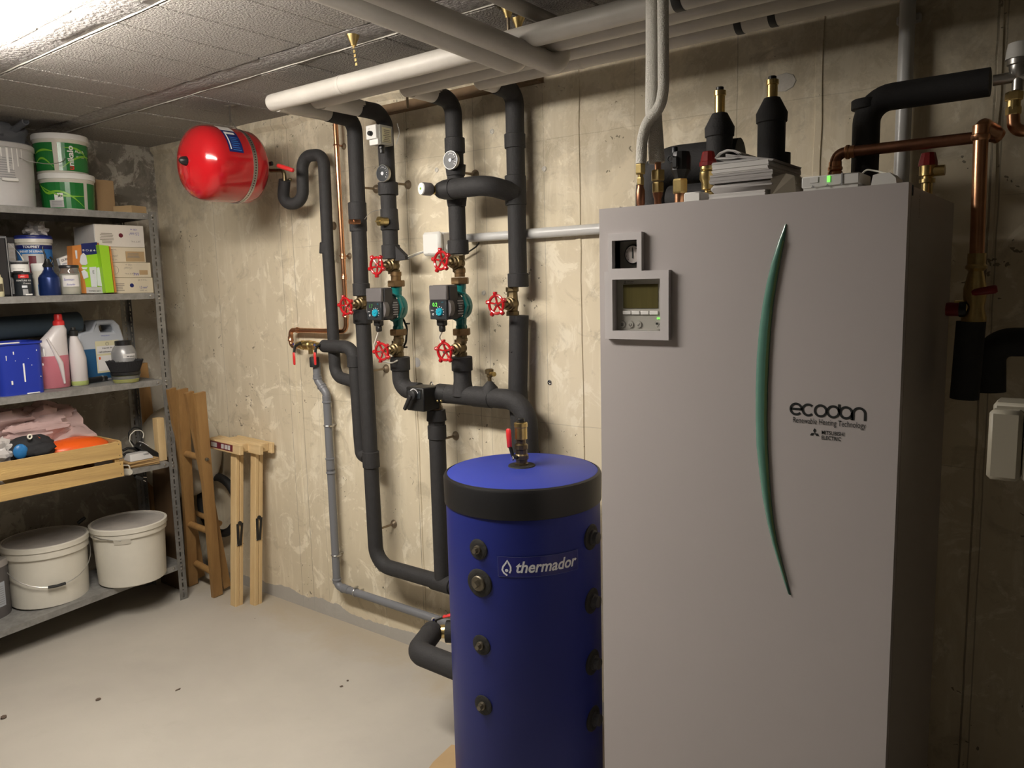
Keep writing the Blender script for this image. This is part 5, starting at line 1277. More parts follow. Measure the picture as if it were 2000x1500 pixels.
foam_pipe('black insulated riser below the filter valve on the right', [(xr_, Yr, zf_[5]), (xr_-.005, Yr, at(1905, 780, Y=Yr).z)], .0255, .05)
foam_pipe('dark insulated pipe bending right beside the lower riser, deep in shadow', [at(1933, 765, Y=1.92), at(1933, 668, Y=1.92), at(2030, 668, Y=1.92)], .03, .04)
# second relief valve, behind the cabinet on the right
Yz = 1.86; xz = at(1812, 330, Y=Yz).x; zz = lambda y_: at(1812, y_, Y=Yz).z
r2 = thing('relief_valve', 'brass relief valve with a red cap behind the right edge of the cabinet', 'valve', (xz, Yz, zT))
part('brass_body', MB().lathe([(.011, -.06), (.011, zz(358)-zT), (.0155, zz(358)-zT+.001), (.0155, zz(350)-zT), (.011, zz(350)-zT+.001), (.011, zz(345)-zT), (.016, zz(343)-zT), (.016, zz(335)-zT), (.0165, zz(324)-zT)], (xz, Yz, zT), n=14).cyl((xz, Yz, zz(335)), (xz+.032, Yz, zz(335)), .011, n=14), 'brass', r2, sharp=30)
part('red_cap', MB().lathe([(.0185, 0), (.018, .008), (.0135, zz(299)-zz(324))], (xz, Yz, zz(324)), n=10), 'dark_red', r2, sharp=20)
# thermostatic mixer at the top right
Ym = 1.84; xm = at(1977, 150, Y=Ym).x; zz = lambda y_: at(1977, y_, Y=Ym).z
tm = thing('thermostatic_valve', 'chrome thermostatic valve with a cream cap at the top right corner', 'valve', (xm, Ym, zz(150)))
part('cream_cap', MB().lathe([(.0235, zz(117)-zz(150)), (.022, zz(100)-zz(150)), (.020, zz(87)-zz(150)), (.012, zz(84)-zz(150))], (xm+.01, Ym, zz(150)), n=22), 'white_plastic', tm)
part('chrome_body', MB().lathe([(.010, zz(178)-zz(150)), (.010, -.004), (.013, 0), (.0155, .01), (.0165, zz(136)-zz(150)), (.0165, zz(130)-zz(150)), (.0205, zz(128)-zz(150)), (.0205, zz(118)-zz(150))], (xm+.01, Ym, zz(150)), n=20).cyl((at(1940, 150, Y=Ym).x, Ym, zz(152)), (xm+.12, Ym, zz(148)), .0105, n=14), 'steel', tm, sharp=30)
part('brass_union', MB().hexn((xm+.005, Ym, zz(197)), (0, 0, 1), .0155, zz(180)-zz(197)).lathe([(.012, zz(215)-zz(197)), (.012, 0)], (xm+.005, Ym, zz(197)), n=16).hexn((xm+.005, Ym, zz(225)), (0, 0, 1), .0135, zz(209)-zz(225)), 'brass', tm, False)
part('copper_bend', MB().tube([(xm+.005, Ym, zz(222)), (xm+.008, Ym, zz(258)), (xm+.12, Ym, zz(258))], .0115, 16, bend=.025), 'copper', tm)
# electrical box on a steel post at the right edge
Yj = 1.43; a_ = at(1932, 800, Y=Yj); b_ = at(1932, 937, Y=Yj); k_ = .72
eb = thing('switch_box', 'large beige weatherproof electrical box at the right edge, half out of frame', 'electrical box', (a_.x+.1, Yj+.06, b_.z))
part('back_box', MB().box((a_.x+.003, Yj+.022, b_.z+.003), (a_.x+.165, Yj+.09, a_.z+.009), bev=.005), 'beige_plastic', eb)
part('front_cover', MB().box((a_.x, Yj, b_.z), (a_.x+.046, Yj+.028, a_.z), bev=.006), 'beige_plastic', eb)
part('front_cover', MB().box((a_.x+.048, Yj, b_.z), (a_.x+.17, Yj+.028, a_.z), bev=.006), 'beige_plastic', eb)
part('hinge', MB().box((a_.x+.055, Yj+.004, a_.z-.002), (a_.x+.075, Yj+.028, a_.z+.006), bev=.002), 'beige_plastic', eb)
pt_ = thing('mounting_post', 'grey steel post just outside the right edge, carrying the beige box', 'post', (a_.x+.13, Yj+.11, 0))
part('post_tube', MB().box((a_.x+.11, Yj+.091, .004), (a_.x+.15, Yj+.13, ZC-.004), bev=.003), 'galv', pt_)
part('base_plate', MB().box((a_.x+.08, Yj+.06, 0), (a_.x+.18, Yj+.16, .004)), 'galv', pt_, False)

# ============================================================ SHELVING UNIT
from mathutils import noise as NZ
SX, SXB = -3.40, -3.72; SY0, SY1 = .86, 1.872
un = thing('shelving_unit', 'grey galvanised slotted angle shelving unit against the left wall', 'shelf', ((SX+SXB)/2, (SY0+SY1)/2, 0))
def slotted(o, d, zt, wd=.036, n=None):
    """flange from o going in direction d, with real slots"""
    mb = MB(); o = V(o); d = V(d); nn = V((d.y, -d.x, 0))*.0018
    def bx(a, b, z0, z1):
        P = [o+d*a, o+d*b, o+d*b+nn, o+d*a+nn]; mb.prism([V((p.x, p.y, z0)) for p in P], (0, 0, z1-z0))
    bx(0, wd*.40, 0, zt); bx(wd*.60, wd, 0, zt)
    z = 0; k = 0
    while z < zt-.02:
        gap = .022 if k % 2 == 0 else .006; br = .011
        bx(wd*.40, wd*.60, z, min(z+br, zt)); z += br+gap; k += 1
    bx(wd*.40, wd*.60, zt-.012, zt)
    return mb
for (x, y, dx, dy) in ((SX, SY1, -1, -1), (SXB, SY1, 1, -1), (SX, SY0, -1, 1), (SXB, SY0, 1, 1)):
    mb = slotted((x, y, 0), (0, dy, 0), 1.80); m2 = slotted((x, y, 0), (dx, 0, 0), 1.80); mb.add(m2.v, m2.f)
    ps_ = part('post', mb, 'galv', un, False)
boards = [(1.793, 1.793), (1.444, 1.444), (1.053, 1.053), (.672, .672), (.122, .178)]
def board_z(i, y): a, b = boards[i]; return a+(b-a)*(y-SY0)/(SY1-SY0)
for i, (za_, zb2) in enumerate(boards):
    h_ = .027; x0, x1, y0, y1 = SXB+.003, SX-.003, SY0+.002, SY1-.002
    if i != 4: y1 = SY1-.04; y0 = SY0+.04
    f = lambda y: board_z(i, y); mb = MB(); t_ = .0015
    def slab(xa_, xb2, ya_, yb3, dz0, dz1): mb.add([(xa_, ya_, f(ya_)+dz0), (xb2, ya_, f(ya_)+dz0), (xb2, yb3, f(yb3)+dz0), (xa_, yb3, f(yb3)+dz0), (xa_, ya_, f(ya_)+dz1), (xb2, ya_, f(ya_)+dz1), (xb2, yb3, f(yb3)+dz1), (xa_, yb3, f(yb3)+dz1)], [(0, 3, 2, 1), (4, 5, 6, 7), (0, 1, 5, 4), (1, 2, 6, 5), (2, 3, 7, 6), (3, 0, 4, 7)])
    slab(x0, x1, y0, y1, -t_, 0); slab(x1-t_, x1, y0, y1, -h_, -t_); slab(x0, x0+t_, y0, y1, -h_, -t_); slab(x0, x1, y0, y0+t_, -h_, -t_); slab(x0, x1, y1-t_, y1, -h_, -t_)
    slab(x1-.012, x1-t_, y0, y1, -h_, -h_+t_)
    if i != 4: slab(x1-t_*.5, x1+.001, y1-.02, SY1-.036, -h_*.9, -.003)
    part('shelf_board', mb, 'galv_paint', un, False)
    for yy, zz in ((SY1-.018, -.009), (SY1-.018, -.026), (SY1-.055, -.013)):
        part('bolt', MB().lathe([(.0055, 0), (.005, .002), (.002, .0038)], (SX+(.0005 if yy > SY1-.03 else -.002), yy, f(SY1)+zz), (1, 0, 0), 10), 'steel', un)

def blob(c, rad, amp, fr, seed, n=26, m=16, flat=None):
    mb = MB(); c = V(c); rings = []; off = V((seed*3.1, seed*1.7, seed*.9))
    for i in range(m+1):
        t = pi*i/m; rg = []
        for j in range(n):
            d = V((max(sin(t), .01)*cos(2*pi*j/n), max(sin(t), .01)*sin(2*pi*j/n), -cos(t)))
            k = 1+amp*NZ.noise(d*fr+off)+amp*.5*NZ.noise(d*fr*2.7+off)+amp*.3*abs(NZ.noise(d*fr*5+off))
            p = c+V((d.x*rad[0], d.y*rad[1], d.z*rad[2]))*k
            if flat is not None and p.z < flat: p.z = flat+.001*(j % 2)
            rg.append(p)
        rings.append(rg)
    return mb.ring_sweep(rings)
def col_y(px_, X, py_): return at(px_, py_, X=X).y
def facing(c): return atan2(-c[1], -c[0])
def cwrap(c, r, z0, z1, da0, da1, mt, parent, name='label', n=10, r1=None, e=.0007):
    """patch on a vertical (tapering) cylinder; da = angles from the camera-facing direction, right positive"""
    a = facing(c); mb = MB(); r1 = r1 if r1 is not None else r
    for i in range(n):
        p, q = a+da0+(da1-da0)*i/n, a+da0+(da1-da0)*(i+1)/n
        mb.add([V((c[0]+(r+e)*cos(p), c[1]+(r+e)*sin(p), z0)), V((c[0]+(r+e)*cos(q), c[1]+(r+e)*sin(q), z0)), V((c[0]+(r1+e)*cos(q), c[1]+(r1+e)*sin(q), z1)), V((c[0]+(r1+e)*cos(p), c[1]+(r1+e)*sin(p), z1))], [(0, 1, 2, 3)])
    return part(name, mb, mt, parent, True)
def ctext(s, c, r, z0, da, size, mt, parent, width=None, **k):
    a = facing(c)+da
    return text(s, (0, 0, 0), (1, 0, 0), (0, 0, 1), size, mt, parent, width=width, warp=lambda x, z: V((c[0]+(r+.0013)*cos(a+x/r), c[1]+(r+.0013)*sin(a+x/r), z0+z)), **k)
def bucket(name, label, c, rt_, rb, h, mt, lidmt, rim=.022, cat='bucket', group=None, sq=None, lid=True):
    t = thing(name, label, cat, c, group)
    part('bucket_body', MB().lathe([(rb*.97, 0), (rb, .004), (rt_*.985, h-rim*1.2), (rt_, h-rim*1.1), (rt_, h-rim*.7)], c, n=40, sq=sq), mt, t)
    if lid: part('lid', MB().lathe([(rt_*1.0, h-rim), (rt_*1.035, h-rim+.002), (rt_*1.035, h-.004), (rt_*1.01, h), (rt_*.95, h), (rt_*.93, h-.005), (.01, h-.005)], c, n=40, sq=sq), lidmt, t)
    return t
def bail(t, c, r, h, drop, a0, mt='wire_steel', grip=None, w=.0016):
    """wire bail hanging from two ears; a0 = direction it hangs to"""
    c = V(c); e = V((cos(a0), sin(a0), 0)); s_ = V((-sin(a0), cos(a0), 0)); pts = []
    for i in range(17):
        k = pi*i/16; pts.append(c+s_*cos(k)*(r+.004)+e*sin(k)*(r+.006)+V((0, 0, h-drop*sin(k)**.8)))
    part('wire_handle', MB().tube(pts, w, 6), mt, t)
    if grip: part('handle_grip', MB().tube(pts[7:10], .0065, 8), grip, t)
# ---- top shelf
z1s = boards[0][0]
X = -3.555; c = (X, col_y(-4, X, 400), z1s)
t = bucket('paint_bucket', 'large pale grey bucket with dried white drips on the top shelf', c, .140, .132, .245, 'bucket_grey', 'bucket_grey')
rr = random.Random(4)
for i in range(7):
    a = -.1+i*.14; hh_ = rr.uniform(.03, .1); cwrap(c, .1375, z1s+.222-hh_, z1s+.222, a, a+rr.uniform(.02, .06), 'paint_white', t, 'paint_drip', 2, e=.0022)
for i in range(10): cwrap(c, .1345, z1s+.10+i*.009, z1s+.104+i*.009, -.15, .35+.2*rr.random(), 'print_grey', t, 'small_print', 5, e=.0024)
bail(t, c, .137, .22, .12, facing(c)+.35, grip='paint_white')
for i in range(12):
    a = facing(c)-1.3+i*.24; part('lid_lug', MB().box((-.006, -.003, -.007), (.006, .003, .007), bev=.002, R=rotz(a+pi/2), c=(0, 0, 0)), 'bucket_grey', t); 
    ob = t.children[-1]; p = V((c[0]+.147*cos(a), c[1]+.147*sin(a), z1s+.232)); ob.location = p-ORG[t]; ORG[ob] = p
def green_bucket(label, px_, z0, rt_, h, tx_, lower):
    X = -3.55; c = (X, col_y(px_, X, 370), z0); rb = rt_*.93
    t = bucket('green_bucket', label, c, rt_, rb, h, 'bucket_white', 'paint_white', .024, group='green labelled paint buckets')
    r_ = lambda z: rb+(rt_*.985-rb)*z/(h-.028)
    A, B = (.008, h-.038)
    gaps = [(-1.45, -.30), (-.12, 1.5)] if not lower else [(-1.5, .62), (.78, 1.5)]
    for g0_, g1_ in gaps: cwrap(c, r_(A), z0+A, z0+B, g0_, g1_, 'green_label', t, 'green_label', 12, r_(B), .001)
    a = facing(c)
    for (d0, d1, zz0, zz1, bow) in (((-1.2, -.32, .035, .02, .03), (-1.2, -.3, .075, .085, .01), (0, 1.3, .02, .07, .02), (.1, 1.3, .1, .05, .02)) if not lower else ((-1.2, .6, .105, .06, -.02), (-.9, .6, .07, .015, .03), (-1.3, -.5, .12, .07, -.02))):
        mb = MB(); P = []
        for i in range(15):
            k = i/14; an = a+d0+(d1-d0)*k; zz = zz0+(zz1-zz0)*k+bow*sin(pi*k); w_ = .0035*sin(pi*min(max(k, .05), .95))+.0008; rr_ = r_(zz)+.0022
            P.append((V((c[0]+rr_*cos(an), c[1]+rr_*sin(an), z0+zz-w_)), V((c[0]+rr_*cos(an), c[1]+rr_*sin(an), z0+zz+w_))))
        for (p, q), (p2, q2) in zip(P, P[1:]): mb.add([p, p2, q2, q], [(0, 1, 2, 3)])
        part('leaf_stripe', mb, 'lime', t)
    return t, c, r_
gb1, c1, r1_ = green_bucket('green labelled white paint bucket, the lower one of the stacked pair', 132, z1s, .104, .152, 0, True)
gb2, c2, r2_ = green_bucket('green labelled white paint bucket with upright lettering, upper one of the stacked pair', 126, z1s+.1525, .103, .158, 0, False)
zb3 = z1s+.1525; a_ = facing(c2)
def vwarp(x, z, a0, z0_): rr_ = r2_(max(z0_-zb3+x, 0))+.0032; an = a_+a0-z/rr_; return V((c2[0]+rr_*cos(an), c2[1]+rr_*sin(an), z0_+x))
text('u', (0, 0, 0), (1, 0, 0), (0, 0, 1), .017, 'red_plastic', gb2, width=.014, bold=.03, warp=lambda x, z: vwarp(x, z, .45, zb3+.013))
text('nikalo', (0, 0, 0), (1, 0, 0), (0, 0, 1), .024, 'paint_white', gb2, width=.080, bold=.03, warp=lambda x, z: vwarp(x, z, .45, zb3+.029))
ctext('AQUA', c2, r2_(.08)+.001, zb3+.082, .52, .013, 'paint_white', gb2, bold=.02)
ctext('VELOURS', c2, r2_(.06)+.001, zb3+.064, .55, .007, 'paint_white', gb2)
cwrap(c1, r1_(.01), z1s+.012, z1s+.042, -.75, -.18, 'bucket_grey', gb1, 'info_label', 6, r1_(.05), .002)
cwrap(c1, r1_(.05), z1s+.042, z1s+.07, -.52, -.18, 'paint_white', gb1, 'info_label', 5, r1_(.07), .002)
ctext('A+', c1, r1_(.06)+.002, z1s+.052, -.38, .011, 'print_black', gb1, bold=.03)
for i in range(4): cwrap(c1, r1_(.02), z1s+.016+i*.006, z1s+.0185+i*.006, -.65, -.25, 'print_grey', gb1, 'small_print', 4, e=.0036)
X = -3.60; ya, yb4 = col_y(182, X, 400), col_y(217, X, 400)
part('cardboard_box', MB().box((X-.06, ya, z1s), (X+.04, yb4, z1s+.15), bev=.002), 'cardboard', None, False, 'tall brown cardboard box on the top shelf behind the green buckets', 'box')
q = at(256, 410, X=-3.52); part('carton', MB().box((-3.56, q.y-.055, z1s), (-3.46, q.y+.035, z1s+.036), R=rotz(radians(20)), bev=.001), 'cardboard_light', None, False, 'small flat tan carton at the right end of the top shelf', 'box')
a_ = at(18, 262, X=-3.66); b_ = at(50, 237, X=-3.56)
t = thing('plastic_tube', 'dull grey plastic tube poking up behind the grey bucket', 'tube', a_)
part('tube', MB().ring_sweep([[a_+(b_-a_)*k+rv_ for rv_ in [(V((0, cos(2*pi*i/14), sin(2*pi*i/14))))*r_ for i in range(14)]] for k, r_ in ((0, .014), (1, .014), (1, .010), (.7, .010))]), 'pvc_grey', t, sharp=30)
t = thing('cloth_bundle', 'dark grey bundle on the top shelf behind the grey bucket', 'bundle', at(10, 280, X=-3.66))
part('folds', blob(at(4, 272, X=-3.7), (.08, .09, .06), .35, 2, 3), 'pvc_grey', t)
# ---- second shelf
z2s = boards[1][0]
def yz(px_, X): return col_y(px_, X, 575)
def zz2(py_, X, px_=100): return at(px_, py_, X=X).z
X = -3.45; t = thing('metal_tin', 'tall black rectangular tin at the left end of the second shelf', 'tin', (X-.08, yz(5, X), z2s))
part('tin_body', MB().box((X-.15, yz(-25, X), z2s), (X, yz(24, X), zz2(463, X, 10)), bev=.008), 'dark_can', t)
part('top_rim', MB().box((X-.152, yz(-25, X)-.001, zz2(464, X, 10)-.004), (X+.001, yz(24, X)+.001, zz2(461, X, 10)), bev=.003), 'pvc_grey', t)
part('seam', MB().box((X-.001, yz(22, X), z2s), (X+.002, yz(24, X), zz2(464, X, 10)), bev=.001), 'silver_plastic', t)
X = -3.50; t = thing('metal_tin', 'narrow tin with a grey printed label beside the black tin', 'tin', (X-.05, yz(32, X), z2s))
part('tin_body', MB().box((X-.10, yz(20, X), z2s), (X, yz(40, X), zz2(463, X, 30)), bev=.004), 'dark_can', t)
decal((X, yz(25, X), z2s+.01), (0, 1, 0), (0, 0, 1), yz(38, X)-yz(25, X), .2, 'silver_plastic', t, 'grey_label')
for i in range(3): lines((X+.0009, yz(26, X), z2s+.015+i*.065), (0, 1, 0), (0, 0, 1), yz(37, X)-yz(26, X), .05, 9, t, 'print_dim', seed=i)
X = -3.43; q = (X, yz(-3, X), z2s); t = thing('glass_jar', 'pale yellow jar cut off at the left picture edge, second shelf', 'jar', q)
part('jar_body', MB().lathe([(.018, 0), (.02, .004), (.02, .07), (.014, .078), (.014, .085)], q, n=16), 'label_cream', t); cwrap(q, .02, z2s+.02, z2s+.05, -.5, 1, 'iron', t)
# blue bucket
X = -3.60; c = (X, yz(76, X), z2s); rT = .068; hT = zz2(466, X, 76)-z2s
tb = bucket('filler_bucket', 'blue and white filler bucket with a white strap handle on the second shelf', c, rT, rT*.9, hT, 'bucket_white', 'bucket_white', .022)
part('blue_lid_top', MB().lathe([(rT*1.02, hT-.002), (rT*1.03, hT+.004), (rT*.98, hT+.010), (.01, hT+.011)], c, n=36), 'navy', tb)
part('blue_lid_ring', MB().lathe([(rT*1.04, hT-.0045), (rT*1.045, hT-.002), (rT*1.02, hT)], c, n=36, cap=False), 'tank_lid', tb)
cwrap(c, rT*.93, z2s+.06, z2s+hT-.03, -1.3, 1.3, 'sky_print', tb, 'blue_label', 16, rT*.985)
cwrap(c, rT*.975, z2s+hT-.047, z2s+hT-.030, -1.3, 1.3, 'navy', tb, 'navy_band', 16, rT*.985, .0015)
ctext('TOUPRET', c, rT*1.005, z2s+hT-.043, -.62, .010, 'paint_white', tb, width=.062, bold=.03)
ctext('ENDUIT DE LISSAGE', c, rT*1.0, z2s+hT-.061, -.85, .0085, 'paint_white', tb, width=.088, bold=.03)
cwrap(c, rT*.94, z2s+.07, z2s+hT-.067, -.75, .55, 'bucket_grey', tb, 'picture_panel', 10, rT*.97, .0015)
cwrap(c, rT*.94, z2s+.085, z2s+hT-.075, -.35, .05, 'maroon', tb, 'picture_panel', 4, rT*.97, .0025)
ps_ = [at(a, b, X=-3.50) for a, b in ((13, 472), (22, 480), (33, 490), (42, 502), (47, 512))]
mb = MB(); rg = [[p+V((0, -.005, .006)), p+V((.002, -.005, .006)), p+V((.002, .005, -.006)), p+V((0, .005, -.006))] for p in ps_]
part('strap_handle', mb.ring_sweep(rg), 'bucket_white', tb); part('strap_eye', MB().lathe([(.003, 0), (.003, .001)], ps_[0]+V((.0025, .002, -.002)), (1, 0, 0), 10), 'print_black', tb)
t = thing('crumpled_bag', 'crumpled clear plastic bag lying on the blue filler bucket', 'bag', (X, c[1], z2s+hT+.012))
q = at(72, 454, X=X); part('film', blob((q.x, q.y, z2s+hT+.035), (.035, .038, .027), .7, 1.6, 8, flat=z2s+hT+.012), 'bag_white', t, sharp=20)
# small tins
def tin(label, px0, px1, ytop, zb_, X, body, band=None, top='chrome'):
    r_ = (yz(px1, X)-yz(px0, X))/2*.93; c = (X-r_, (yz(px0, X)+yz(px1, X))/2, zb_); h_ = zz2(ytop, X, (px0+px1)/2)-zb_
    t = thing('paint_tin', label, 'tin', c, 'small round paint tins on the second shelf')
    part('tin_body', MB().lathe([(r_, 0), (r_, h_-.004)], c, n=30), body, t)
    part('bottom_rim', MB().lathe([(r_+.0015, -.0), (r_+.0018, .0025), (r_, .004)], c, n=30, cap=False), 'dark_can', t)
    part('lid', MB().lathe([(r_, h_-.007), (r_+.002, h_-.005), (r_+.002, h_-.001), (r_-.001, h_), (r_-.004, h_-.003), (.004, h_-.003)], c, n=30), top, t)
    return t, c, r_, h_
t1, c, r_, h_ = tin('small black paint tin with a red logo, under the white tin', 36, 74, 533, z2s, -3.43, 'panel_dark', top='dark_can')
cwrap(c, r_, z2s+h_*.78, z2s+h_*.93, -.5, .6, 'red_plastic', t1, 'red_logo', 6, e=.001); ctext('Julien', c, r_+.001, z2s+h_*.81, -.3, .006, 'paint_white', t1)
ctext('PEINTURE FER', c, r_, z2s+h_*.64, -.75, .006, 'paint_white', t1); ctext('Protect', c, r_, z2s+h_*.52, .0, .006, 'paint_white', t1)
cwrap(c, r_, z2s+h_*.36, z2s+h_*.46, -.2, .35, 'silver_print', t1, 'oval_seal', 5, e=.001); cwrap(c, r_, z2s+.004, z2s+h_*.3, -.15, .4, 'print_grey', t1, 'picture', 5, e=.0008); cwrap(c, r_, z2s+.003, z2s+.009, .1, .9, 'paint_white', t1, 'label_strip', 5, e=.0012)
zt5 = z2s+h_
t2, c, r_, h_ = tin('small white and black paint tin stacked on the black tin', 32, 69, 509, zt5, -3.43, 'paint_white', top='silver_plastic')
cwrap(c, r_, zt5+h_*.72, zt5+h_*.92, -1.2, 1.2, 'dark_can', t2, 'dark_band', 8, e=.0008); cwrap(c, r_, zt5+.004, zt5+.008, -.8, .3, 'print_black', t2, 'label_strip', 5, e=.0009)
ctext('DECO FINITION', c, r_, zt5+h_*.3, -.8, .004, 'print_grey', t2)
X = -3.50; r_ = (yz(107, X)-yz(66, X))/2*.95; c = (X, yz(87, X), z2s); h_ = zz2(515, X, 87)-z2s
t = bucket('white_pot', 'white plastic pot half hidden behind the blue oil can', c, r_, r_*.88, h_, 'bucket_white', 'paint_white', .03)
ctext('COLLE', c, r_*.95, z2s+h_*.55, -.35, .014, 'print_black', t, bold=.03); cwrap(c, r_*.89, z2s+.004, z2s+h_*.35, -.6, .3, 'sky_print', t, 'blue_corner', 6, r_*.92)
# oil can
X = -3.435; r_ = (yz(122, X)-yz(82, X))/2; c = (X-r_*.4, yz(102, X), z2s); h_ = zz2(541, X, 102)-z2s
t = thing('oil_can', 'dark blue oil can with a long thin spout on the second shelf', 'oil can', c)
part('can_body', MB().lathe([(r_*.98, 0), (r_, .003), (r_, h_-.006), (r_*.96, h_), (r_*.6, h_+.018), (r_*.42, h_+.03), (r_*.40, h_+.04)], c, n=30), 'blue_can', t)
cc = V(c)+V((0, 0, h_+.04)); part('pump_head', MB().lathe([(r_*.45, 0), (r_*.5, .008), (r_*.3, .02), (r_*.22, .034)], cc, n=18).tube([cc+V((0, .012, .01)), cc+V((0, .022, .028)), cc+V((0, .012, .042))], .004, 8, bend=.01), 'black_plastic', t)
s1_ = at(83, 485, X=c[0]); part('spout', MB().tube([cc+V((0, -.004, .025)), cc.lerp(s1_, .5)+V((0, 0, .012)), s1_, s1_+V((0, .002, .008))], .0032, 8, rf=lambda u: 1.5-.8*u), 'black_plastic', t)
# jar
X = -3.44; r_ = (yz(161, X)-yz(123, X))/2; c = (X-r_*.3, yz(142, X), z2s); h_ = zz2(518, X, 142)-z2s
t = thing('glass_jar', 'glass jar of white powder with blue handwriting and a dark lid', 'jar', c)
part('glass', MB().lathe([(r_*.9, 0), (r_, .006), (r_, h_*.70), (r_*.93, h_*.80), (r_*.88, h_*.88), (r_*.88, h_*.92)], c, n=30), 'glass_clear', t)
part('powder', MB().lathe([(r_*.86, .004), (r_*.95, .010), (r_*.95, h_*.68), (r_*.9, h_*.70)], c, n=30), 'jar_powder', t)
part('lid', MB().lathe([(r_*.90, h_*.90), (r_*.97, h_*.91), (r_*.97, h_*.985), (r_*.93, h_)], c, n=30), 'dark_can', t)
cwrap(c, r_, z2s+h_*.28, z2s+h_*.66, -.75, .95, 'paper', t, 'paper_label', 10, e=.0006)
ctext('Savmon', c, r_, z2s+h_*.48, -.6, .010, 'print_blue', t, shear=.3, width=.038); ctext('Ecoulin', c, r_, z2s+h_*.32, -.35, .008, 'print_blue', t, shear=.3, width=.030)
# small tilted box
X = -3.52; P = [at(a, b, X=X) for a, b in ((120, 522), (145, 514), (139, 496), (115, 505))]
t = thing('adhesive_packet', 'small white packet leaning behind the glass jar', 'packet', (X, P[0].y, z2s))
part('packet', MB().prism([P[0]+V((0, 0, -.06)), P[1]+V((0, 0, -.06)), P[1], P[2], P[3], P[0]], (-.025, 0, 0)), 'paint_white', t, False)
d = (P[1]-P[0]).normalized(); u = (P[3]-P[0]).normalized(); text('QUELYD', P[0]+d*.006+u*.020, d, u, .010, 'print_black', t, width=.046, bold=.02)
decal(P[0]+d*.006+u*.006, d, u, .02, .007, 'jerry_pale', t); decal(P[0]+d*.040+u*.004, d, u, .008, .010, 'red_plastic', t)
# kit package
X = -3.47
def q2(px_, py_, XX=X): return at(px_, py_, X=XX)
t = thing('timer_kit', 'orange and green blister package standing between jar and white boxes', 'package', (X-.02, yz(180, X), z2s))
part('carton', MB().prism([q2(144, 573), q2(207, 573), q2(193, 474), q2(141, 480)], (-.05, 0, 0)), 'orange_card', t, False)
F = V((.0006, 0, 0))
def flat(pts, mt, nm, k=1, XX=X, th=.0006): return part(nm, MB().prism([q2(a, b, XX)+F*k for a, b in pts], (th, 0, 0)), mt, t, False)
flat([(158, 476), (189, 473), (190, 496), (160, 499)], 'navy', 'navy_panel'); flat([(160, 499), (190, 496), (204, 560), (168, 561), (160, 520)], 'lime_box', 'green_panel')
flat([(168, 561), (204, 560), (206, 573), (169, 573)], 'bucket_grey', 'grey_strip')
flat([(155, 512), (157, 499), (162, 494), (167, 499), (170, 515), (166, 518), (158, 517)], 'silver_print', 'blister', 2, th=.004)
flat([(158, 522), (170, 522), (168, 526), (161, 526)], 'silver_print', 'blister', 2, th=.003); flat([(158, 530), (164, 527), (170, 532), (172, 542), (163, 545)], 'silver_print', 'blister', 2, th=.003)
flat([(174, 522), (187, 521), (189, 561), (178, 560)], 'silver_print', 'blister', 2, th=.003); flat([(188, 523), (197, 521), (203, 545), (203, 560), (190, 558)], 'silver_print', 'blister', 2, th=.003)
text('E', q2(180, 534)+F*8, (0, 1, 0), (0, 0, 1), .012, 'print_black', t); text('TIMER-SET', q2(173, 570)+F*3, (0, 1, 0), (0, 0, 1), .006, 'print_black', t, width=.05)
text('8 O # 4-', q2(161, 491)+F*3, (0, 1, 0), (0, 0, 1), .009, 'paint_white', t, width=.056)
flat([(146, 489), (150, 489), (151, 505), (148, 505)], 'silver_print', 'blister', 2)
t = thing('lime_box', 'bright lime green box leaning against the white wire boxes', 'box', (X+.01, yz(212, X), z2s))
XL2 = -3.44
part('lime_box_body', MB().prism([q2(207, 572, XL2), q2(223, 571, XL2), q2(212, 480, XL2), q2(193, 478, XL2)], (-.07, 0, 0)), 'lime_box', t, False)
part('orange_edge', MB().prism([q2(224.5, 571, XL2), q2(228, 571, XL2), q2(216, 481, XL2), q2(213.5, 481, XL2)], (-.07, 0, 0)), 'orange_card', t, False)
# wire boxes
def wbox(label, px0, px1, y0_, y1_, mt, X=-3.47, dpt=.20, rot=0):
    a = q2(px0, y1_, X); b = q2(px1, y0_, X); zlo, zhi = a.z, b.z
    t = thing('wire_box', label, 'box', (X-dpt/2, (a.y+b.y)/2, zlo), 'flat white wire boxes stacked on the second shelf')
    part('carton', MB().box((X-dpt, a.y, zlo), (X, b.y, zhi), bev=.002), mt, t, False); return t, a.y, b.y, zlo, zhi
hts = [z2s, at(260, 542, X=-3.47).z, at(260, 512.5, X=-3.47).z, at(260, 483, X=-3.47).z, at(260, 440, X=-3.47).z]
def wb(label, px0, px1, i, mt, top_gap=.001):
    X = -3.47; a = yz(px0, X); b = yz(px1, X); t = thing('wire_box', label, 'box', (X-.1, (a+b)/2, hts[i]), 'flat white wire boxes stacked on the second shelf')
    part('carton', MB().box((X-.2, a, hts[i]), (X, b, hts[i+1]-top_gap), bev=.002), mt, t, False); return t, a, b, hts[i], hts[i+1]
X = -3.47; XX = X+.0003
def wtxt(t, s, y, z, sz, mt='print_dim', w=None, flip=False): text(s, (XX, y, z), (0, -1, 0) if flip else (0, 1, 0), (0, 0, -1) if flip else (0, 0, 1), sz, mt, t, width=w, d=.0004)
t, a, b, l, h_ = wb('bottom cream wire box with a dark blue dot', 222, 301, 0, 'box_cream')
part('blue_dot', MB().lathe([(.009, 0), (.009, .0008)], (XX, yz(259, X), (l+h_)/2), (1, 0, 0), 20), 'navy', t); lines((XX, a+.006, l+.012), (0, 1, 0), (0, 0, 1), .045, .036, 5, t, seed=2)
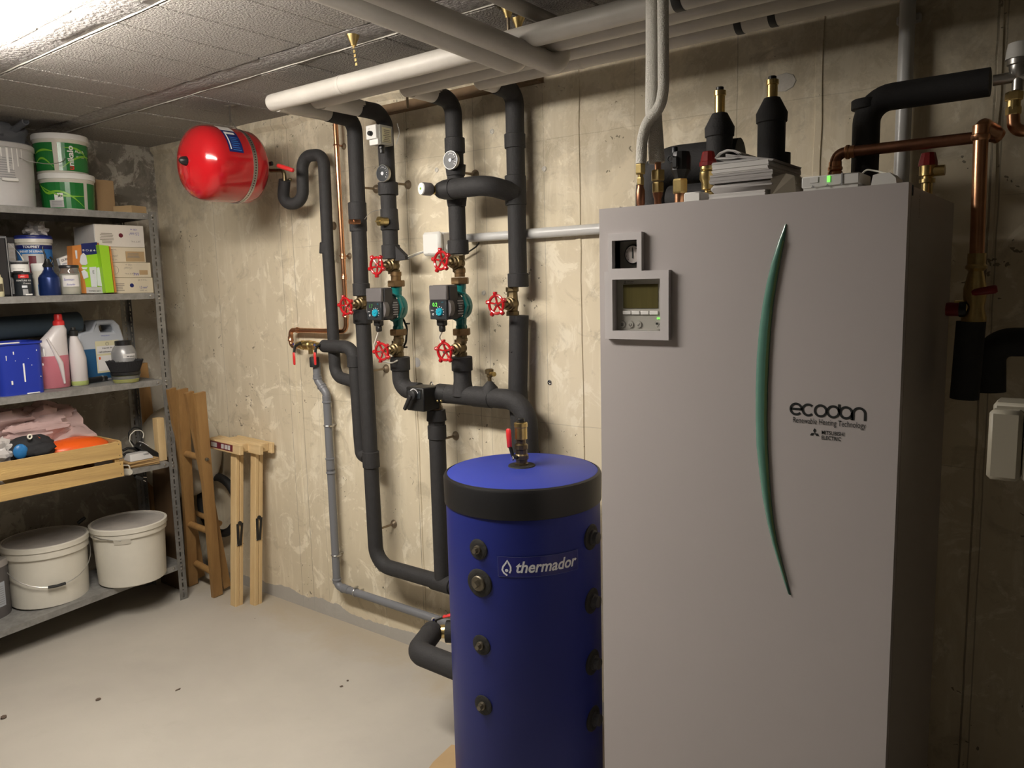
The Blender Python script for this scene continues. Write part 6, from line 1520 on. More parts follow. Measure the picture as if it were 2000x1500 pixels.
wtxt(t, 'JETFIL', yz(271, X), h_-.016, .007, w=.044); wtxt(t, '1.5 mm²', yz(274, X), l+.020, .011, 'print_blue', .036); wtxt(t, '100 m', yz(274, X), l+.008, .007, w=.032)
t, a, b, l, h_ = wb('second cream wire box from below, printed upside down', 208, 299, 1, 'box_cream')
wtxt(t, 'JETFIL', yz(266, X), l+.022, .008, w=.044, flip=True); wtxt(t, '1.5 mm²', yz(262, X), h_-.020, .010, 'print_dim', .036, True); wtxt(t, '100 m', yz(262, X), h_-.008, .006, w=.028, flip=True)
part('round_stamp', MB().torus((XX, yz(228, X), (l+h_)/2), (1, 0, 0), .018, .0007, 24, 4), 'print_dim', t); decal((XX, yz(276, X), l+.012), (0, 1, 0), (0, 0, 1), .038, .020, 'cardboard_light', t); wtxt(t, '7W', yz(264, X), l+.008, .012, 'print_blue')
t, a, b, l, h_ = wb('third cream wire box from below with a printed tan square', 204, 291, 2, 'box_cream')
wtxt(t, 'JETFIL', yz(217, X), h_-.016, .008, w=.042); wtxt(t, '1.5 mm²', yz(219, X), l+.022, .011, w=.04); wtxt(t, '100 m', yz(221, X), l+.008, .008, w=.03)
decal((XX, yz(252, X), l+.004), (0, 1, 0), (0, 0, 1), yz(288, X)-yz(252, X), .044, 'cardboard_light', t); lines((XX+.001, yz(254, X), l+.020), (0, 1, 0), (0, 0, 1), .058, .022, 4, t, seed=5)
t, a, b, l, h_ = wb('top white wire box with a dark red dot and open end flap', 197, 291, 3, 'box_white')
part('red_dot', MB().lathe([(.0095, 0), (.0095, .0008)], (XX, yz(246, X), (l+h_)/2+.002), (1, 0, 0), 20), 'maroon', t); lines((XX, a+.012, l+.016), (0, 1, 0), (0, 0, 1), .07, .046, 7, t, seed=3)
wtxt(t, 'JETFIL', yz(283, X), l+.030, .008, w=.044, flip=True); wtxt(t, '2.5 mm²', yz(281, X), h_-.032, .012, 'print_blue', .044, True); wtxt(t, '100 m', yz(278, X), h_-.016, .007, 'print_blue', .03, True)
part('end_flap', MB().prism([V((X-.005, a, l)), V((X-.19, a-.004, l)), V((X-.17, a-.006, h_-.012)), V((X-.005, a, h_-.002))], (0, -.003, 0)), 'bucket_grey', t, False)

# ---- third shelf
z3s = boards[2][0]
def base(px_, py_, z, r):                      # base centre of a round thing whose front foot shows at the pixel
    p = at(px_, py_, Z=z); d = V((p.x, p.y, 0)).normalized(); return V((p.x+d.x*r, p.y+d.y*r, z))
t = thing('rolled_mat', 'slate blue rolled mat lying along the back of the third shelf', 'mat', (-3.68, 1.2, z3s+.2))
a_ = at(-40, 645, X=-3.66); b_ = at(154, 630, X=-3.66)
part('roll', MB().lathe([(.0, 0), (.047, .001), (.049, .004), (.049, (b_-a_).length-.004), (.046, (b_-a_).length), (.02, (b_-a_).length-.006)], a_, b_-a_, 26), 'slate_mat', t)
t2_ = thing('storage_crate', 'dark plastic crate under the rolled mat at the back of the third shelf', 'crate', (-3.66, 1.25, z3s))
part('crate_body', MB().box((-3.70, 1.02, z3s), (-3.64, 1.50, z3s+.145), bev=.004), 'dark_plastic', t2_)
# blue paint bucket (square with round corners)
bl = at(-6, 770, Z=z3s); br = at(88, 763, Z=z3s); X0 = -3.435; y0, y1 = at(-8, 720, X=X0).y, at(89, 720, X=X0).y; h_ = at(45, 668, X=X0).z-z3s
def rsq(x0, x1, y0, y1, z, r, n=5):
    P = []
    for cx_, cy_, a in ((x1-r, y1-r, 0), (x0+r, y1-r, pi/2), (x0+r, y0+r, pi), (x1-r, y0+r, 3*pi/2)):
        P += [V((cx_+r*cos(a+pi/2*i/n), cy_+r*sin(a+pi/2*i/n), z)) for i in range(n+1)]
    return P
t = thing('blue_bucket', 'blue square paint bucket with white drips on the third shelf', 'bucket', ((X0-.09), (y0+y1)/2, z3s))
part('bucket_body', MB().ring_sweep([rsq(X0-.17, X0, y0+.008, y1-.004, z3s, .03), rsq(X0-.18, X0+.004, y0, y1, z3s+h_-.01, .035), rsq(X0-.186, X0+.010, y0-.006, y1+.006, z3s+h_-.008, .038), rsq(X0-.186, X0+.010, y0-.006, y1+.006, z3s+h_, .038), rsq(X0-.178, X0+.002, y0+.002, y1-.002, z3s+h_, .035), rsq(X0-.17, X0-.006, y0+.01, y1-.01, z3s+h_*.4, .03)]), 'bucket_blue', t, sharp=35)
rr = random.Random(12)
for (px_, py_, w_, l_) in ((48, 728, .006, .075), (26, 690, .004, .012), (86, 688, .004, .03), (71, 684, .003, .006), (24, 748, .006, .016), (84, 712, .003, .01), (62, 713, .003, .003), (12, 700, .003, .02), (80, 735, .002, .004), (30, 705, .002, .004), (55, 700, .002, .003)):
    q = at(px_, py_, X=X0+.003); part('paint_drip', MB().box((X0-.002, q.y-w_/2, q.z-l_/2), (X0+.0035+.002*(l_ < .03), q.y+w_/2, q.z+l_/2), bev=.001), 'paint_white', t)
part('paint_smear', MB().box((X0-.01, y0+.10, z3s+.0005), (X0+.007, y1-.03, z3s+.005), bev=.002), 'paint_white', t); part('paint_smear', MB().box((X0-.01, y0-.004, z3s+h_-.004), (X0+.0115, y0+.09, z3s+h_+.001), bev=.002), 'paint_white', t)
# detergent bottle
X = -3.53; y0, y1 = at(70, 700, X=X).y, at(134, 700, X=X).y; zt6 = at(118, 634, X=X).z; H_ = zt6-z3s
t = thing('detergent_bottle', 'big pale detergent bottle with pink liquid and a red cap', 'bottle', (X, (y0+y1)/2, z3s))
def ovals(defs, cx_, yoff=0, n=24): return [[V((cx_+dx*cos(2*pi*i/n), yc+dy*sin(2*pi*i/n), z3s+z)) for i in range(n)] for z, yc, dy, dx in defs]
ym = (y0+y1)/2+.004; w_ = (y1-y0)/2
full = [(0, ym, w_*.78, .032), (.005, ym, w_*.86, .036), (H_*.45, ym-.002, w_*.95, .038), (H_*.62, ym-.004, w_*.98, .038), (H_*.78, ym+.008, w_*.80, .036), (H_*.92, ym+.028, w_*.52, .032), (H_, ym+.034, w_*.30, .022)]
part('bottle_body', MB().ring_sweep(ovals(full, X)), 'bottle_pale', t, sharp=60)
part('pink_liquid', MB().ring_sweep(ovals([(.002, ym, w_*.80, .034), (.006, ym, w_*.88, .0375), (H_*.40, ym-.002, w_*.955, .0395), (H_*.52, ym-.003, w_*.975, .0395), (H_*.525, ym-.003, w_*.9, .03)], X)), 'pink_liquid', t, sharp=60)
part('moulded_handle', MB().tube([V((X+.034, ym-.03, z3s+H_*.8)), V((X+.040, ym+.01, z3s+H_*.4)), V((X+.036, ym+.02, z3s+.02))], .009, 10, rf=lambda u: .5+.7*sin(pi*u)), 'bottle_pale', t)
part('red_cap', MB().lathe([(.023, H_-.002), (.022, H_+.014), (.016, H_+.02), (.0155, H_+.04), (.013, H_+.045)], (X, ym+.034, z3s), n=18), 'red_plastic', t, sharp=30)
# white bottle
X = -3.52; y0, y1 = at(136, 700, X=X).y, at(168, 700, X=X).y; H_ = at(143, 655, X=X).z-z3s; yc = (y0+y1)/2; w_ = (y1-y0)/2
t = thing('spray_bottle', 'slim white bottle with black cap and green dregs beside the jerrycan', 'bottle', (X, yc, z3s))
part('bottle_body', MB().ring_sweep(ovals([(0, yc, w_*.9, .024), (.004, yc, w_, .028), (H_*.55, yc, w_, .028), (H_*.8, yc-.004, w_*.75, .024), (H_, yc-.01, w_*.38, .014)], X)), 'bottle_pale', t, sharp=60)
part('green_dregs', MB().ring_sweep(ovals([(.002, yc, w_*.93, .026), (.005, yc, w_*1.02, .0295), (.022, yc, w_*1.02, .0295), (.0225, yc, w_*.9, .02)], X)), 'green_liquid', t, sharp=60)
part('black_cap', MB().lathe([(.017, H_-.002), (.017, H_+.02), (.010, H_+.024), (.009, H_+.034)], (X, yc-.008, z3s), n=16), 'black_plastic', t, sharp=30)
# jerrycan with hole handle
X = -3.60; y0, y1 = at(155, 700, X=X).y, at(246, 700, X=X).y; zt7 = at(225, 624, X=X).z; H_ = zt7-z3s; W_ = y1-y0
t = thing('jerrycan', 'pale jerrycan of blue coolant with a cream label and dark cap', 'jerrycan', (X-.06, (y0+y1)/2, z3s))
oc = [(0, 0), (W_, 0), (W_, H_*.68), (W_*.93, H_*.9), (W_*.82, H_), (W_*.42, H_), (W_*.30, H_*.84), (W_*.02, H_*.80), (0, H_*.72)]
ic = [(W_*.50, H_*.80), (W_*.78, H_*.80), (W_*.76, H_*.92), (W_*.48, H_*.92)]
mb = MB()
def face(x):                                   # outline with a hole: fan strips
    pts = []
    return pts
import bmesh as BM
bm = BM.new(); 
def loopv(L): vs = [bm.verts.new((0, y0+a, z3s+b)) for a, b in L]; return [bm.edges.new((vs[i], vs[(i+1) % len(vs)])) for i in range(len(vs))]
ed = loopv(oc)+loopv(ic); BM.ops.triangle_fill(bm, use_beauty=True, edges=ed)
fs = bm.faces[:]; r = BM.ops.extrude_face_region(bm, geom=fs); vs = [g for g in r['geom'] if isinstance(g, BM.types.BMVert)]
for v in vs: v.co.x += .12
mb.v = []; bm.verts.index_update(); mb.v = [V((v.co.x+X-.12, v.co.y, v.co.z)) for v in bm.verts]; mb.f = [tuple(v.index for v in f.verts) for f in bm.faces]; bm.free()
jb_ = part('can_body', mb, 'jerry_pale', t, False); m_ = jb_.modifiers.new('bevel', 'BEVEL'); m_.width = .01; m_.segments = 3; m_.limit_method = 'ANGLE'
part('blue_liquid', MB().box((X-.118, y0-.0012, z3s+.001), (X+.0012, y1+.0012, z3s+H_*.58), bev=.012), 'blue_liquid', t)
part('black_cap', MB().lathe([(.024, H_*.80), (.024, H_*.93), (.021, H_*.95)], (X-.05, y0+.035, z3s), n=18), 'black_plastic', t, sharp=30)
ly = at(188, 700, X=X).y; lw = at(234, 700, X=X).y-ly; lz = at(210, 727, X=X).z; lh = at(210, 665, X=X).z-lz
lb = decal((X+.0014, ly, lz), (0, 1, 0), (0, 0, 1), lw, lh, 'label_cream', t, 'cream_label'); decal((X+.0024, ly+.005, lz+lh*.60), (0, 1, 0), (0, 0, 1), lw-.01, lh*.24, 'paper', lb, 'label_panel')
decal((X+.0024, ly+.005, lz+.008), (0, 1, 0), (0, 0, 1), lw-.01, lh*.48, 'paper', lb, 'label_panel')
text('Liquide de', (X+.0033, ly+lw/2, lz+lh*.74), (0, 1, 0), (0, 0, 1), .008, 'print_black', lb, align='C', bold=.01) if False else None
text('Liquide de', (X+.0035, ly+.028, lz+lh*.74), (0, 1, 0), (0, 0, 1), .008, 'print_black', t, width=.045, bold=.01); text('refroidissement', (X+.0035, ly+.012, lz+lh*.63), (0, 1, 0), (0, 0, 1), .008, 'print_black', t, width=.07, bold=.01)
part('round_seal', MB().torus((X+.003, ly+lw*.5, lz+lh*.90), (1, 0, 0), .007, .0008, 18, 4), 'print_dim', t); part('hazard_mark', MB().box((X+.003, ly+.01, lz+lh*.42), (X+.0036, ly+.018, lz+lh*.50)), 'orange_plastic', t, False)
text('Motoculture', (X+.0005, at(198, 655, X=X).y, at(198, 657, X=X).z), (0, 1, 0), (0, 0, 1), .005, 'print_blue', t, width=.035)
# round grey bottle behind the brush
X = -3.53; c = V((X, at(243, 700, X=X).y, z3s)); zl2 = lambda py_: at(243, py_, X=X).z-z3s; r_ = (at(266, 700, X=X).y-at(220, 700, X=X).y)/2
t = thing('grey_bottle', 'round silver grey bottle with a wide black lid behind the black brush', 'bottle', c)
part('bottle_body', MB().lathe([(r_*.95, 0), (r_, .005), (r_, zl2(688)), (r_*.8, zl2(678)), (r_*.62, zl2(673))], c, n=28), 'silver_plastic', t)
part('lid', MB().lathe([(r_*.66, zl2(675)), (r_*.66, zl2(666)), (r_*.62, zl2(665))], c, n=24), 'black_plastic', t); cwrap(c, r_, z3s+zl2(698), z3s+zl2(690), -.1, .95, 'paper', t, 'white_label', 6); ctext('Molykote', c, r_, z3s+zl2(697), .2, .008, 'print_black', t, width=.036, bold=.02)
# brush on yellow pot
c = base(247, 749, z3s, .056); t = thing('yellow_tub', 'low clear tub with bright yellow contents under the black brush', 'tub', c)
hy = .032; part('tub_wall', MB().lathe([(.050, 0), (.052, .003), (.059, hy)], c, n=30), 'glass_clear', t); part('yellow_fill', MB().lathe([(.047, .002), (.049, .005), (.051, .016), (.049, .018)], c, n=28), 'yellow_clear', t)
t = thing('round_brush', 'round black bristle brush resting upside down on the yellow tub', 'brush', (c.x, c.y, z3s+hy+.001))
part('brush_base', MB().lathe([(.056, hy+.001), (.061, hy+.004), (.061, hy+.016), (.056, hy+.018)], (c.x, c.y, z3s), n=34), 'black_plastic', t)
mb = MB(); rr = random.Random(2); rings = []
for i in range(71):
    pass
mb.lathe([(.058, hy+.018), (.074, hy+.064), (.066, hy+.060), (.05, hy+.035), (.01, hy+.030)], (c.x, c.y, z3s), n=44)
for i in range(90):
    a = 2*pi*i/90; d = V((cos(a), sin(a), 0)); p = V((c.x, c.y, z3s)); mb.tube([p+d*.0585+V((0, 0, hy+.019)), p+d*(.0755+rr.uniform(-.001, .001))+V((0, 0, hy+.064+rr.uniform(0, .004)))], .0012, 4)
part('bristles', mb, 'cloth_black', t, False, kind='stuff')
# pipe tool
a_ = at(98, 754, Z=z3s+.013); b_ = at(206, 738, Z=z3s+.016)
t = thing('extension_tube', 'black telescopic tube lying across the front of the third shelf', 'tube', a_)
d = (b_-a_); L_ = d.length
part('tube', MB().lathe([(.007, 0), (.009, .01), (.009, .06), (.012, .065), (.012, L_*.9), (.011, L_*.93)], a_, d, 16), 'black_plastic', t); part('chrome_ring', MB().lathe([(.0125, L_*.92), (.0125, L_*.95)], a_, d, 16), 'steel', t); part('tip', MB().lathe([(.010, L_*.95), (.010, L_*1.02)], a_, d, 12), 'black_plastic', t)

# ---- fourth shelf: crate and its contents
z4s = boards[3][0]; XF = -3.285; XBK = -3.60; yr = at(240, 895, X=XF).y; yl = .93; zc0 = z4s+.006
ck = thing('wooden_crate', 'shallow wooden slatted crate overhanging the fourth shelf', 'crate', ((XF+XBK)/2, (yl+yr)/2, z4s+.001))
zr1 = at(238, 862, X=XF).z; zr2 = at(238, 894, X=XF).z; zr3 = at(240, 901, X=XF).z; zr4 = at(242, 930, X=XF).z
def slat(x0, x1, y0, y1, z0, z1, seed=0):
    return part('slat', MB().box((x0, y0, z0), (x1, y1, z1), bev=.001), 'crate_wood', ck, False)
k_ = zr4-(z4s+.003)
slat(XF-.008, XF, yl, yr, zr2, zr1); slat(XF-.008, XF, yl, yr, max(zr4, z4s+.003), zr3)
slat(XBK, XBK+.008, yl, yr, zr2, zr1); slat(XBK, XBK+.008, yl, yr, max(zr4, z4s+.003), zr3)
for yy in (yr-.008, yl): slat(XBK+.009, XF-.009, yy, yy+.008, zr2, zr1+.004); slat(XBK+.009, XF-.009, yy, yy+.008, z4s+.004, zr3)
for i in range(5):
    x = XBK+.01+i*(XF-XBK-.02)/5; slat(x, x+.045, yl+.01, yr-.01, z4s+.001, z4s+.0055)
for xx, yy in ((XF-.03, yr-.03), (XBK+.01, yr-.03), (XF-.03, yl+.01), (XBK+.01, yl+.01)): part('corner_post', MB().box((xx, yy, z4s+.006), (xx+.02, yy+.02, zr1), bev=.001), 'crate_wood', ck, False)
for z in (zr1-.01, zr2+.012, zr3-.01, zr4+.012): part('nail', MB().lathe([(.0022, 0), (.002, .0008)], (XF, yr-.012, z), (1, 0, 0), 8), 'iron', ck)
t = thing('plastic_bag', 'crumpled translucent pink plastic bag heaped on the crate', 'bag', at(110, 840, X=-3.5))
def sheet_bag(P0, seed, w, hgt, n=34, m=18):
    mb = MB(); rg = []
    for i in range(m+1):
        v = i/m; row = []
        for j in range(n+1):
            u_ = j/n; p = V(P0(u_, v)); q = V((u_*4+seed, v*3, seed)); p.x += .045*NZ.noise(q*1.3)+.02*abs(NZ.noise(q*3.1)); p.z += .02*NZ.noise(q*1.7+V((5, 0, 0)))+.012*abs(NZ.noise(q*4)); p.y += .012*NZ.noise(q*2.3+V((0, 7, 0)))
            row.append(p)
        rg.append(row)
    vs = [p for r in rg for p in r]; fs = []
    for i in range(m):
        for j in range(n): a = i*(n+1)+j; fs.append((a, a+1, a+n+2, a+n+1))
    return mb.add(vs, fs)
part('film', sheet_bag(lambda u_, v: (-3.60+.17*v, 1.0+.50*u_+.05*v*(u_-.3), 1.0-.035*u_-.125*v**1.3-.03*sin(pi*u_)), 1, .5, .2), 'bag_pink', t, sharp=180)
part('film_fold', blob((-3.56, 1.39, .93), (.07, .10, .06), .5, 2.2, 11), 'bag_pink', t, sharp=50)
part('film_fold', blob((-3.55, 1.17, .94), (.07, .17, .05), .45, 2.0, 17), 'bag_pink', t, sharp=50)
part('film_fold', blob((-3.46, 1.30, .89), (.04, .14, .035), .5, 2.5, 31), 'bag_pink', t, sharp=50)
t = thing('white_bag', 'small crumpled pale plastic bag at the left end of the crate', 'bag', at(2, 895, X=-3.35))
part('film', blob(at(0, 885, X=-3.38), (.04, .045, .05), .5, 2.2, 5), 'bag_white', t, sharp=25)
t = thing('knee_pad', 'black and blue padded knee guard lying in the crate', 'knee pad', at(60, 880, X=-3.36))
q = at(58, 875, X=-3.36); part('black_pad', blob((q.x-.02, q.y, q.z), (.055, .095, .045), .3, 1.8, 21), 'cloth_black', t, sharp=60)
part('black_flap', blob(at(78, 880, X=-3.325), (.03, .055, .03), .2, 2, 22), 'cloth_black', t, sharp=60)
q = at(40, 882, X=-3.32); part('blue_shell', MB().torus(q+V((0, .022, -.02)), (1, .1, 0), .045, .017, 20, 8, pi*.9, pi*1.75).sphere(q, .03, 14, 8, (.4, .9, 1)), 'shoe_blue', t)
part('drawcord', MB().torus(at(58, 853, X=-3.32), (1, .2, 0), .008, .003, 12, 6), 'jar_powder', t)
t = thing('orange_helmet', 'bright orange plastic shell lying in the crate', 'plastic shell', at(150, 870, X=-3.4))
q = at(140, 872, X=-3.40); part('shell', blob((q.x, q.y, q.z-.012), (.10, .14, .05), .12, 1.3, 6), 'orange_plastic', t, sharp=60)
P = [at(a, b, X=-3.37) for a, b in ((74, 853), (90, 862), (118, 868), (160, 865), (208, 864))]
part('brim', MB().ring_sweep([[p+V((-.01, 0, .004)), p+V((.012, 0, -.001)), p+V((.012, 0, -.008)), p+V((-.01, 0, -.003))] for p in P]), 'orange_plastic', t)
part('pale_stick', MB().box((-3.46, at(120, 860, X=-3.45).y, at(140, 862, X=-3.45).z), (-3.44, at(175, 860, X=-3.45).y, at(140, 862, X=-3.45).z+.012)), 'pine', None, False, 'pale wooden stick behind the orange shell in the crate', 'stick')
part('paper_sheet', MB().box((-3.34, at(185, 900, X=-3.33).y, z4s+.05), (-3.335, at(225, 900, X=-3.33).y, z4s+.135), bev=.001), 'jerry_pale', None, False, 'pale paper standing inside the crate behind the slat gap', 'paper')
part('white_tray', blob((-3.36, 1.06, z4s+.045), (.05, .09, .035), .15, 1.5, 9), 'paint_white', None, True, 'white plastic tray glimpsed through the crate slats at the left', 'tray')
# right end: cork sheets, adapter, power strip, cable, plugs
q = at(284, 905, X=-3.42)
for i, (w_, mt) in enumerate(((.085, 'ply'), (.078, 'ply'), (.08, 'cardboard_light'), (.07, 'ply'))):
    part('wood_offcut', MB().box((-3.52, q.y-w_*.95-.01*i, z4s+.001+i*.0075), (-3.40+.006*(i % 2), q.y+w_*.7, z4s+.0075+i*.0075), R=rotz(radians(-6+3*i)), bev=.001), mt, None, False,
         ('lowest', 'second lowest', 'third', 'topmost')[i]+' thin wood offcut under the grey adapter, fourth shelf', 'offcut', group='thin wood offcuts on the fourth shelf')
q = at(272, 890, X=-3.43); zo = z4s+.032
t = thing('power_adapter', 'pale grey wedge shaped adapter on the stack of offcuts', 'adapter', (q.x, q.y, zo))
part('adapter_body', MB().ring_sweep([rsq(q.x-.035, q.x+.03, q.y-.055, q.y+.05, zo, .006), rsq(q.x-.035, q.x+.028, q.y-.055, q.y+.05, zo+.006, .006), rsq(q.x-.03, q.x+.012, q.y-.045, q.y+.034, zo+.028, .006)]), 'bucket_grey', t, sharp=30)
part('latch', MB().box((q.x+.012, q.y+.01, zo+.014), (q.x+.022, q.y+.035, zo+.024), bev=.003), 'silver_plastic', t)
t = thing('power_strip', 'black power strip leaning beside the adapter at the shelf end', 'power strip', at(300, 875, X=-3.47))
a_ = at(272, 872, X=-3.47); b_ = at(312, 893, X=-3.44); m_ = (a_+b_)/2; ang = atan2(b_.z-a_.z, b_.y-a_.y); L_ = (b_-a_).length/2+.012
part('strip_body', MB().box(m_+V((-.03, -L_, -.012)), m_+V((.015, L_, .016)), R=Matrix.Rotation(ang, 3, 'X'), bev=.004), 'black_plastic', t)
for k in (-.5, 0, .5): part('socket', MB().lathe([(.014, 0), (.014, .003), (.011, .003), (.010, 0)], m_+V((-.006, L_*k*1.2*cos(ang), L_*k*1.2*sin(ang)+.015)), (0, -sin(ang), cos(ang)), 16), 'panel_dark', t)
part('cable_label', MB().box(m_+V((-.02, -L_*.95, .018)), m_+V((.01, -L_*.4, .02)), R=Matrix.Rotation(ang, 3, 'X'), c=m_), 'paper', t, False)
cable('white cable standing up in a loop at the end of the fourth shelf', [at(a, b, X=-3.5) for a, b in ((260, 873), (253, 862), (254, 850), (263, 841), (275, 840), (281, 847), (279, 856))], .0022, 'cable_white', .02)
cable('black cable in a wide loop behind the white looped cable', [at(a, b, X=-3.53) for a, b in ((268, 875), (252, 858), (251, 844), (262, 834), (275, 836), (279, 848), (276, 864))], .003, 'black_plastic', .02)
cable('bundle of dark coiled cable between crate and adapter', [at(a, b, X=-3.48) for a, b in ((240, 880), (250, 875), (262, 876), (275, 884), (262, 886), (248, 884), (241, 889))], .006, 'black_plastic', .02)
pl = at(254, 922, X=-3.37); t = thing('power_plug', 'round white plug hanging over the shelf edge beside the crate', 'plug', pl)
part('plug_body', MB().lathe([(.0145, 0), (.0145, .03), (.012, .034)], pl+V((-.03, -.006, 0)), (1, .15, 0), 22), 'cable_white', t); part('plug_cord', MB().tube([pl+V((0, 0, .012)), pl+V((0, 0, .03)), pl+V((-.01, -.02, .034)), pl+V((-.03, -.03, .02))], .003, 8, bend=.01), 'cable_white', t)
pl = at(276, 933, X=-3.42); t = thing('power_plug', 'black two pin plug dangling under the shelf end', 'plug', pl)
part('plug_body', MB().box(pl+V((-.01, -.03, -.006)), pl+V((.006, .01, .012)), R=Matrix.Rotation(-.6, 3, 'X'), bev=.004), 'black_plastic', t)
for dz in (-.006, .006): part('pin', MB().cyl(pl+V((0, .008, -.006+dz*1.2)), pl+V((.0, .022+dz*.5, -.012+dz*1.4)), .0022, n=8), 'chrome', t)
part('plug_cord', MB().tube([pl+V((-.005, -.03, .012)), pl+V((-.01, -.02, .04)), pl+V((-.03, -.01, .06))], .0025, 6), 'black_plastic', t)

# ---- bottom shelf buckets
def z5(y): return board_z(4, y)
def wbucket(label, pxc, pyf, pxw, pytop):
    c = V(at(pxc, pyf, Z=.15)); 
    for _ in range(3): c0_ = at(pxc, pyf, Z=z5(c.y)); rr_ = pxw/2*mpp(c0_)*.93; d = V((c0_.x, c0_.y, 0)).normalized(); c = V((c0_.x+d.x*rr_, c0_.y+d.y*rr_, z5(c0_.y)+.001))
    return c, rr_
c, r_ = wbucket('', 102, 1187, 156, 1022); hB = at(96, 1047, X=c.x).z-c.z
t = bucket('white_bucket', 'white lidded bucket with a hanging wire handle and black grip, bottom shelf', c, r_*1.03, r_*.96, hB, 'bucket_white', 'bucket_lid', .022, group='white lidded buckets on the bottom shelf')
part('skirt', MB().lathe([(r_*1.01, hB-.052), (r_*1.06, hB-.05), (r_*1.065, hB-.022), (r_*1.05, hB-.02)], c, n=40, cap=False), 'bucket_white', t)
bail(t, c, r_*1.05, hB-.045, .125, facing(c)+.15, grip='black_plastic', w=.002)
part('lid_rim', MB().lathe([(r_*1.09, hB-.02), (r_*1.09, hB-.001), (r_*1.03, hB+.0015), (r_*1.0, hB-.003)], c, n=40, cap=False), 'bucket_white', t)
c, r_ = wbucket('', 262, 1146, 140, 993); hB = at(255, 1015, X=c.x).z-c.z
t = bucket('white_bucket', 'clean white lidded bucket at the right end of the bottom shelf', c, r_*1.04, r_*.96, hB, 'bucket_white', 'bucket_lid', .022, group='white lidded buckets on the bottom shelf')
part('skirt', MB().lathe([(r_*1.01, hB-.045), (r_*1.07, hB-.043), (r_*1.075, hB-.022), (r_*1.06, hB-.02)], c, n=40, cap=False), 'bucket_white', t)
part('lid_rim', MB().lathe([(r_*1.10, hB-.02), (r_*1.10, hB-.001), (r_*1.04, hB+.0015), (r_*1.0, hB-.003)], c, n=40, cap=False), 'bucket_white', t)
cwrap(c, r_*1.01, c.z+hB-.065, c.z+hB-.04, -.42, .02, 'bucket_white', t, 'handle_ear', 8, r_*1.07, .003)
a = facing(c); P = [V((c.x+(r_*1.085)*cos(a+k), c.y+(r_*1.085)*sin(a+k), c.z+hB-.03-.016*(k+1.1))) for k in (-1.1, -.8, -.5, -.22)]
part('wire_handle', MB().tube(P, .0018, 6), 'wire_steel', t)
c, r_ = wbucket('', -22, 1217, 92, 1080); hB = at(-15, 1087, X=c.x).z-c.z
t = bucket('grey_bucket', 'dark grey bucket with a pale lid and printed label at the left edge', c, r_*1.03, r_*.95, hB, 'grey_plastic', 'bucket_lid', .03)
cwrap(c, r_*.96, c.z+.05, c.z+.05+hB*.42, .28, .88, 'jerry_pale', t, 'info_label', 6, r_*.99); 
for i in range(10): cwrap(c, r_*.97, c.z+.06+i*.009, c.z+.063+i*.009, .34, .8, 'print_grey', t, 'small_print', 4, e=.0022)
part('black_stub', MB().cyl(at(152, 1022, X=-3.62), at(166, 1011, X=-3.62), .008, n=10), 'black_plastic', None, True, 'short black handle tip sticking up behind the left white bucket', 'handle')

# ============================================================ CORNER: PLANKS, TUB, EASEL, TRESTLES
t = thing('round_tub', 'big round beige tub standing on edge in the corner behind the shelves', 'tub', (-3.58, 1.99, .6))
dd = V((.43, -.90, .08)).normalized(); oo = V((-3.60, 1.99, .665))
part('tub_shell', MB().lathe([(.02, .035), (.14, .032), (.20, .022), (.228, 0), (.232, -.02), (.225, -.024), (.215, -.02)], oo, dd, 48), 'tub_beige', t, sharp=60)
t = thing('tyre', 'black rubber ring lying against the wall behind the trestles', 'ring', (-3.36, 2.03, .42))
part('ring', MB().torus((-3.42, 2.082, .40), (.08, -1, .05), .14, .02, 30, 10), 'rubber', t)
q = at(291, 800, X=-3.76); part('brown_plank', MB().box((-3.79, q.y-.03, 0), (-3.77, q.y+.035, 1.10), R=Matrix.Rotation(.03, 3, 'X'), bev=.001), 'old_wood', None, False, 'long brown plank leaning upright in the corner behind the shelf', 'plank')
part('wooden_board', MB().box((-3.70, 1.905, 0), (-3.50, 1.915, .66), bev=.001), 'brown_panel', None, False, 'dark brown wooden panel standing beyond the end of the shelves', 'panel')
a_ = at(313, 890, X=-3.43); b_ = at(331, 814, X=-3.43); part('pale_board', MB().box((-3.47, a_.y-.002, z4s+.001), (-3.43, a_.y+.032, b_.z), bev=.001), 'pine', None, False, 'short pale board standing on the fourth shelf beside the front post', 'board')
# folded easel-like stand
es = thing('folding_stand', 'old brown wooden folding stand with round rungs leaning near the shelf post', 'stand', (-3.40, 1.96, 0))
def leg(name, p0, p1, w_=.048, t_=.022, mt='old_wood', par=None):
    p0 = V(p0); p1 = V(p1); d = (p1-p0).normalized(); s_ = V((0, d.z, -d.y)).normalized(); mb = MB()
    mb.prism([p0-s_*w_/2, p0+s_*w_/2, p1+s_*w_/2, p1-s_*w_/2], (-t_, 0, 0)); return part(name, mb, mt, par or es, False)
T1 = at(358, 760, Y=1.875); T2 = at(392, 767, Y=1.875); T3 = at(342, 760, Y=1.85); T4 = at(377, 767, Y=1.85)
leg('front_leg', (-3.52, 1.975, .003), T1); leg('front_leg', (-3.29, 1.965, .003), T2)
leg('rear_leg', (-3.545, 2.035, .02), T3+V((-.024, 0, 0)), .038); leg('rear_leg', (-3.312, 2.03, .02), T4+V((-.024, 0, 0)), .038)
for zz in (.69, .33):
    a_ = V((-3.52, 1.975, .003)).lerp(T1, zz); b_ = V((-3.29, 1.965, .003)).lerp(T2, zz); part('rung', MB().cyl(a_, b_+V((-.02, 0, 0)), .0155, n=14), 'old_wood', es)
part('rung', MB().cyl((-3.55, 2.02, .36), (-3.32, 2.02, .34), .013, n=12), 'old_wood', es)
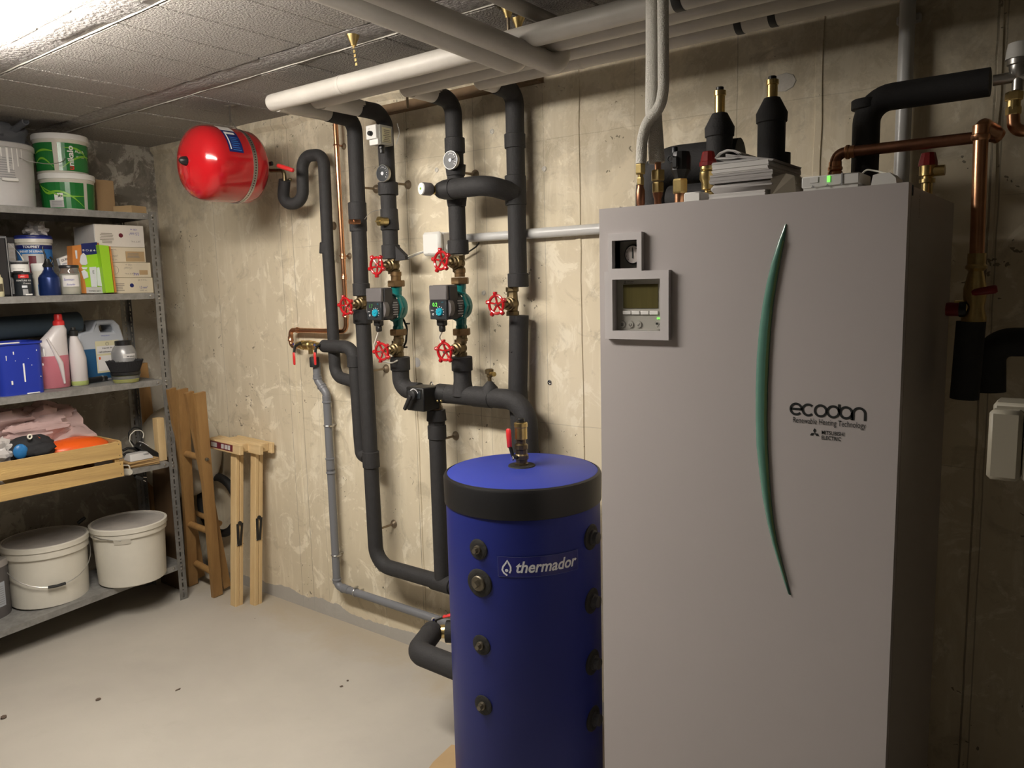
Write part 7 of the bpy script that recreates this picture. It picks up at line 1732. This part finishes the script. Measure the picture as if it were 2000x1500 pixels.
part('rung', MB().cyl((-3.53, 1.985, .12), (-3.30, 1.98, .10), .016, n=12), 'old_wood', es)
part('wing_bolt', MB().lathe([(.008, 0), (.008, .006), (.004, .008), (.004, .016)], V((-3.29, 1.965, .003)).lerp(T2, .69), (1, 0, 0), 12), 'iron', es)
# trestles
def trestle(label, xa_, xb2, yf, zt_, tag_=False, group='pale wooden folding trestles by the wall'):
    t = thing('trestle', label, 'trestle', (xb2-.2, yf+.02, 0), group)
    lx0, lx1 = xa_, xb2
    for k, (y0, y1) in enumerate(((yf, yf+.019), (yf+.021, yf+.040))):
        part('leg', MB().box((lx0, y0, .0), (lx1, y1, zt_-.01), bev=.002), 'pine', t, False)
        z0 = zt_-.045; yy0, yy1 = (y0-.021, y0-.001) if k == 0 else (y1+.001, y1+.018)
        part('top_bar', MB().box((lx0-.17, yy0, z0), (lx1+.06, yy1, zt_+(0 if k == 0 else .004)), bev=.002), 'pine_beam', t, False)
    part('bar_filler', MB().box((lx0-.16, yf, z0+.01), (lx1+.04, yf+.040, zt_+.002), bev=.002), 'pine_beam', t, False)
    hz = at(468, 1018, X=lx1+.002).z
    hg = MB()
    for dy, an in ((.008, .05), (.030, -.07)):
        hg.box((lx1+.0005, yf+dy-.006, hz-.105), (lx1+.004, yf+dy+.006, hz-.0), bev=.001, R=Matrix.Rotation(an, 3, 'X'), c=(lx1, yf+dy, hz-.01))
    hg.lathe([(.009, 0), (.009, .005)], (lx1+.0005, yf+.019, hz+.002), (1, 0, 0), 14)
    h_ = part('hinge', hg, 'black_plastic', t, False)
    for dy, an in ((.003, .05), (.037, -.07)): part('hinge_screw', MB().lathe([(.003, 0), (.0025, .0012)], (lx1+.004, yf+dy, hz-.098), (1, 0, 0), 10), 'chrome', h_)
    t.rotation_euler = (-.064, .028, 0)
    if tag_:
        ya = yf-.0212; x0 = at(412, 868, Y=1.968).x-.022; x1 = at(455, 875, Y=1.968).x-.022; decal((x0, ya, zt_-.036), (1, 0, 0), (0, 0, 1), x1-x0, .030, 'maroon', t, 'maroon_label')
        for k, (a, b) in enumerate(((.04, .30), (.50, .62), (.66, .78), (.80, .90))): decal((x0+(x1-x0)*a, ya-.0009, zt_-.031), (1, 0, 0), (0, 0, 1), (x1-x0)*(b-a), .020, 'bucket_grey', t, 'label_icon')
    return t
trestle('pale folding trestle with a maroon label, the one farther from the wall', -3.155, -3.112, 1.940, .768, True)
trestle('pale folding trestle closest to the wall, without a label', -3.088, -3.048, 1.998, .765)
# ============================================================ LITTER ON THE FLOOR
def crumb(label, px_, py_, r, sc, seed):
    q = at(px_, py_, Z=0); part('floor_debris', blob((q.x, q.y, r*sc[2]*.75), (r*sc[0], r*sc[1], r*sc[2]), .4, 2, seed, 10, 6, flat=.0003), 'debris', None, True, label, 'debris', group='bits of dirt on the floor')
crumb('dark round clod on the floor at the left picture edge', 7, 1403, .009, (1, 1.1, .6), 1)
crumb('brown crumpled leaf bit on the floor below the shelves', 192, 1367, .0075, (1, 1.3, .5), 2)
crumb('thin dark twig piece on the floor, middle left', 347, 1348, .008, (.4, 1.4, .3), 3)
crumb('tiny dark crumb in the middle of the floor, upper of two', 679, 1330, .004, (1, 1, .6), 4)
crumb('tiny flat crumb in the middle of the floor, lower of two', 667, 1341, .005, (1, 1.3, .4), 5)
